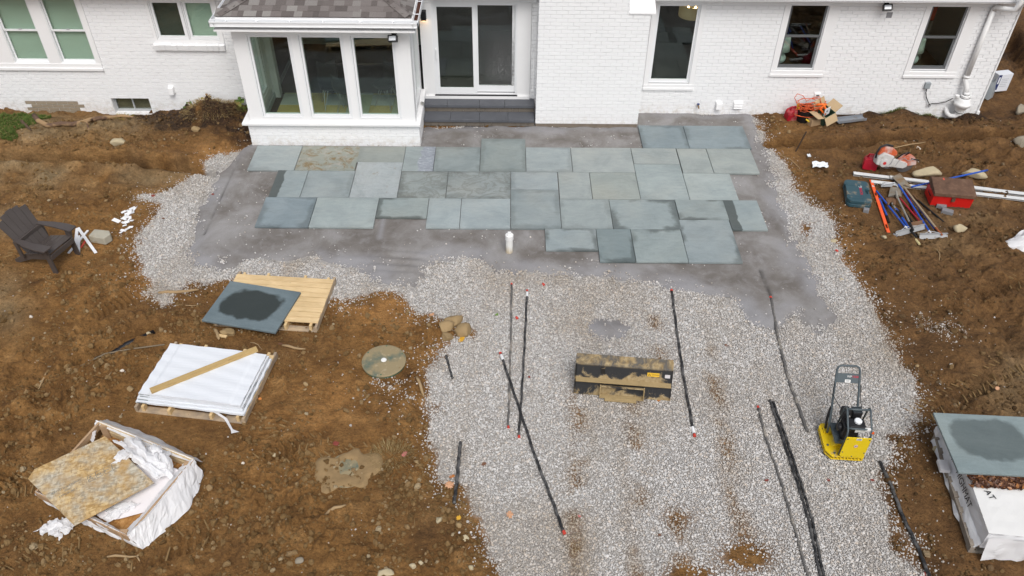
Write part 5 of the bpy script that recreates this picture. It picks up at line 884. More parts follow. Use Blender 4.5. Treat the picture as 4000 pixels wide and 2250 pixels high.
    for k, (tx, sx) in enumerate((('24', .07), ('0', .07), ('7', .07))): text('stamp', tx, sx, ink, o, Matrix.Translation((.02+k*.10, 0, .001)) @ Matrix.Rotation(R(90), 4, 'Z'), ext=.0005)
    for k, tx in enumerate(('RATED SHEATHING', '000', 'EXPOSURE 1')): text('stamp', tx, .04, ink, o, Matrix.Translation((-.27, .05-.05*k, .001)), ext=.0005)
    def crumple(nm, label, P, amp, seed, m, cat='plastic', lift=.1, nu=26, nv=20):
        rs = np.random.RandomState(seed); b = MB()
        def f(u, v):
            p = (P[0].lerp(P[1], u)).lerp(P[3].lerp(P[2], u), v); x = np.array([u*2.2+seed]); y = np.array([v*1.7+seed*.7]); r = abs(float(fbm(x, y, .85, 2, seed, .5)))*2-.2; h = math.sin(u*3.14)**.6*math.sin(v*3.14)**.6
            e = float(fbm(x, y, .25, 2, seed+9)); return (p.x+e*.09, p.y+float(fbm(y, x, .25, 2, seed+4))*.09, p.z+lift*h+r*amp*(.35+h))
        b.grid(nu, nv, f); return tag(b.build(nm, m, None), label, cat)
    crumple('plastic_sheet', 'crumpled milky plastic sheet heaped on the strand board corner', [p6(960, 300, .33), p6(1180, 290, .32), p6(1500, 650, .27), p6(1330, 660, .31)], .11, 3, clear, lift=.10)
    crumple('plastic_sheet', 'white plastic sheet bunched against the crate far board', [p6(1250, 360, .30), p6(1470, 400, .27), p6(1500, 640, .25), p6(1310, 560, .30)], .10, 8, film, lift=.12)
    crumple('plastic_sheet', 'torn end of milky plastic trailing over the strand board', [p6(940, 500, .315), p6(1010, 390, .32), p6(1230, 400, .34), p6(1180, 440, .33)], .05, 12, clear, lift=.04, nu=18, nv=12)
    crumple('plastic_sheet', 'crumpled white plastic on the soil below the crate', [p6(215, 1140, .02), p6(420, 1050, .05), p6(650, 1060, .06), p6(440, 1220, .01)], .08, 17, clear, lift=.08)
    crumple('plastic_sheet', 'white plastic scrap under the strand board edge inside the crate', [p6(840, 940, .12), p6(1010, 900, .14), p6(1220, 880, .14), p6(900, 1060, .10)], .04, 23, film, lift=.03)
    # ---------------- wrapped paver stack at the right edge
    pr = lambda x, y, z=0: g(3500+x/2.07, 1550+y/2.07, z)
    F0, K0 = pr(580, 1258), pr(285, 345); rz = math.atan2(K0.y-F0.y, K0.x-F0.x)-R(90); t = thing('wrapped_pallet', 'pallet of pavers wrapped in white printed plastic at the right edge', 'wrapped pallet', (F0.x, F0.y, 0), rz)
    dep = (K0-F0).length; wd = 1.35; H_ = .41
    gw = wood_mat('grey_pallet_wood', L(.25, .22, .18), L(.36, .32, .27), True, .8)
    for x in (0, wd*.5, wd-.05): b = MB(); b.box(x, x+.05, 0, dep, .02, .11); b.build('stringer', gw, t)
    for k in range(8): b = MB(); y = .02+k*(dep-.12)/7; b.box(-.01, wd+.01, y, y+.09, .111, .131); b.build('deck_board', gw, t, bevel=.002)
    for y in (0, dep*.5, dep-.1): b = MB(); b.box(0, wd, y, y+.1, 0, .019); b.build('bottom_board', gw, t)
    b = MB(); rs = np.random.RandomState(4)
    def wrap(u, v):                                            # rounded white bale
        a_ = u*4; k, f = int(a_) % 4, a_-int(a_); x0, x1, y0, y1 = .10, wd-.04, .02, dep-.05; cs = [(x0, y0), (x1, y0), (x1, y1), (x0, y1)]; p, q_ = cs[k], cs[(k+1) % 4]; x, y = p[0]+(q_[0]-p[0])*f, p[1]+(q_[1]-p[1])*f
        w_ = .005*math.sin(u*60+v*4)+.006*math.sin(u*31-v*9); cx, cy = x-wd/2, y-dep/2; l_ = math.hypot(cx, cy); bul = (.03*(1-v)+w_*(v < .97)); return (x+cx/l_*bul+rs.uniform(-.004, .004), y+cy/l_*bul+rs.uniform(-.004, .004), .135+(H_-.14)*v)
    b.grid(97, 8, wrap); b.build('wrap_side', film, t); b = MB()
    b.grid(16, 18, lambda u, v: (.10+(wd-.14)*u, .02+(dep-.07)*v, H_-.004+.006*rs.rand()*(0 < u < 1)*(0 < v < 1))); b.build('wrap_top', mat('printed_white_film', L(.72, .715, .695), .45, .06, 3, bump=.25, bs=7), t)
    b = MB(); b.grid(20, 10, lambda u, v: (.10+u*(wd-.2), .02-.05-.13*(1-v)*(.5+1.3*float(fbm(np.array([u*1.3]), np.array([v*.3]), .35, 3, 77))), .03+(.36)*v+.015*math.sin(u*23+v*5))); b.build('loose_flap', film, t)
    b = MB(); b.grid(30, 7, lambda u, v: (.085-.100*(1-v)**.8+.05*float(fbm(np.array([u*2.2]), np.array([v*.5]), .3, 3, 79)), .0+u*dep*.97, .03+.17*v)); b.build('stretch_film', film, t)
    ink2 = mat('black_print', L(.02, .02, .022), .5); red = mat('red_print', L(.45, .02, .03), .5)
    Ml = Matrix.Translation((.086, dep*.36, .29)) @ Matrix.Rotation(R(-90), 4, 'Z') @ Matrix.Rotation(R(82), 4, 'X')
    o = text('lettering', 'HIGHMAT', .125, ink2, t, Matrix.Translation((.060, dep*.43, .27)) @ Matrix.Rotation(R(-90), 4, 'Z') @ Matrix.Rotation(R(78), 4, 'X'))
    o = text('lettering', 'LT', .17, ink2, t, Matrix.Translation((.062, dep*.73, .28)) @ Matrix.Rotation(R(-90), 4, 'Z') @ Matrix.Rotation(R(78), 4, 'X'))
    b = MB(); b.box(-.05, .05, -.018, .018, 0, .002); o = b.build('red_mark', red, t); o.matrix_local = Matrix.Translation((.058, dep*.665, .285)) @ Matrix.Rotation(R(-90), 4, 'Z') @ Matrix.Rotation(R(78), 4, 'X') @ Matrix.Rotation(R(35), 4, 'Z')
    text('lettering', 'AT', .11, ink2, t, Matrix.Translation((.27, dep*.33, H_+.012)) @ Matrix.Rotation(R(-70), 4, 'Z'))
    b = MB(); b.box(-.10, .02, dep*.62, dep*.72, .13, .18); b.build('paper_tag', film, t); b = MB(); b.box(-.04, .07, dep*.93, dep*.99, .20, .30); b.build('paper_tag', film, t)
    cs = [pr(302, 127, .50), pr(507, 610, .50)]; ey = (cs[0]-cs[1]).normalized(); ex = Vector((ey.y, -ey.x, 0)); s = MB(); s.box(0, 1.22, 0, (cs[0]-cs[1]).length, -.034, 0); o = s.build('bluestone_slab', bluestone('bluestone_puddle_two', 'puddle2'), None, bevel=.003); o.matrix_world = Matrix.Translation(cs[1]) @ Matrix((ex, ey, Vector((0, 0, 1)))).transposed().to_4x4(); o.color = (.84, .92, .93, 1)
    tag(o, 'blue-grey stone slab with a damp patch atop the wrapped pavers', 'stone slab', 'stone slabs off the patio')
    b = MB(); b.box(5.75, 6.7, 6.35, 6.45, .42, .465); b.box(5.85, 6.7, 7.0, 7.1, .42, .465); tag(b.build('spacer_timber', gw, None), 'timber spacers between the wrapped pavers and the stone slab', 'timber')
    lm = N('wet_dead_leaf'); lm.fin(lm.ramp(lm.new('ShaderNodeObjectInfo').outputs['Random'], [(0, L(.06, .022, .012)), (.5, L(.14, .055, .028)), (.8, L(.22, .10, .045)), (1, L(.36, .15, .05))]), .45)
    n_ = 900; rs = np.random.RandomState(8); q0, q1, q2, q3 = pr(560, 620, .42), pr(1100, 640, .42), pr(1100, 760, .42), pr(600, 725, .42); V, F = [], []
    for k in range(n_):
        p = (q0.lerp(q1, rs.rand())).lerp(q3.lerp(q2, rs.rand()), rs.rand()**1.3); s_ = rs.uniform(.02, .045); Mx = Matrix.Translation(p+Vector((0, 0, rs.uniform(0, .035)))) @ Euler((rs.uniform(-.6, .6), rs.uniform(-.6, .6), rs.uniform(0, 6.28))).to_matrix().to_4x4(); o_ = len(V)
        V += [tuple(Mx @ (Vector(v)*s_)) for v in ((-1, 0, 0), (-.3, -.6, .2), (1, 0, .1), (-.2, .6, .15))]; F.append((o_, o_+1, o_+2, o_+3))
    me = bpy.data.meshes.new('leaf_litter'); me.from_pydata(V, [], F); at = me.attributes.new('tone', 'FLOAT', 'POINT'); at.data.foreach_set('value', np.repeat(rs.rand(n_), 4).astype(np.float32)); l2 = N('leaf_litter'); l2.fin(l2.ramp(l2.attr('tone'), [(0, L(.05, .02, .012)), (.6, L(.13, .055, .03)), (.85, L(.24, .12, .06)), (1, L(.38, .16, .05))]), .4); me.materials.append(l2.m)
    o = bpy.data.objects.new('leaf_litter', me); C.objects.link(o); o['kind'] = 'stuff'; o['label'] = 'wet brown leaves on top of the wrapped pavers'
    # white bag at the far right edge
    crumple('plastic_bag', 'grey-white plastic bag cut off by the right picture edge', [g(3920, 960, .03), g(4010, 900, .12), g(4120, 880, .1), g(4060, 1000, .03)], .12, 29, film, 'bag', .15)
def make_chair():
    f0, f1 = Vector((-7.534, 10.543, 0)), Vector((-7.368, 11.048, 0)); c = (f0+f1)/2; fwd = Vector((.95, -.312, 0)).normalized(); t = thing('adirondack_chair', 'dark brown plastic slatted garden chair on the bare soil', 'chair', (c.x, c.y, 0), math.atan2(fwd.y, fwd.x)-R(90))
    n = N('dark_brown_plastic_lumber'); v = n.coord('Object'); col = n.mix(n.noise(v, 5, 5), L(.060, .049, .045), L(.088, .074, .068)); sp = n.ramp(n.vor(v, 17), [(.045, 1), (.07, 0)]); col = n.mix(n.math('MULTIPLY', sp, n.ramp(n.noise(v, 6, 2), [(.52, 0), (.56, .8)])), col, L(.42, .40, .36)); n.bump(n.noise(n.scale(v, (8, 8, 1)), 8, 3), .15, .004); m = n.fin(col, .42, 0, .45)
    hw = .265                                                   # local: y forward, x to the sitter's right... front legs at y=0
    for s_ in (-1, 1):
        b = MB(); b.beam((s_*hw, 0, 0), (s_*hw, -.02, .53), .028, .10, (0, 1, 0)); b.build('leg', m, t, bevel=.003)
        b = MB(); b.prism([(.03, .33), (-.06, .40), (-.55, .25), (-.86, .05), (-.86, 0), (-.78, 0), (-.45, .16), (.0, .26)], s_*(hw-.045)-.014, s_*(hw-.045)+.014, 'YZ'); b.build('rear_leg', m, t, bevel=.003)
        b = MB(); b.prism([(s_*(hw-.05), .10), (s_*(hw+.11), .09), (s_*(hw+.12), -.10), (s_*(hw+.09), -.35), (s_*(hw+.02), -.62), (s_*(hw-.05), -.62), (s_*(hw-.03), -.3)], .53, .555); b.build('armrest', m, t, bevel=.004)
        b = MB(); b.beam((s_*(hw+.02), -.56, .20), (s_*(hw+.02), -.58, .53), .03, .07, (0, 1, 0)); b.build('arm_post', m, t, bevel=.003)
        b = MB(); b.prism([(.0, .53), (.06, .53), (.02, .40)], s_*hw+s_*.02-.012, s_*hw+s_*.02+.012, 'YZ'); b.build('bracket', m, t)
    ys = [.03, -.095, -.215, -.335, -.45]
    for i, y in enumerate(ys[:4]):
        y2 = y-.112; zf_ = lambda q: .385+.02*min(0, 0)-(.30*(-q-.05) if q < -.05 else 0)*.9+.0; b = MB(); b.beam((-hw+.0, (y+y2)/2, zf_((y+y2)/2)+.012), (hw-.0, (y+y2)/2, zf_((y+y2)/2)+.012), .112, .022, (0, -.26 if i else -.05, 1)); b.build('seat_slat', m, t, bevel=.003)
    b = MB(); b.beam((-hw, .045, .335), (hw, .045, .335), .022, .09); b.build('front_apron', m, t, bevel=.003)
    lean = Vector((0, -.46, .86)).normalized(); base = Vector((0, -.42, .20))
    for k in range(5):
        x0 = (k-2)*.094; x1 = (k-2)*.125; ln = (.74, .80, .82, .80, .74)[k]; b = MB(); p0, p1 = base+Vector((x0, 0, 0)), base+Vector((x1, 0, 0))+lean*ln
        b.beam(p0, p1, .0905, .02, (0, .86, .46), .1215); b.build('back_slat', m, t, bevel=.003)
    for h in (.30, .62): p = base+lean*h; b = MB(); b.beam((-.24, p.y-.022, p.z-.012), (.24, p.y-.022, p.z-.012), .022, .06, (0, -.46, .86)); b.build('back_rail', m, t)
    b = MB(); b.beam((-hw-.03, -.56, .50), (hw+.03, -.56, .50), .03, .06); b.build('arm_rail', m, t)
def make_small_left():
    w = mat('white_trim_offcut', L(.82, .82, .83), .4, .03)
    z = lambda x, y, h=0: g(x/4.262, 780+y/4.262, h)
    for (a, b_, ha, hb, wd, lb) in (((1300, 470), (1595, 885), .035, .012, .05, 'longest white trim strip slanting right beside the dark chair'), ((1465, 512), (1140, 890), .018, .012, .04, 'white trim strip crossing behind the slanted one'), ((1285, 480), (1255, 770), .03, .02, .05, 'upright white trim strip nearest the chair'), ((1315, 600), (1310, 890), .015, .012, .045, 'short white trim strip lying below the crossing pair')):
        b = MB(); P, Q = z(*a, ha), z(*b_, hb); b.beam(P, Q, wd, .018); tag(b.build('trim_strip', w, None, bevel=.002), lb, 'trim strip', 'white trim strips by the chair')
    b = MB(); b.beam(z(1425, 680, .015), z(1350, 795, .012), .03, .015); tag(b.build('red_stake', mat('red_plastic', L(.55, .06, .035), .4), None), 'short red plastic stake under the white strips', 'stake')
    c = z(1690, 700); t = MB(); t.prism([(-.17, -.08), (.13, -.11), (.19, .02), (.12, .12), (-.16, .12)], 0, .15); o = t.build('concrete_block', mat('beige_concrete', L(.40, .375, .30), .9, .2, 8, bump=.5, bs=40, dirt=L(.28, .22, .13), ds=4), None, bevel=.015); o.location = (c.x, c.y+.03, 0); o.rotation_euler = (0, 0, R(-8)); tag(o, 'beige concrete block on the soil beside the white strips', 'block')
    rs = random.Random(4); proto = None; spots = [(2250, 180), (2210, 165), (2180, 200), (2150, 215), (2130, 245), (2070, 245), (2160, 260), (2120, 290), (2060, 350), (2110, 330), (2150, 320), (2180, 375), (2210, 400), (2080, 420), (2130, 430), (2180, 480), (2090, 470), (2130, 500), (2060, 520), (2020, 555), (2095, 385), (2190, 235)]
    sp = [(z(*q), 'small white vinyl chip in the loose trail left of the gravel') for q in spots]+[(z(1950, 370), 'single larger white vinyl chip left of the chip trail')]
    for i, (p, lb) in enumerate(sp):
        if not proto: b = MB(); b.prism([(-.055, -.03), (.05, -.035), (.06, .03), (-.045, .035)], 0, .008); o = proto = b.build('vinyl_chip', w, None)
        else: o = proto.copy(); C.objects.link(o)
        s_ = rs.uniform(.65, 1.1) if i < len(sp)-1 else 1.35; o.scale = (s_, s_*rs.uniform(.7, 1.2), 1); o.location = (p.x, p.y, gz(p.x, p.y)+.012+rs.uniform(0, .02)); o.rotation_euler = (rs.uniform(-.25, .25), rs.uniform(-.25, .25), rs.uniform(0, 3.1)); tag(o, lb, 'vinyl chip', 'white vinyl chips scattered on the soil')
def make_lids():
    n = N('green_plastic_lid'); v = n.coord('Object'); c = n.mix(n.ramp(n.noise(v, 3.2, 6, .65), [(.36, 0), (.52, 1)]), L(.11, .14, .11), L(.28, .225, .13)); c = n.mix(n.ramp(n.noise(v, 14, 4), [(.6, 0), (.7, .6)]), c, L(.42, .36, .24)); n.bump(n.noise(v, 20, 4), .3, .006); m = n.fin(c, .75, 0, .25); gm = mat('green_lid_rim', L(.045, .13, .085), .6, .3, 6, dirt=L(.25, .18, .09), ds=3)
    z3 = lambda x, y, h=0: g(1300+x/3.623, 1150+y/3.623, h)
    c = (z3(410, 935, .05)+z3(1035, 935, .05))/2; r_ = (z3(1035, 935, .05)-z3(410, 935, .05)).length/2; t = thing('septic_lid', 'round green septic lid with white centre plug on the soil', 'lid', (c.x, c.y, 0), 0, 'round lids in the soil')
    b = MB(); b.lathe([(r_*.97, -.03), (r_*.97, .03), (r_*.98, .035)], 40); b.build('rim', gm, t); b = MB(); b.lathe([(r_, .035), (r_, .048), (r_*.94, .056), (r_*.3, .062), (0.02, .062)], 44); b.build('cover', m, t, smooth=False)
    b = MB(); b.lathe([(.042, .062), (.038, .07), (.024, .072), (.022, .078), (.005, .079)], 16); b.build('plug', mat('white_plug', L(.75, .75, .73), .5), t)
    for k in range(6): b = MB(); a = k*1.047+.5; b.lathe([(.012, .058), (.009, .066), (.002, .067)], 6, (r_*.9*math.cos(a), r_*.9*math.sin(a), 0)); b.build('bolt', gm, t)
    c = d(875, 1182); t = thing('septic_lid', 'half-buried green lid smeared with tan mud', 'lid', (c.x, c.y, -.015), 0, 'round lids in the soil'); b = MB(); b.lathe([(.30, -.06), (.30, .006), (.28, .016), (.02, .022)], 40); b.build('cover', m, t)
    md = mat('tan_mud_cake', L(.26, .175, .085), .95, .3, 9, bump=.8, bs=22); b = MB()
    def f(u, v):
        a = u*2*math.pi; rr = v*(.40+.09*math.sin(a*2+1)+.05*math.sin(a*5)+.03*math.sin(a*9+2)); x, y = rr*math.cos(a), rr*math.sin(a); h = float(fbm(np.array([x+3]), np.array([y+5]), .32, 4)); k = .036+.06*h+.02*(math.hypot(x+.05, y+.1) > .27)-.035*math.exp(-((x-.05)**2+(y-.05)**2)/.035)+.012*(v > .8); return (x, y, k*(1-v**6)-.014*v**6)
    b.grid(40, 12, f); b.build('mud_cake', md, t, smooth=True)
def make_rocks():
    tan = mat('tan_field_stone', L(.30, .21, .105), .85, .28, 7, bump=.5, bs=30); pale = mat('pale_field_stone', L(.44, .37, .24), .85, .22, 7, bump=.5, bs=30); grey = mat('grey_field_stone', L(.27, .235, .18), .9, .28, 8, bump=.5, bs=30); white = mat('white_quartz_stone', L(.62, .56, .48), .7, .15)
    z3 = lambda x, y: (1300+x/3.623)/1.5528
    Lst = [(1142,802,33,24,tan,'largest tan boulder at the back of the four-stone heap'),(1124,820,23,17,tan,'left tan boulder of the four-stone heap'),(1165,830,28,22,tan,'right tan boulder of the four-stone heap'),(1126,845,22,18,tan,'front tan boulder of the four-stone heap'),
     (305,374,21,14,pale,'pale boulder on the bank left of the sunroom'),(572,836,20,15,tan,'smooth tan stone in front of the leaning slab'),(2330,435,46,20,pale,'long pale boulder behind the red toolbox, left one'),(2440,445,36,16,pale,'long pale boulder behind the red toolbox, right one'),(2410,583,17,16,pale,'pale rock right of the long tools'),(2485,338,16,17,pale,'pale rock by the trench below the right corner'),
     (2565,358,22,20,grey,'grey boulder cut off at the right edge by the trench'),(2562,285,20,18,grey,'grey boulder right of the house corner'),(2428,243,44,20,grey,'flat grey stone under the box at the house corner'),(2405,255,30,14,grey,'flat grey stone under the plastic bag'),(2355,1130,14,14,pale,'pale stone against the wrapped pallet'),(1106,1310,13,18,pale,'pale upright stone right of the bottom stick'),
     (1155,1325,10,8,tan,'small stone under the yellow leaf'),(1170,1358,11,9,pale,'round pale stone below the yellow leaf'),(1172,1216,5,4,white,'tiny white stone near the leaf cluster'),(1040,1425,12,9,pale,'left of two pale round stones at the bottom'),(1060,1420,10,10,pale,'right of two pale round stones at the bottom'),(963,1441,27,13,pale,'large pale flat stone cut by the bottom edge'),(1185,1432,9,9,pale,'pale stone at the bottom near the gravel edge'),
     (692,1143,8,8,pale,'pale egg-shaped stone above the tread marks'),(80,800,6,5,white,'white pebble alone on the left soil'),(357,851,8,6,pale,'left pale stone by the black pipe pit'),(378,846,7,6,pale,'right pale stone by the black pipe pit'),(308,935,7,5,white,'white double stone left of the white pallet'),(330,978,11,8,tan,'tan clod-like stone by the long cable'),(770,968,9,9,tan,'tan stone right of the wrapped pallet'),(768,980,6,6,tan,'small tan stone under the tan one right of the pallet'),
     (790,1070,1,1,tan,None),(2232,358,9,5,white,'white chunk of rock above the cut-off saw'),(2310,372,8,5,white,'flat white chip right of the cut-off saw'),(2098,602,10,7,pale,'pale rubble stone left of the long tools'),(2222,597,9,7,pale,'pale rubble stone at the foot of the level'),(2330,600,1,1,tan,None),(2345,535,1,1,tan,None),(2115,1078,1,1,tan,None),(2118,698,9,4,pale,'flat tan chip on the gravel edge at right'),(500,346,12,10,tan,'tan stone by the gravel at the trench end'),(728,380,1,1,tan,None),(2050,385,1,1,tan,None),(2310,915,7,4,tan,'tan pebble among the sparse gravel at right'),(2392,916,6,4,white,'whitish pebble right of the sparse gravel'),(610,1160,5,5,white,'white pebble above the wrapped crate corner'),(1048,1163,9,6,tan,'tan stone right of the dry grass tuft'),(756,1412,14,10,grey,'grey stone near the bottom left of centre')]
    for i, (x, y, rx, ry, m, lb) in enumerate(Lst):
        if not lb: continue
        p = d(x, y+ry*.3); k = (d(x+rx, y)-d(x-rx, y)).length/2; h = k*min(1.1, max(.55, ry/rx*1.0)); o = rock_mesh('boulder' if rx > 14 else 'stone', m, (k, k*(rnd.uniform(.75, .95) if ry > rx*.55 else .5), h*(.85 if ry > rx*.55 else .6)), 100+i, n=2 if rx > 10 else 1); o.location = (p.x, p.y, gz(p.x, p.y)+h*.34); o.rotation_euler = (rnd.uniform(-.2, .2), rnd.uniform(-.2, .2), rnd.uniform(-.3, .3)); tag(o, lb, 'boulder' if rx > 14 else 'stone', 'stones on the soil')
    conc = mat('grey_paver_offcut', L(.21, .21, .22), .85, .2, 8, bump=.4); T = lambda x, y: ((3250+x/3.963)/1.5528, (620+y/3.963)/1.5528)
    for x, y, s_, lb in ((1765, 855, (.20, .11, .09), 'dark grey paver block below the red toolbox'), (1680, 765, (.17, .09, .08), 'grey paver offcut touching the red toolbox'), (525, 820, (.10, .09, .07), 'small light grey paver cube beside the tool case'), (965, 1220, (.08, .06, .04), 'dark metal offcut at the foot of the level')):
        p = d(*T(x, y)); b = MB(); b.box(-s_[0]/2, s_[0]/2, -s_[1]/2, s_[1]/2, 0, s_[2]); o = b.build('paver_block', conc, None, bevel=.006); o.location = (p.x, p.y, gz(p.x, p.y)-.005); o.rotation_euler = (0, rnd.uniform(-.15, .15), R(-25)); tag(o, lb, 'paver', 'loose paver offcuts')
def make_pipes():
    blk = N('black_pipe'); v = blk.coord('World'); c = blk.mix(blk.ramp(blk.noise(v, 7, 6, .7), [(.46, 0), (.62, .65)]), L(.018, .018, .019), L(.17, .165, .16)); blk.fin(c, .5, 0, .4); gry = mat('dusty_grey_pipe', L(.115, .11, .105), .7, .35, 9, coord='World', dirt=L(.30, .27, .23), ds=5); red = mat('red_end_cap', L(.55, .06, .04), .5); wh = mat('white_tape', L(.78, .78, .78), .5)
    def pipe(label, pts, r, m, caps='', tape='', h=.028):
        r *= .9; P = [d(*p) for p in pts]; Q = []
        for a, b_ in zip(P[:-1], P[1:]): Q += [a.lerp(b_, k/10) for k in range(10)]
        Q.append(P[-1]); Q = [Vector((q.x+.004*math.sin(i*1.3), q.y, max(gz(q.x, q.y), -.03)+h+.003*math.sin(i*.8))) for i, q in enumerate(Q)]
        zavg = np.convolve([q.z for q in Q], np.ones(7)/7, 'same'); 
        for i in range(3, len(Q)-3): Q[i].z = zavg[i]
        t = thing('screed_pipe', label, 'pipe', Q[0], 0, 'dark pipes laid on the gravel'); loc = [q-Q[0] for q in Q]; b = MB(); b.tube(loc, r, 8); b.build('tube', m, t, smooth=True)
        for e in caps: i, j = (0, 1) if e == 's' else (-1, -2); a = (loc[i]-loc[j]).normalized(); b = MB(); b.tube([loc[i]-a*.004, loc[i]+a*.034], r*1.12, 8); b.build('end_cap', red, t)
        for e in tape: i, j = (0, 1) if e == 's' else (-1, -2); a = (loc[j]-loc[i]).normalized(); b = MB(); b.tube([loc[i]+a*.02, loc[i]+a*.13], r*1.12, 8); b.build('tape_band', wh, t)
        return t
    pipe('long grey pipe, left of the near-parallel pair, red cap at its far end', [(1287, 716), (1285, 860), (1281, 1000), (1278, 1072)], .017, gry, 'se')
    pipe('long dark pipe, right of the near-parallel pair, white tape at its far end', [(1326, 733), (1320, 860), (1312, 1000), (1305, 1096)], .019, blk.m, 'se', 's')
    pipe('black pipe running diagonally across the pair of pipes', [(1260, 892), (1300, 1010), (1350, 1160), (1395, 1275), (1417, 1338)], .022, blk.m, 'se', 's', .04)
    pipe('black pipe just right of the muddy bucket', [(1690, 732), (1705, 850), (1722, 960), (1746, 1093)], .022, blk.m, 'se', 'e')
    pipe('grey pipe from the stone dust toward the plate compactor', [(1939, 750), (1958, 850), (1985, 960), (2012, 1030), (2031, 1084)], .024, gry, 's')
    pipe('thin grey pipe ending in a red cap left of the thick black pair', [(1908, 1026), (1930, 1110), (1968, 1220), (2000, 1330), (2032, 1449), (2044, 1500)], .018, gry, 's')
    pipe('thick black pipe, left of the touching pair at the bottom right', [(1937, 1006), (1965, 1090), (2005, 1210), (2035, 1310), (2064, 1449), (2072, 1500)], .020, blk.m)
    pipe('black pipe touching the thick one on its right side', [(1945, 1010), (1974, 1090), (2014, 1210), (2044, 1310), (2073, 1449), (2081, 1500)], .019, blk.m)
    pipe('short black pipe at the gravel edge above the orange leaves', [(1158, 1112), (1154, 1160), (1149, 1215), (1142, 1266)], .026, blk.m)
    pipe('black pipe along the right gravel edge below the compactor', [(2213, 1161), (2240, 1220), (2270, 1300), (2310, 1380), (2338, 1449), (2350, 1490)], .026, blk.m)
    pipe('partly buried black strip near the heap of four boulders', [(1122, 893), (1128, 915), (1138, 950)], .022, blk.m, h=.014)
    P = [on(x, y, .03) for x, y in ((240, 905), (280, 880), (320, 862), (352, 846), (386, 830))]; b = MB(); b.tube([p-Vector((0, 0, .0)) for p in P], .05, 10); tag(b.build('drain_pipe', mat('black_drain_pipe', L(.012, .012, .014), .4), None, smooth=True), 'black drain pipe in the pit left of the pallets', 'pipe')
    P = [on(x, y, .012) for x, y in ((120, 922), (200, 915), (270, 905), (330, 893), (415, 870))]; b = MB(); b.tube(P, .012, 6); tag(b.build('cable', mat('dusty_cable', L(.19, .15, .10), .8), None), 'long dusty cable on the soil left of the white pallet', 'cable')
    for x, y, lb in ((1367, 714, 'red plug on the gravel right of the taped pipe'), (1300, 798, 'pinkish-red scrap between the paired pipes'), (2105, 630, 'tiny red scrap on the soil at right')):
        p = on(x, y, .025); b = MB(); b.lathe([(.022, -.02), (.022, .02), (.012, .028)], 8); o = b.build('red_plug', red, None); o.location = p; o.rotation_euler = (1.3, 0, .4); tag(o, lb, 'plug')
    # white cleanout pipe
    c = d(1281, 634); t = thing('cleanout_pipe', 'white plastic pipe stub with cap standing in the stone dust', 'pipe', (c.x, c.y, 0)); n = N('stained_pvc'); sx = n.new('ShaderNodeSeparateXYZ'); n.put(sx.inputs[0], n.coord('Object')); k = n.ramp(n.math('ADD', sx.outputs[2], n.math('MULTIPLY', n.noise(n.scale(n.coord('Object'), (1, 1, .2)), 14, 4), .25)), [(.16, .8), (.30, 0)]); n.fin(n.mix(k, L(.80, .80, .77), L(.50, .40, .24)), .4)
    b = MB(); b.lathe([(.062, -.02), (.062, .34)], 20); b.build('pipe', n.m, t, smooth=False); b = MB(); b.lathe([(.070, .28), (.070, .37), (.066, .378), (.005, .38)], 20); b.build('collar', M_PVC(), t); b = MB(); b.lathe([(.05, .38), (.05, .392), (.005, .393)], 16); b.box(-.026, .026, -.026, .026, .39, .425); b.build('cap', M_PVC(), t)
_pvc = []
def M_PVC():
    if not _pvc: _pvc.append(mat('white_pvc_cap', L(.82, .82, .81), .35, .03))
    return _pvc[0]
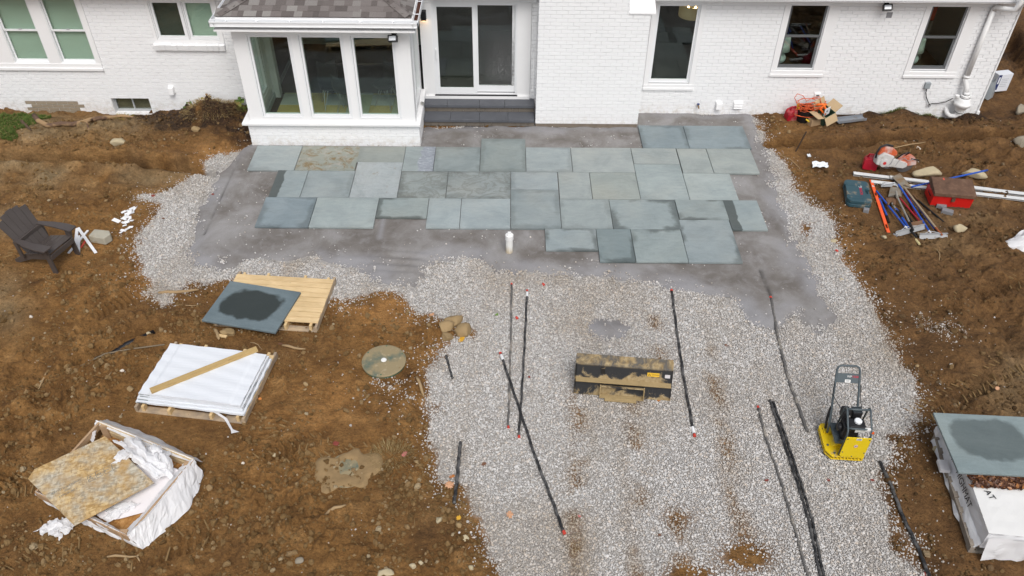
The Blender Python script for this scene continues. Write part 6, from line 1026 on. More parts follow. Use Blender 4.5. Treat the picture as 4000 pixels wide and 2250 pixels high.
def make_bucket():
    zL, zR = Vector((.969, 7.943, 0)), Vector((2.321, 7.811, 0)); rz = rotz_of(zL, zR); ln = 1.37; t = thing('loader_bucket', 'muddy black steel loader bucket resting on the gravel', 'bucket', (zL.x, zL.y, 0), rz)
    n = N('muddy_black_steel'); v = n.coord('Object'); sx = n.new('ShaderNodeSeparateXYZ'); n.put(sx.inputs[0], v); a = n.noise(v, 4.5, 8, .7, .5); low = n.math('ABSOLUTE', n.math('SUBTRACT', n.math('MODULO', n.math('ADD', sx.outputs[2], .02), .23), .02)); k = n.ramp(n.math('SUBTRACT', n.math('MULTIPLY', a, 1.0), n.math('MULTIPLY', low, 1.15)), [(.41, 0), (.49, 1)])
    topm = n.ramp(sx.outputs[2], [(.40, 0), (.435, 1)]); k2 = n.math('MULTIPLY', topm, n.ramp(a, [(.42, .1), (.56, 1)])); k = n.math('MAXIMUM', n.math('MULTIPLY', k, n.math('SUBTRACT', 1, topm)), k2)
    scr = n.ramp(n.noise(n.scale(v, (9, 1, 1.2)), 9, 6, .8), [(.60, 0), (.72, .6)]); c = n.mix(scr, L(.022, .022, .023), L(.19, .175, .15)); c = n.mix(k, c, n.ramp(n.noise(v, 16, 5), [(.3, L(.235, .16, .07)), (.6, L(.36, .275, .15)), (.8, L(.46, .38, .25))])); n.bump(k, .4, .006); m = n.fin(c, n.mix(k, L(.38, .38, .38), L(.9, .9, .9)), 0, .4)
    mud = mat('bucket_mud', L(.34, .25, .125), .95, .25, 9, bump=.6, bs=20); py = lambda z: z*.47
    b = MB(); b.add([(x, py(z)+o_, z) for x in (0, ln) for z, o_ in ((0, 0), (.42, 0), (.50, .095), (.47, .12), (.40, .03), (.02, .02), (.02, .42), (0, .42))], [(0, 1, 9, 8), (1, 2, 10, 9), (2, 3, 11, 10), (3, 4, 12, 11), (4, 5, 13, 12), (5, 6, 14, 13), (6, 7, 15, 14), (7, 0, 8, 15)]); b.build('back_plate', m, t, bevel=.004)
    for x in (0, ln-.014): b = MB(); b.prism([(0, 0), (.43, 0), (.50, .16), (.30, .47), (.295, .50), (py(.42), .42)], x-.004, x+.018, 'YZ'); b.build('side_plate', m, t, bevel=.002)
    b = MB(); b.beam((.01, py(.232)-.035, .232), (ln-.01, py(.232)-.035, .232), .085, .016); b.build('stiffener', mud, t, bevel=.003)
    b = MB(); b.beam((.40, py(.32)-.004, .236), (.385, py(.32)-.004, .415), .05, .012, (0, 1, -.47)); b.build('weld_rib', m, t)
    x0, x1 = .36, .99; f = MB(); f.prism([(0, .23), (-.05, .20), (-.065, .02), (-.02, -.0)], x0, x0+.014, 'YZ'); f.prism([(0, .23), (-.05, .20), (-.065, .02), (-.02, 0)], x1-.014, x1, 'YZ'); f.build('mount_cheek', mud, t)
    f = MB(); f.beam((x0, .01, .205), (x1, .01, .205), .10, .014, (0, .55, 1)); f.build('hook_lip', m, t); f = MB(); f.beam((x0+.08, -.055, .012), (x1-.10, -.055, .012), .09, .02, (0, -.15, 1)); f.beam((x0, -.025, .02), (x1, -.025, .02), .07, .012); f.build('lower_lip', mud, t, bevel=.003)
    yl = mat('warning_yellow', L(.70, .42, .03), .5); ink = mat('label_ink', L(.02, .02, .02), .6)
    def onback(x, z, extra=0): return Matrix.Translation((x, py(z)-.0025-extra, z)) @ Matrix.Rotation(math.atan2(.47, 1)*-1+R(90), 4, 'X')
    b = MB(); b.box(-.085, .085, -.028, .028, 0, .002); o = b.build('warning_label', yl, t); o.matrix_local = onback(1.10, .345)
    b = MB(); tri = [(-.075, -.018), (-.035, -.018), (-.055, .018)]; b.prism(tri, .002, .003); o2 = b.build('warning_triangle', ink, t); o2.matrix_local = onback(1.10, .345)
    b = MB(); b.prism([(-.066, -.0135), (-.044, -.0135), (-.055, .006)], .003, .004); o2 = b.build('triangle_fill', yl, t); o2.matrix_local = onback(1.10, .345)
    text('lettering', 'DANGER', .026, ink, t, onback(1.13, .345, .0025), ext=.0004)
    b = MB(); b.box(-.036, .036, -.025, .025, 0, .002); o = b.build('white_label', mat('silver_label', L(.55, .52, .52), .4), t); o.matrix_local = onback(1.30, .335)
def make_compactor():
    A, B = Vector((4.262, 6.79, 0)), Vector((4.765, 6.77, 0)); t = thing('plate_compactor', 'yellow and black plate compactor parked on the gravel', 'compactor', (A.x, A.y, .015), rotz_of(A, B)-R(1.5)); w = .50
    y = mat('yellow_paint', L(.72, .50, .012), .35, .06, 5, dirt=L(.42, .31, .13), ds=5, dt=(.56, .66)); yc = mat('clean_yellow_panel', L(.74, .54, .010), .36, .06, 4, dirt=L(.46, .36, .18), ds=4, dt=(.60, .74)); blk = mat('engine_black', L(.018, .018, .020), .35, .2); gry = mat('slate_frame_paint', L(.075, .095, .105), .4, .12, 6, dirt=L(.25, .2, .13), ds=7, dt=(.62, .72)); lab = mat('label_white', L(.75, .75, .73), .5)
    def slab(poly, z0, z1, nm, m, bv=.006): b = MB(); b.prism(poly, z0, z1); return b.build(nm, m, t, bevel=bv)
    ol = [(.07, 0), (w-.02, 0), (w, .03), (w, .50), (w-.04, .56), (.04, .56), (0, .50), (0, .10)]; inn = [((px-w/2)*.93+w/2, (py_-.28)*.94+.28) for px, py_ in ol]
    slab(ol, .0, .022, 'base_plate', y); slab(inn, .022, .05, 'plate_core', blk, 0); slab(ol, .05, .075, 'plate_flange', y)
    for k in range(9): b = MB(); x = .09+k*.046; b.box(x, x+.012, -.003, .012, .022, .05); b.build('cleat', y, t)
    for k in range(7): b = MB(); yy = .12+k*.058; b.box(-.003, .012, yy, yy+.014, .022, .05); b.build('cleat', y, t)
    b = MB(); b.prism([(.09, .075), (.20, .16), (.34, .16), (.44, .075)], .16, .34, 'XZ'); b.build('exciter_housing', y, t, bevel=.01); b = MB(); b.box(.04, .46, .38, .54, .075, .10); b.build('rear_ledge', y, t, bevel=.006)
    for px, py_ in ((.05, .18), (.05, .46), (.11, .05), (.45, .46)): b = MB(); b.lathe([(.016, .075), (.016, .087), (.008, .09)], 6, (px, py_, 0)); b.build('bolt', gry, t)
    # engine deck and engine
    b = MB(); b.box(.10, .44, .12, .46, .19, .22); b.build('engine_deck', gry, t, bevel=.004); b = MB(); b.box(.17, .38, .16, .36, .22, .47); b.build('engine_block', blk, t, bevel=.02); b = MB(); b.lathe([(.045, 0), (.06, .02), (.06, .05), (.045, .06)], 18, (.115, .27, .36), 'X'); b.build('recoil_starter', blk, t, bevel=.006)
    b = MB(); b.box(.19, .42, .10, .27, .47, .555); b.build('fuel_tank', blk, t, bevel=.025); b = MB(); b.lathe([(.042, .554), (.050, .56), (.050, .585), (.040, .595), (.004, .596)], 10, (.32, .20, 0)); b.build('fuel_cap', mat('white_fuel_cap', L(.8, .82, .84), .35), t)
    b = MB(); b.box(.15, .25, .31, .44, .46, .60); b.build('air_filter', blk, t, bevel=.018); b = MB(); b.box(.28, .41, .31, .44, .46, .60); b.build('muffler_guard', blk, t, bevel=.02)
    for k in range(5): b = MB(); b.box(.285, .405, .325+k*.023, .332+k*.023, .60, .606); b.build('guard_slat', gry, t)
    b = MB(); b.box(.275, .40, .092, .10, .475, .525); b.build('tank_label', lab, t)
    # roll frame
    for x in (.155, .455): b = MB(); b.tube([(x, .02, .09), (x, .015, .50), (x, .04, .565), (x, .25, .715), (x, .30, .72), (x, .335, .66), (x, .36, .22)], .013, 8); b.build('roll_bar', gry, t, smooth=True)
    for yy, z in ((.07, .575), (.28, .715)): b = MB(); b.tube([(.155, yy, z), (.23, yy-.02, z+.015), (.38, yy-.02, z+.015), (.455, yy, z)], .013, 8); b.build('cross_bar', gry, t, smooth=True)
    b = MB(); pl = [(.175, .10), (.445, .10), (.465, .12), (.465, .495), (.145, .495), (.145, .13)]; b.prism(pl, -.02, -.008, 'XZ'); b.build('front_cover', yc, t, bevel=.004)
    for x, z in ((.165, .465), (.445, .465), (.165, .20), (.445, .20), (.305, .118)): b = MB(); b.lathe([(.008, -.026), (.009, -.02)], 8, (x, 0, z), 'Y'); b.build('screw', gry, t)
    b = MB(); b.lathe([(.027, -.0225), (.027, -.02)], 20, (.305, 0, .33), 'Y'); b.build('badge', lab, t)
    ring = MB(); ring.tube([(.305+.025*math.cos(k*.314), -.023, .33+.025*math.sin(k*.314)) for k in range(20)], .002, 4, True); ring.build('badge_ring', mat('badge_red', L(.55, .03, .03), .4), t)
    text('badge_letter', 'W', .034, mat('badge_dark', L(.10, .015, .02), .4), t, Matrix.Translation((.305, -.0235, .33)) @ Matrix.Rotation(R(90), 4, 'X'))
    b = MB(); b.box(.275, .345, -.0225, -.02, .45, .485); b.build('cover_label', lab, t)
    for k in range(3): b = MB(); b.box(.282, .338, -.0235, -.0225, .456+k*.009, .460+k*.009); b.build('label_line', gry, t)
    for q in ([(.16, .40, .56), (.10, .50, .60), (.075, .60, .62), (.085, .70, .76)], [(.42, .40, .52), (.46, .50, .50), (.44, .60, .60), (.425, .68, .74)], [(.20, .12, .42), (.14, .05, .36), (.13, .10, .26), (.17, .20, .24)]): b = MB(); b.tube(q, .005, 5); b.build('cable', blk, t)
    # handle
    pts = [(.07, .36, .12), (.075, .42, .30), (.085, .62, .62), (.10, .80, .90), (.115, .82, .935), (.15, .83, .95)]; pts = pts+[(w-x, y_, z) for x, y_, z in reversed(pts)]
    b = MB(); b.tube(pts, .0155, 10); b.build('handle', gry, t, smooth=True)
    for x in (.07, w-.07): b = MB(); b.tube([(x, .45, .11), (x-.02*(1 if x < .2 else -1), .47, .30), (x, .52, .46)], .018, 8); b.build('handle_bracket', blk, t)
    P0, P1 = Vector((.092, .705, .755)), Vector((.098, .775, .862)); b = MB(); b.add([tuple(P0), (w-P0.x, P0.y, P0.z), (w-P1.x, P1.y, P1.z), tuple(P1)], [(0, 1, 2, 3)]); b.build('handle_panel', gry, t, thick=.008)
    nrm = (P1-P0); nrm.x = 0; ey = nrm.normalized(); ex = Vector((1, 0, 0)); ez = ex.cross(ey); base = Matrix((ex, ey, ez)).transposed().to_4x4(); mid = (P0+P1)/2; mid.x = w/2
    text('lettering', 'WP', .042, lab, t, Matrix.Translation(mid+ex*.018+ey*.022+ez*.006) @ base); text('lettering', '1550', .042, mat('red_lettering', L(.62, .02, .05), .4), t, Matrix.Translation(mid+ex*.095+ey*.022+ez*.006) @ base)
    b = MB(); b.box(-.037, .037, -.02, .02, 0, .002); o = b.build('panel_label', lab, t); o.matrix_local = Matrix.Translation(mid+ex*.0-ey*.04+ez*.005) @ base
    for k in range(2): b = MB(); b.box(-.025, .025, -.006+k*.012, -.001+k*.012, .002, .003); o = b.build('label_line', gry, t); o.matrix_local = Matrix.Translation(mid-ey*.04+ez*.005) @ base
    b = MB(); b.box(.455, .485, .02, .04, .54, .565); b.build('orange_tag', mat('orange_tag', L(.75, .12, .02), .5), t); b = MB(); b.beam((.37, .055, .585), (.44, .06, .58), .03, .03); b.build('bar_sticker', lab, t)
# ================================================================== TOOLS ON THE RIGHT
def TZ(x, y, z=0): return g(3250+x/3.963, 620+y/3.963, z)       # detail survey of the tool heap
def frame_of(P, Q, z=0):                                        # matrix with x along P->Q on the ground
    a = (Q-P); a.z = 0; a.normalize(); n = Vector((0, 0, 1)); return Matrix.Translation(P) @ Matrix((a, n.cross(a), n)).transposed().to_4x4()
def make_tools():
    blue = mat('blue_handle', L(.018, .085, .42), .38, .1, 6, dirt=L(.25, .22, .17), ds=10, dt=(.62, .72)); red = mat('red_handle', L(.34, .022, .035), .45, .12, dirt=L(.22, .12, .08), ds=9, dt=(.6, .7)); wood = wood_mat('worn_ash_handle', L(.30, .23, .15), L(.42, .34, .24), False); brick_ = mat('orange_grip', L(.32, .10, .04), .6, .2); alu = mat('dull_aluminium', L(.36, .365, .37), .45, .12, 6, metal=.35, dirt=L(.33, .29, .22), ds=5, dt=(.55, .7)); steel = mat('dirty_steel_blade', L(.27, .25, .21), .6, .2, 6, metal=.2, dirt=L(.24, .16, .085), ds=4, dt=(.42, .62)); black = mat('black_rubber_grip', L(.015, .015, .016), .6); rust = mat('rusty_brown_steel', L(.16, .085, .045), .8, .35, 8, bump=.4, bs=25); gw = mat('grey_handle', L(.26, .245, .21), .7, .2, 9); white = mat('white_ferrule', L(.66, .68, .70), .35); pale = mat('pale_yellow_grip', L(.55, .47, .24), .6)
    def rod(parent, P, Q, r, m, nm='handle', n=8): o = -parent.location; b = MB(); b.tube([P+o, Q+o], r, n); return b.build(nm, m, parent, smooth=False)
    # spirit level: an I-beam box with windows and vials
    z_ = .035; P, Q = TZ(603, 325, z_), TZ(925, 1280, z_); M = frame_of(P, Q); ln = (Q-P).length; t = thing('spirit_level', 'orange spirit level lying beside the green tool case', 'level', P); t.matrix_world = M
    orange = mat('fluorescent_orange', L(.85, .115, .03), .4, .05); w = .058
    b = MB(); cuts = [.12, .30, .52, .70]; wins = [(ln*.215, ln*.275), (ln*.73, ln*.80)]
    xs = [0]+[v for q in wins for v in q]+[ln]
    for a_, c_ in ((xs[0], xs[1]), (xs[2], xs[3]), (xs[4], xs[5])): b.box(a_, c_, -w/2, w/2, -.025, 0)
    for a_, c_ in wins: b.box(a_, c_, -w/2, -w/2+.010, -.025, 0); b.box(a_, c_, w/2-.010, w/2, -.025, 0)
    b.build('body', orange, t, bevel=.002)
    for u in (.115, .50*0+.885): b = MB(); b.lathe([(.021, .0005), (.021, .004)], 16, (ln*u, 0, 0)); o = b.build('vial_ring', mat('vial_white', L(.8, .8, .78), .4), t); b = MB(); b.lathe([(.010, .0045), (.010, .006)], 12, (ln*u, 0, 0)); b.build('vial', black, o)
    b = MB(); b.box(-.006, 0, -w/2, w/2, -.027, .001); b.box(ln, ln+.006, -w/2, w/2, -.027, .001); b.build('end_cap', black, t)
    def lute(label, P, Q, F, ha, hb, hm, zt):                   # placing rake: handle, white ferrule, wide head with two stays
        t = thing('placing_rake', label, 'rake', Vector((P.x, P.y, 0)), 0, 'long-handled tools in the heap'); o = -t.location; rod(t, P, Q, .0165, hm); rod(t, Q, F, .014, white, 'ferrule')
        d_ = (hb-ha).normalized(); up = Vector((0, 0, 1)); b = MB(); hgt = .09; b.beam(ha+o+Vector((0, 0, hgt/2)), hb+o+Vector((0, 0, hgt/2)), .010, hgt, (0, .55, .83)); b.build('head', alu, t, bevel=.002)
        b = MB(); b.beam(ha+o+Vector((0, .02, hgt)), hb+o+Vector((0, .02, hgt)), .03, .006); b.build('head_rib', alu, t)
        for e, s_ in ((ha, .22), (hb, .22)): b = MB(); m_ = e.lerp((ha+hb)/2, s_)+Vector((0, .01, hgt)); b.tube([m_+o, Q.lerp(F, .2)+o+Vector((0, 0, .01))], .0045, 5); b.build('stay', white, t)
        return t
    lute('left blue placing rake with an aluminium head, next to the level', TZ(690, 500, .05), TZ(1130, 1045, .10), TZ(1190, 1105, .08), TZ(975, 1205, .02), TZ(1418, 1085, .05), blue, 0)
    lute('right blue placing rake with an aluminium head at the heap foot', TZ(1030, 400, .14), TZ(1500, 1112, .08), TZ(1555, 1190, .06), TZ(1340, 1238, .01), TZ(1775, 1228, .01), blue, 0)
    def simple(label, nm, cat, segs, blade=None):
        p0 = segs[0][0]; t = thing(nm, label, cat, Vector((p0.x, p0.y, 0)), 0, 'long-handled tools in the heap')
        for P, Q, r, m, pn in segs: rod(t, P, Q, r, m, pn)
        return t
    t = simple('blue handle with white print and black socket, second from the wooden one', 'long_handle', 'tool handle', [(TZ(1195, 560, .07), TZ(1590, 1088, .06), .016, blue, 'handle'), (TZ(1590, 1088, .06), TZ(1655, 1165, .05), .018, black, 'socket')])
    o = -t.location
    for k in range(7): a_ = .35+k*.085; P, Q = TZ(1195, 560, .07), TZ(1590, 1088, .06); b = MB(); q = P.lerp(Q, a_)+Vector((0, 0, .0155)); b.beam(q+o, P.lerp(Q, a_+.05)+o+Vector((0, 0, .0155)), .009, .003); b.build('white_print', white, t)
    t = simple('weathered wooden handle with orange lower end on top of the heap', 'long_handle', 'tool handle', [(TZ(1115, 440, .12), TZ(1600, 1062, .10), .018, wood, 'handle'), (TZ(1600, 1062, .10), TZ(1705, 1182, .09), .017, brick_, 'grip')])
    # square shovel
    t = simple('square-bladed shovel with grey handle in the middle of the heap', 'square_shovel', 'shovel', [(TZ(995, 560, .10), TZ(1200, 985, .14), .017, gw, 'handle'), (TZ(1200, 985, .14), TZ(1255, 1108, .13), .022, black, 'grip')]); o = -t.location
    c = [TZ(905, 440, .10), TZ(1115, 440, .11), TZ(1075, 590, .05), TZ(870, 590, .05)]; s_ = TZ(995, 545, .13); b = MB()
    b.add([tuple(p+o) for p in c]+[tuple(s_+o)], [(0, 1, 4), (1, 2, 4), (2, 3, 4), (3, 0, 4)]); b.build('blade', steel, t, thick=.006); rod(t, TZ(990, 500, .13), TZ(1010, 600, .115), .022, gw, 'socket')
    for P, Q, lb in ((TZ(1055, 615, .05), TZ(1345, 955, .05), 'front red tool handle under the grey shovel'), (TZ(1140, 480, .05), TZ(1300, 870, .04), 'rear red tool handle between the blue ones')): simple(lb, 'long_handle', 'tool handle', [(P, Q, .017, red, 'handle')])
    # long blue pole with scraper blade
    P, Q = TZ(1225, 435, .14), TZ(2372, 185, .36); t = simple('long blue pole scraper resting across the red toolbox', 'floor_scraper', 'scraper', [(P, Q, .017, blue, 'handle'), (Q, Q+(Q-P).normalized()*.05, .0175, mat('blue_cap', L(.012, .05, .22), .5), 'end_cap')]); o = -t.location
    c = [TZ(930, 285, .10), TZ(1050, 225, .12), TZ(1225, 435, .13), TZ(1120, 475, .10)]; b = MB(); b.add([tuple(p+o) for p in c], [(0, 1, 2, 3)]); b.build('blade', rust if False else steel, t, thick=.010); rod(t, TZ(1120, 400, .14), P, .020, steel, 'socket')
    simple('short blue handle with black end under the level', 'long_handle', 'tool handle', [(TZ(735, 620, .03), TZ(852, 885, .03), .018, blue, 'handle'), (TZ(852, 885, .03), TZ(885, 985, .03), .020, black, 'grip')])
    # round-point spade, D-shaped shoulders
    t = simple('rusty round spade with taped handle and pale yellow grip', 'round_spade', 'spade', [(TZ(930, 690, .08), TZ(1000, 800, .08), .018, gw, 'handle'), (TZ(985, 775, .08), TZ(1020, 815, .08), .021, blue, 'tape'), (TZ(1000, 800, .08), TZ(1095, 925, .08), .021, black, 'grip'), (TZ(1085, 915, .08), TZ(1205, 1095, .09), .022, blue, 'sleeve'), (TZ(1205, 1095, .09), TZ(1310, 1215, .08), .021, black, 'lower_grip'), (TZ(1275, 1225, .05), TZ(1355, 1325, .04), .021, pale, 'yellow_end')]); o = -t.location
    b = MB(); cen = TZ(905, 640, .07)
    def f(u, v): a_ = (u-.5)*2; x = 830+170*u; y = 690-95*v+25*abs(a_)*(1-v)-18*math.cos(a_*6)*(1-v); return tuple(TZ(x, y, .035+.06*(1-abs(abs(a_)-.5)*2)*(1-v)+.02)+o)
    b.grid(13, 5, f); b.build('blade', rust, t, smooth=True, thick=.006)
    t = thing('steel_float', 'rectangular brown steel float blade near the rake heads', 'float', TZ(1310, 1010, 0)); o = -t.location; b = MB(); b.add([tuple(TZ(x, y, z)+o) for x, y, z in ((1225, 985, .10), (1400, 950, .11), (1400, 1040, .05), (1220, 1060, .05))], [(0, 1, 2, 3)]); b.build('blade', rust, t, thick=.008); b = MB(); b.tube([TZ(1150, 850, .05)+o, TZ(1250, 990, .09)+o], .016, 8); b.build('handle', black, t)
    simple('black steel pry bar right of the wooden handle', 'pry_bar', 'pry bar', [(TZ(1255, 560, .03), TZ(1330, 640, .03), .012, rust, 'tip'), (TZ(1330, 640, .03), TZ(1745, 992, .03), .016, black, 'bar')])
    t = thing('rake_head', 'grey metal rake head at the top of the heap by the white rails', 'rake', TZ(860, 410, 0)); o = -t.location; b = MB(); b.add([tuple(TZ(x, y, z)+o) for x, y, z in ((755, 435, .06), (780, 370, .10), (970, 372, .12), (930, 435, .08))], [(0, 1, 2, 3)]); b.build('head', alu, t, thick=.006); b = MB(); b.tube([TZ(800, 395, .12)+o, TZ(970, 368, .14)+o, TZ(1020, 440, .12)+o], .008, 6); b.build('stay', white, t)
    b = MB(); b.grid(10, 5, lambda u, v: tuple(TZ(1320+170*u+8*math.sin(v*9), 1130+55*v+12*math.sin(u*7), .03+.03*math.sin(u*5+v*4)**2))); tag(b.build('work_glove', mat('worn_leather', L(.20, .155, .105), .8, .3), None, thick=.012, smooth=True), 'worn leather glove between the two rake heads', 'glove')
    # aluminium screed rails
    z3 = lambda x, y, z=0: g(3200+x/2.8975, 500+y/2.8975, z); rail = mat('white_aluminium_rail', L(.66, .67, .66), .4, .05, 4, dirt=L(.45, .42, .35), ds=5, dt=(.58, .75))
    for P, Q, zz, h, lb in ((z3(390, 505, .05), z3(2330, 740, .05), .0, .05, 'rear white aluminium rail passing behind the red toolbox'), (z3(805, 548, .08), z3(1955, 690, .08), .045, .03, 'short white rail lying on top of the rear one'), (z3(590, 600, .04), z3(2340, 800, .04), .0, .04, 'front white aluminium rail starting at the tool case')):
        t = thing('screed_rail', lb, 'rail', P, 0, 'white aluminium rails'); t.matrix_world = frame_of(Vector((P.x, P.y, zz)), Q); ln = (Q-P).length; b = MB(); b.box(0, ln, -.045, .045, 0, h); b.build('rail', rail, t, bevel=.003); b = MB(); b.box(-.004, .0, -.04, .04, .004, h-.004); b.box(0, ln, -.0465, -.0445, .012, h-.012); b.build('groove', mat('dark_groove', L(.12, .12, .12), .6), t)
    # red toolbox with a rusty lid
    redp = N('chipped_red_paint'); v = redp.coord('Object'); sx = redp.new('ShaderNodeSeparateXYZ'); redp.put(sx.inputs[0], v); e = redp.n; lowz = redp.math('ADD', sx.outputs[2], redp.math('MULTIPLY', redp.math('SUBTRACT', redp.noise(v, 9, 5), .5), .10)); k = redp.math('MAXIMUM', redp.ramp(lowz, [(.028, 1), (.036, 0)]), redp.ramp(lowz, [(.255, 0), (.263, 1)])); k = redp.math('MAXIMUM', k, redp.ramp(redp.noise(v, 4.2, 7, .7), [(.70, 0), (.71, 1)])); redp.fin(redp.mix(k, L(.60, .014, .011), redp.mix(redp.noise(v, 30, 4), L(.07, .045, .03), L(.17, .10, .06))), redp.mix(k, L(.42, .42, .42), L(.9, .9, .9)), 0, .35)
    lidm = N('rusty_brown_lid'); v = lidm.coord('Object'); c = lidm.ramp(lidm.noise(v, 6, 8, .7), [(.3, L(.075, .040, .026)), (.55, L(.135, .075, .047)), (.75, L(.20, .125, .085))]); c = lidm.mix(lidm.ramp(lidm.noise(v, 3.4, 6, .65), [(.66, 0), (.68, 1)]), c, L(.55, .085, .05)); lidm.bump(lidm.noise(v, 50, 4), .3, .004); lidm.fin(c, .75)
    A, B = TZ(1500, 735), TZ(2118, 788); t = thing('red_toolbox', 'red steel toolbox with a rusty brown lid', 'toolbox', A); t.matrix_world = frame_of(A, B); ln = (B-A).length; D_ = .40; ht = .30
    b = MB(); b.prism([(0, 0), (D_, 0), (D_+.02, ht*.55), (D_-.03, ht), (.0, ht), (-.03, ht*.85)], 0, ln, 'YZ'); b.build('box', redp.m, t, bevel=.006)
    b = MB(); b.prism([(-.055, ht*.88), (-.05, ht+.035), (D_*.9, ht+.12), (D_+.01, ht+.10), (D_+.01, ht)], -.012, ln+.012, 'YZ'); b.build('lid', lidm.m, t, bevel=.008)
    for x in (-.004, ln+.004): b = MB(); b.box(x-.006, x+.006, .10, .26, .16, .175); b.build('handle', black, t)
    b = MB(); b.box(ln*.5-.03, ln*.5+.03, -.052, -.035, .17, .25); b.build('latch', lidm.m, t)
    # green-blue tool case
    cm = N('petrol_blue_plastic'); v = cm.coord('Object'); c = cm.mix(cm.noise(v, 5, 5), L(.022, .062, .082), L(.040, .092, .112)); c = cm.mix(cm.ramp(cm.noise(v, 5.5, 6, .65), [(.56, 0), (.66, .75)]), c, L(.25, .21, .15)); cm.bump(cm.noise(v, 60, 4), .2, .003); cm.fin(c, .45, 0, .4)
    A, B = TZ(215, 740), TZ(600, 785); t = thing('tool_case', 'dusty blue-green plastic tool case lying flat', 'tool case', A); t.matrix_world = frame_of(A, B); w_ = (B-A).length; dp_ = .72; h_ = .15
    def rr(x0, x1, y0, y1, r): return [(x0+r, y0), (x1-r, y0), (x1, y0+r), (x1, y1-r), (x1-r, y1), (x0+r, y1), (x0, y1-r), (x0, y0+r)]
    b = MB(); b.prism(rr(0, w_, 0, dp_, .05), 0, h_*.48); b.build('bottom_shell', cm.m, t, bevel=.012); b = MB(); pts = rr(.004, w_-.004, .004, dp_-.004, .05); hx = [(w_-.004, dp_*.40), (w_-.10, dp_*.40), (w_-.10, dp_*.63), (w_-.004, dp_*.63)]; pts = pts[:3]+hx+pts[3:]; b.prism(pts, h_*.52, h_); b.build('top_shell', cm.m, t, bevel=.012)
    b = MB(); b.box(w_-.035, w_+.0, dp_*.40, dp_*.63, h_*.3, h_*.62); b.build('handle', cm.m, t, bevel=.008)
    for y in (.14, .56): b = MB(); b.box(.03, w_*.62, y-.06, y+.06, h_-.002, h_+.006); b.build('raised_panel', cm.m, t, bevel=.006)
    for y in (.12, .58): b = MB(); b.box(-.012, .02, y-.04, y+.04, .04, h_+.004); b.build('latch', cm.m, t, bevel=.004)
    rl = mat('red_logo', L(.52, .015, .05), .45); text('lettering', 'BOSCH', .070, rl, t, Matrix.Translation((w_*.60, dp_*.48, h_+.002)) @ Matrix.Rotation(R(-90), 4, 'Z'), ext=.002)
    b = MB(); b.tube([(w_*.60+.032*math.cos(k*.393), dp_*.70+.032*math.sin(k*.393), h_+.002) for k in range(16)], .004, 4, True); b.box(w_*.60-.02, w_*.60-.012, dp_*.70-.018, dp_*.70+.018, h_, h_+.003); b.box(w_*.60+.012, w_*.60+.02, dp_*.70-.018, dp_*.70+.018, h_, h_+.003); b.box(w_*.60-.014, w_*.60+.014, dp_*.70-.004, dp_*.70+.004, h_, h_+.003); b.build('emblem', mat('pale_logo', L(.5, .55, .56), .45), t)
def gas_can(label, P, rz, dusty, spout, tilt=0):
    t = thing('fuel_can', label, 'fuel can', P, rz, 'red fuel cans'); t.rotation_euler = (tilt, 0, rz); m = mat('red_plastic_can', L(.40, .012, .028), .4, .1, 6, dirt=L(.48, .34, .28), ds=3.5, dt=(.54, .74) if dusty else (.64, .8))
    b = MB(); w, dd, h = .27, .19, .26; b.prism([(-w/2+.02, 0), (w/2-.02, 0), (w/2, .03), (w/2, .20), (w/2-.05, h), (-w/2+.09, h), (-w/2+.03, h-.03), (-w/2, .19), (-w/2, .03)], -dd/2, dd/2, 'XZ'); b.build('tank', m, t, bevel=.022)
    b = MB(); b.tube([(-w/2+.05, 0, h-.015), (-w/2+.07, 0, h+.055), (.02, 0, h+.06), (.06, 0, h-.005)], .018, 8); b.build('handle', m, t, smooth=True)
    yl = mat('yellow_collar', L(.70, .46, .02), .4); bk = mat('black_spout', L(.02, .02, .022), .5); b = MB(); b.lathe([(.038, h-.02), (.038, h+.03)], 14, (w/2-.05, 0, 0)); b.build('collar', yl, t)
    b = MB(); b.tube([(w/2-.05, 0, h+.02), (w/2-.045, .01, h+.10), (w/2-.02, .04, h+.20), (w/2+.02, .07, h+.27)] if spout else [(w/2-.05, 0, h+.02), (w/2-.08, 0, h+.09), (w/2-.06, 0, h+.13)], .020, 8); b.build('spout', bk if spout else yl, t, smooth=True)
    for s_ in (-1, 1): b = MB(); b.lathe([(.035, 0), (.035, .006)], 12, (-.02, s_*(dd/2+.003)-.003, .14), 'Y'); b.build('side_boss', m, t)
    return t
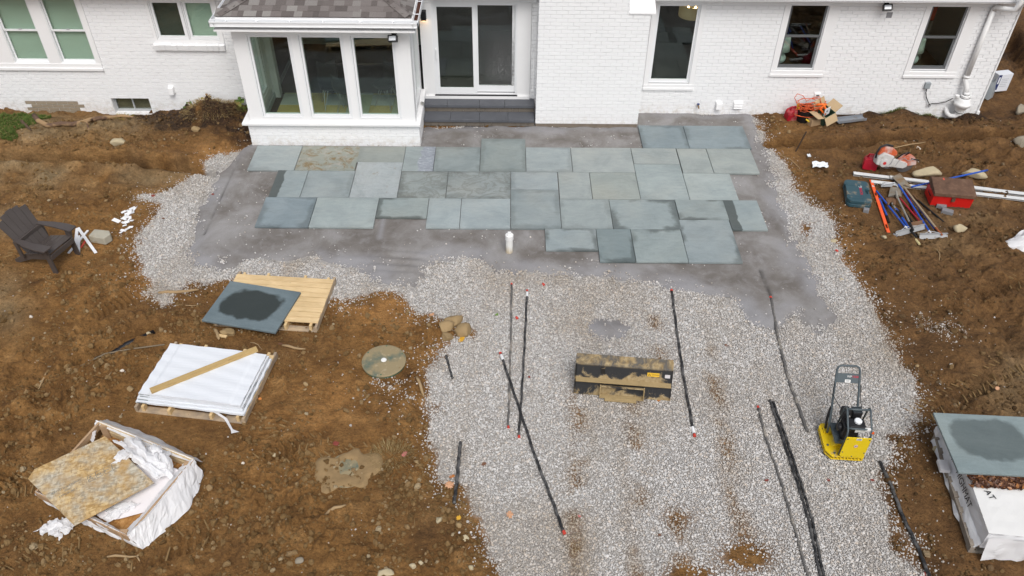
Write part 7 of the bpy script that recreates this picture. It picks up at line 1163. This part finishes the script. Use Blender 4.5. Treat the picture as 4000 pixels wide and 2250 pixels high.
def make_misc_right():
    P = d(2187, 427); gas_can('red fuel can with black spout beside the cut-off saw', Vector((P.x, P.y+.05, gz(P.x, P.y))), R(-18), False, True)
    P = d(1990, 300); gas_can('dusty red fuel can with yellow spout against the right wall', Vector((P.x, P.y+.03, gz(P.x, P.y)-.01)), R(12), True, False, R(6))
    # cut-off saw lying on its side
    zs = lambda x, y, z=0: g(3350+x/4.16, 540+y/4.16, z); A = zs(385, 345, .25); t = thing('cutoff_saw', 'orange and white cut-off saw with a round blade on the soil', 'saw', A); t.matrix_world = Matrix.Translation(A) @ Matrix.Rotation(R(3), 4, 'Z') @ Matrix.Rotation(R(82), 4, 'X') @ Matrix.Rotation(R(-12), 4, 'Z')
    org = mat('dusty_orange_plastic', L(.52, .10, .035), .5, .15, 6, dirt=L(.52, .40, .36), ds=4.5, dt=(.45, .62)); wht = mat('dusty_white_magnesium', L(.50, .49, .47), .55, .12, 7, dirt=L(.34, .31, .28), ds=7, dt=(.56, .7)); bk = mat('saw_black', L(.02, .02, .022), .5); bl = mat('steel_disc', L(.15, .145, .145), .4, .2, 4, metal=.5, dirt=L(.28, .25, .23), ds=5)
    X = .46; b = MB(); b.lathe([(.178, .075), (.178, .080), (.02, .080)], 36, (X, .03, 0)); b.build('blade', bl, t); b = MB(); b.lathe([(.045, .08), (.045, .10), (.02, .105)], 14, (X, .03, 0)); b.build('arbor_flange', wht, t)
    b = MB(); n_ = 16; arc = [(X+.205*math.cos(R(8+k*172/n_)), .03+.205*math.sin(R(8+k*172/n_))) for k in range(n_+1)]; b.prism(arc+[(X-.05, .03), (X, -.005), (X+.12, .03)], .035, .125); b.build('blade_guard', org, t, bevel=.012)
    b = MB(); b.prism([(.06, -.07), (.25, -.06), (.42, -.055), (.485, .0), (.47, .065), (.40, .085), (.25, .10), (.06, .09)], .06, .15); b.build('cutting_arm', wht, t, bevel=.014)
    b = MB(); b.prism([(-.16, -.07), (.12, -.08), (.16, .0), (.14, .16), (-.10, .20), (-.19, .08)], .0, .17); b.build('engine_body', wht, t, bevel=.025); b = MB(); b.lathe([(.085, .17), (.085, .185), (.06, .192), (.01, .193)], 20, (-.02, .0, 0)); b.build('starter_cover', wht, t)
    b = MB(); b.lathe([(.032, .192), (.032, .197)], 14, (-.02, 0, 0)); b.build('red_badge', mat('red_badge', L(.5, .03, .03), .5), t)
    b = MB(); b.prism([(-.19, .10), (-.10, .17), (.14, .14), (.20, .19), (.16, .26), (.05, .31), (-.08, .32), (-.17, .25)], .02, .14); b.build('top_cover', org, t, bevel=.03)
    b = MB(); b.tube([(-.19, .05, .10), (-.23, .16, .12), (-.21, .28, .12), (-.11, .35, .12), (.03, .34, .11)], .02, 8); b.build('rear_handle', bk, t, smooth=True); b = MB(); b.tube([(.24, .10, .08), (.25, .24, .18), (.32, .31, .22), (.38, .30, .18), (.36, .20, .10), (.30, .12, .10)], .012, 8); b.build('front_handle', bk, t, smooth=True)
    b = MB(); b.tube([(.12, .14, .17), (.11, .02, .185), (.08, -.08, .15), (.10, -.13, .08), (.20, -.11, .08), (.24, -.02, .15), (.26, .10, .16), (.34, .16, .14), (.46, .12, .14), (.56, .19, .14)], .006, 5); b.build('water_hose', mat('grey_hose', L(.3, .3, .31), .5), t); b = MB(); b.box(.50, .66, .16, .18, .12, .14); b.build('guard_lever', bk, t)
    # things against the wall
    zb = lambda x, y, z=0: g(3000+x/2.729, 380+y/2.729, z); P = zb(395, 270); gzv = gz(P.x, P.y); t = thing('black_pail', 'black pail filled with cord below the right wall', 'pail', (P.x, P.y+.12, gzv)); b = MB(); b.lathe([(.17, 0), (.20, .26), (.205, .27), (.19, .27), (.17, .03), (.005, .03)], 22); b.build('pail', mat('black_pail', L(.012, .012, .013), .5), t)
    org2 = mat('orange_cord', L(.62, .10, .025), .5); b = MB(); pts = []; rs = np.random.RandomState(3); c = Vector((P.x+.06, P.y+.10, gzv+.30))
    for k in range(230): a = k*.32; r_ = .15+.09*math.sin(k*.061)+.03*rs.rand(); pts.append(c+Vector((r_*math.cos(a)*1.35, r_*.7*math.sin(a*1.01), .10*math.sin(k*.11+1)+.05*math.sin(a*.5)+.03*rs.rand())))
    pts += [c+Vector(v) for v in ((-.30, 0, .12), (-.38, .02, .22), (-.33, .05, .30), (-.2, .05, .26), (-.1, .04, .14), (.05, .05, .22), (.16, .05, .24), (.22, .02, .1))]; b.tube(pts, .0075, 5); tag(b.build('extension_cord', org2, None, smooth=True), 'tangled orange extension cord piled on the black pail', 'cord')
    b = MB(); b.tube([c+Vector((.10, -.05, .10)), c+Vector((.22, -.08, .13)), c+Vector((.34, -.12, -.02)), c+Vector((.30, -.16, -.06)), c+Vector((.16, -.12, .05)), c+Vector((.30, -.05, .12))], .028, 6); tag(b.build('cord_winder', mat('bright_orange_plastic', L(.80, .16, .02), .45), None, smooth=True), 'bright orange cord winder on top of the tangled cord', 'winder')
    b = MB(); b.tube([zb(405, 235, .12), zb(445, 262, .08)], .018, 6); tag(b.build('yellow_plug', mat('yellow_plug', L(.75, .55, .03), .5), None), 'yellow plug hanging at the pail beside the small box', 'plug')
    card = mat('cardboard', L(.42, .29, .165), .85, .1, 6); cd2 = mat('cardboard_inside', L(.46, .34, .20), .85, .1); grn = mat('printed_green_carton', L(.035, .085, .055), .6, .5, 12)
    A, B = zb(455, 318), zb(600, 285); t = thing('cardboard_box', 'closed plain cardboard box beside the open green one', 'box', A, 0, 'cardboard boxes by the wall'); t.matrix_world = frame_of(Vector((A.x, A.y, gz(A.x, A.y)-.01)), B); ln = (B-A).length; b = MB(); b.box(0, ln, 0, .28, 0, .15); b.build('carton', card, t, bevel=.004); b = MB(); b.box(.0, ln, .135, .145, .1505, .152); b.build('seam', mat('box_seam', L(.25, .16, .08), .8), t)
    A = zb(640, 295); t = thing('cardboard_box', 'open green printed cardboard box with raised flaps', 'box', (A.x, A.y+.02, gz(A.x, A.y)), R(28), 'cardboard boxes by the wall'); t.rotation_euler = (R(10), R(-14), R(28)); w = .30
    b = MB(); b.box(-w/2, w/2, 0, .008, 0, .26); b.box(-w/2, w/2, w-.008, w, 0, .26); b.box(-w/2, -w/2+.008, .008, w-.008, 0, .26); b.box(w/2-.008, w/2, .008, w-.008, 0, .26); b.box(-w/2, w/2, .0, w, -.006, 0); b.build('carton', grn, t)
    for M_, sz in ((Matrix.Translation((0, 0, .26)) @ Matrix.Rotation(R(-125), 4, 'X'), (w, .18)), (Matrix.Translation((0, w, .26)) @ Matrix.Rotation(R(60), 4, 'X'), (w, .2))): b = MB(); b.box(-sz[0]/2, sz[0]/2, 0, sz[1], -.004, .004); o = b.build('flap', cd2, t); o.matrix_local = M_
    for s_ in (-1, 1): b = MB(); b.box(-.14, .14, 0, .20, -.004, .004); o = b.build('flap', cd2, t); o.matrix_local = Matrix.Translation((s_*w/2, w/2, .26)) @ Matrix.Rotation(R(-90)*s_, 4, 'Z') @ Matrix.Rotation(R(25), 4, 'X')
    b = MB(); b.box(-.09, .09, -.002, .0, .05, .22); b.build('white_label', mat('paper_label', L(.72, .74, .74), .6), t); b = MB(); b.box(-.07, .08, w*.35, w*.37, .2, .40); o = b.build('leaflet', mat('white_leaflet', L(.78, .78, .78), .6), t); b = MB(); b.lathe([(.022, -.001), (.022, 0)], 12, (0, w*.35-.001, .31), 'Y'); b.build('leaflet_mark', mat('leaflet_ink', L(.06, .06, .07), .7), o)
    A, B = zb(745, 302), zb(1040, 268); t = thing('metal_channel', 'grey galvanised channel lying along the right wall', 'channel', A); t.matrix_world = frame_of(Vector((A.x, A.y, gz(A.x, A.y)+.05)), B); ln = (B-A).length; b = MB(); b.box(0, ln, 0, .16, 0, .012); b.box(0, ln, -.006, .0, 0, .06); b.box(0, ln, .16, .166, 0, .06); b.build('channel', mat('galvanised_steel', L(.27, .29, .32), .45, .15, 8, metal=.3, dirt=L(.2, .16, .1), ds=5, dt=(.55, .7)), t)
    P, Q = zb(293, 585, .02), zb(335, 385, .34); b = MB(); P.z = gz(P.x, P.y); Q2 = Vector((P.x+.12, P.y+.03, .48)); b.tube([P, Q2], .014, 6); tag(b.build('steel_stake', mat('rusted_stake', L(.05, .032, .022), .8), None), 'dark thin stake standing in the right trench', 'stake')
    for pts, lb, am in ((((465, 695), (635, 710), (640, 755), (475, 752)), 'crumpled white paper sheet on the soil right of the gravel', .035), (((412, 615), (450, 612), (458, 638), (425, 640)), 'small white paper scrap near the right trench', .02)):
        P = [zb(*q, .035) for q in pts]; b = MB(); b.grid(9, 6, lambda u, v: tuple((P[3].lerp(P[2], u)).lerp(P[0].lerp(P[1], u), v)+Vector((0, 0, am*abs(math.sin(u*7+v*3))+.4*am*math.sin(v*8))))); tag(b.build('paper_sheet', mat('white_paper', L(.72, .75, .78), .6, .06), None, smooth=False), lb, 'paper', 'paper litter')
    # by the house corner: pale box, plastic bag, black bin
    zc = lambda x, y, z=0: g(3680+x/4.14, 150+y/4.14, z); A = zc(880, 845, .08); t = thing('white_carton', 'white and blue appliance box standing at the house corner', 'box', (A.x+.06, A.y, .06), R(12)); wm = mat('white_carton', L(.70, .72, .76), .5, .05); nb = mat('navy_print', L(.025, .04, .13), .5)
    b = MB(); b.box(-.17, .20, 0, .20, 0, .42); b.build('carton', wm, t, bevel=.004); b = MB(); b.box(-.165, -.085, -.003, 0, .05, .415); b.build('navy_band', nb, t); b = MB(); b.box(-.145, -.105, -.005, -.003, .20, .36); b.build('pale_panel', wm, t)
    for k in range(5): b = MB(); b.box(-.05, .12-.02*(k % 2), -.003, 0, .30-k*.045, .312-k*.045); b.build('print_line', mat('grey_print', L(.45, .47, .5), .6), t)
    A = zc(770, 975, .05); b = MB(); b.grid(18, 12, lambda u, v: (A.x-.06+.19*math.cos(u*6.283)*(1-.45*v+.1*math.sin(u*25+v*6)), A.y+.12+.13*math.sin(u*6.283)*(1-.45*v+.1*math.sin(u*19)), .05+.40*v+.03*math.sin(u*31))); tag(b.build('plastic_bag', film_mat('grey_clear_bag', L(.42, .46, .48), .3, .2, 12), None, smooth=False), 'clear grey plastic bag slumped at the house corner', 'bag')
    b = MB(); b.grid(10, 8, lambda u, v: (A.x-.06+.13*math.cos(u*6.283)*(1-.5*v), A.y+.12+.09*math.sin(u*6.283)*(1-.5*v), .05+.22*v)); tag(b.build('bag_contents', mat('dark_scrap', L(.03, .035, .05), .6, .4), None), 'dark scraps inside the clear bag at the house corner', 'scrap')
    t = thing('black_bin', 'black bin with grey lid just behind the house corner', 'bin', (10.42, 17.45, 0)); b = MB(); b.lathe([(.17, 0), (.20, .80)], 20); b.build('body', mat('black_bin_plastic', L(.014, .014, .016), .5), t); b = MB(); b.lathe([(.22, .80), (.22, .84), (.15, .87), (.01, .88)], 20); b.build('lid', mat('grey_bin_lid', L(.36, .38, .40), .45), t)
# ================================================================== LEAVES, STICKS, ROOT
def make_litter():
    cols = {'orange': L(.52, .19, .045), 'tan': L(.55, .30, .17), 'yellow': L(.60, .33, .03), 'red': L(.23, .05, .035), 'brown': L(.17, .08, .045), 'pink': L(.50, .17, .15), 'green': L(.14, .25, .05)}
    mats = {k: mat(k+'_maple_leaf', c, .6, .2, 25, bump=.3, bs=50) for k, c in cols.items()}; pr = {}
    tip = [(0, 1), (.12, .62), (.42, .80), (.40, .48), (.85, .42), (.62, .15), (.80, -.15), (.38, -.20), (.42, -.58), (.08, -.40), (0, -.75)]; out = tip+[(-x, y) for x, y in reversed(tip[1:-1])]
    Ls = [(1281, 1293, 14, 'tan', 'large tan-orange maple leaf alone on the gravel left of the diagonal pipe'), (1131, 1220, 16, 'tan', 'pale leaf left of the short black pipe, lower one'), (1138, 1196, 11, 'orange', 'orange leaf left of the short black pipe, upper one'), (1155, 1308, 9, 'yellow', 'yellow maple leaf beside the small stone'), (1160, 852, 13, 'yellow', 'yellow leaf at the foot of the four-boulder heap'), (1172, 815, 9, 'orange', 'orange leaf behind the four-boulder heap'), (1087, 790, 10, 'tan', 'tan leaf left of the four-boulder heap'), (1217, 1165, 9, 'brown', 'dark brown leaf between the short and diagonal pipes'), (1332, 947, 5, 'red', 'red-brown leaf beside the long dark pipe'), (385, 492, 7, 'red', 'red leaf on the left gravel tongue'), (411, 548, 6, 'brown', 'brown leaf on the left gravel below the red one'), (535, 487, 5, 'red', 'small red leaf at the edge of the stone dust'), (1017, 1148, 11, 'pink', 'pinkish leaf above the dry grass tuft'), (846, 1120, 11, 'red', 'bright red leaf by the half-buried lid'), (1250, 790, 7, 'green', 'small green leaf between boulders and pipes'), (1556, 1092, 1, 'red', None), (1929, 1206, 7, 'red', 'red leaf between the thin pipe and black pair'), (2086, 1205, 7, 'red', 'dark red leaf by the right gravel edge, left one'), (2103, 1202, 1, 'red', None), (2195, 1205, 8, 'red', 'dark red leaf by the top of the right-hand pipe'), (1657, 1005, 6, 'orange', 'orange leaf in front of the muddy bucket'), (1828, 868, 7, 'brown', 'brown leaf on the gravel between the two middle pipes'), (706, 868, 8, 'brown', 'brown leaf left of the leaning slab foot'), (1062, 1110, 1, 'tan', None), (1290, 1110, 1, 'tan', None), (2500, 990, 8, 'tan', 'tan leaf on the soil right of the tools'), (2568, 1340, 10, 'orange', None), (2575, 1085, 1, 'tan', None), (1458, 1295, 6, 'pink', 'pink leaf scrap on the gravel near the brown streak'), (1672, 1360, 1, 'tan', None), (1460, 1240, 1, 'tan', None), (1660, 1345, 6, 'brown', 'brown leaf left of the bottom dirt patch'), (2330, 1441, 9, 'red', 'dark red leaf at the bottom by the right pipe'), (1060, 1347, 9, 'tan', None), (1290, 1358, 9, 'tan', None), (703, 1352, 1, 'tan', None), (712, 1113, 9, 'pink', None), (1107, 975, 5, 'orange', None), (685, 1138, 1, 'tan', None), (1300, 1112, 1, 'tan', None), (655, 1005, 6, 'orange', 'orange leaf right of the wrapped stack pallet'), (1060, 1405, 1, 'tan', None), (1295, 1113, 1, 'tan', None), (612, 843, 1, 'tan', None), (2582, 1, 1, 'tan', None), (1055, 1352, 8, 'brown', None), (1290, 1353, 1, 'tan', None), (1125, 705, 1, 'tan', None), (2505, 660, 6, 'tan', None), (1035, 1352, 1, 'tan', None), (1291, 1115, 1, 'tan', None), (1100, 1352, 1, 'tan', None), (580, 930, 1, 'tan', None), (1288, 1000, 1, 'tan', None), (928, 1104, 10, 'brown', None), (1290, 1350, 1, 'tan', None), (290, 1112, 1, 'tan', None), (1286, 1350, 1, 'tan', None), (1020, 1105, 1, 'tan', None), (1030, 1349, 1, 'tan', None)]
    for x, y, s_, c, lb in Ls:
        if not lb: continue
        if c not in pr: b = MB(); b.add([(0, 0, .10)]+[(px, py, -.10*(px*px+py*py)+.10+.06*math.sin(7*px+3*py)) for px, py in out], [(0, i+1, (i+1) % len(out)+1) for i in range(len(out))]); o = pr[c] = b.build('maple_leaf', mats[c], None)
        else: o = pr[c].copy(); C.objects.link(o)
        k = (d(x+s_, y)-d(x-s_, y)).length/2; p = on(x, y, .022); o.location = p; o.scale = (k, k*.95, k); o.rotation_euler = (rnd.uniform(-.25, .25), rnd.uniform(-.25, .25), rnd.uniform(0, 6.28)); tag(o, lb, 'leaf', 'fallen maple leaves')
    stick = mat('pale_stick', L(.34, .235, .125), .85, .25, 10, bump=.4, bs=30); dk = mat('brown_stick', L(.17, .105, .055), .85, .25, 10, bump=.4, bs=30)
    Ss = [(((710, 870), (740, 876), (768, 878)), .02, stick, 'pale stick on the soil below the leaning slab'), (((818, 1298), (845, 1287), (872, 1278)), .022, stick, 'pale stick at the bottom centre of the soil'), (((1048, 955), (1058, 975), (1066, 995)), .024, stick, 'pinkish stick at the gravel edge right of the round lid'), (((270, 1060+342), (310, 1400), (345, 1400)), .016, stick, 'forked pale stick at the bottom left'), (((95, 975), (110, 955), (122, 940)), .014, stick, 'short pale stick on the far left soil'), (((248, 980), (265, 965), (285, 945)), .012, stick, 'thin pale stick crossing the dusty cable'), (((398, 735), (440, 733), (500, 728)), .03, stick, 'thick pale root on the soil below the gravel point'), (((2225, 420-40), (2290, 372), (2325, 366)), .012, stick, 'thin pale twig behind the cut-off saw'), (((2355, 925-298), (2362, 640), (2358, 665)), .010, stick, 'thin twig hanging below the long tools'), (((1950, 405-20), (1985, 400), (2012, 425)), .009, stick, 'thin root on the soil right of the gravel, near the paper'), (((2095, 620-95), (2110, 532), (2128, 540)), .010, stick, 'thin twig left of the tool case'), (((268, 412-4), (290, 393), (305, 384)), .013, dk, 'dark stick on the bank behind the left trench'), (((540, 830), (548, 842), (552, 856)), .03, stick, 'chewed root end in front of the leaning slab'), (((440, 800-30), (470, 772), (500, 770)), .008, stick, 'thin straw-like twig behind the white pallet'), (((630, 862), (650, 868), (660, 880)), .008, stick, 'thin curved twig right of the tan stone')]
    for pts, r_, m, lb in Ss:
        P = [on(x, y, r_*.7) for x, y in pts]; Q = [P[0], P[0].lerp(P[1], .5)+Vector((0, .01, .004)), P[1], P[1].lerp(P[2], .5)+Vector((0, -.012, .003)), P[2]]; b = MB(); b.tube(Q, [r_*.7, r_, r_*.95, r_*.85, r_*.5], 7)
        if 'forked' in lb: b.tube([P[2], on(352, 1412, .01)], [r_*.8, r_*.5], 6); b.tube([P[2], on(355, 1392, .012)], [r_*.8, r_*.5], 6)
        tag(b.build('stick', m, None, smooth=True), lb, 'stick', 'sticks and twigs on the soil')
    # the tree root on the left bank
    n = N('torn_root_bark'); v = n.coord('World'); c = n.mix(n.ramp(n.noise(v, 2.3, 4, .5), [(.50, 0), (.56, .8)]), L(.13, .08, .055), L(.38, .25, .13)); n.bump(n.noise(n.scale(v, (3, 12, 12)), 6, 5), .5, .01); n.fin(c, .8, 0, .2)
    P = [on(x, y, .05) for x, y in ((92, 306), (105, 325), (130, 337), (165, 338), (190, 335), (212, 324), (240, 318), (262, 312), (282, 303), (312, 298), (342, 303))]; b = MB(); b.tube(P, [.05, .055, .05, .045, .05, .055, .05, .045, .045, .035, .02], 9); b.tube([P[6]+Vector((0, 0, .0)), on(228, 334, .04), on(232, 350, .0)], [.03, .022, .01], 6); tag(b.build('tree_root', n.m, None, smooth=True), 'long exposed tree root with torn pale wood on the left bank', 'root')
    rb = mat('dark_root', L(.095, .06, .038), .9, .25, 10, bump=.5); P = [on(x, y, .02) for x, y in ((62, 322), (74, 336), (88, 350))]; b = MB(); b.tube(P, [.04, .035, .01], 7); tag(b.build('root_stub', rb, None), 'dark root stub by the grass patch', 'root')
# ================================================================== BUILD
for x_, y_, r_ in (*[(d(q, w_).x, d(q, w_).y, r__) for q, w_, r__ in ((1992, 300, .30), (2040, 300, .35), (2085, 302, .35), (2130, 305, .35), (2165, 304, .3))], (d(680, 770).x, d(680, 770).y, 1.15), (d(510, 960).x, d(510, 960).y, 1.1), (d(300, 1220).x, d(300, 1220).y, 1.25), (d(100, 640).x, d(100, 640).y, .75), (d(205, 610).x, d(205, 610).y, .4), (d(965, 908).x, d(965, 908).y, .45), (d(875, 1185).x, d(875, 1185).y, .5), (6.3, 6.2, 1.3), (d(2395, 500).x, d(2395, 500).y, .6), (d(2160, 485).x, d(2160, 485).y, .55), (d(2260, 540).x, d(2260, 540).y, .7), (d(2245, 410).x, d(2245, 410).y, .5), (d(2335, 470).x, d(2335, 470).y, .6)): FLAT.append((x_, y_, r_))
make_ground(); make_dust(); make_gravel(); make_clods(); make_treads(); make_grass()
make_patio(); make_house()
make_pallets(); make_chair(); make_small_left(); make_lids(); make_rocks(); make_pipes(); make_bucket(); make_compactor(); make_tools(); make_misc_right(); make_litter()
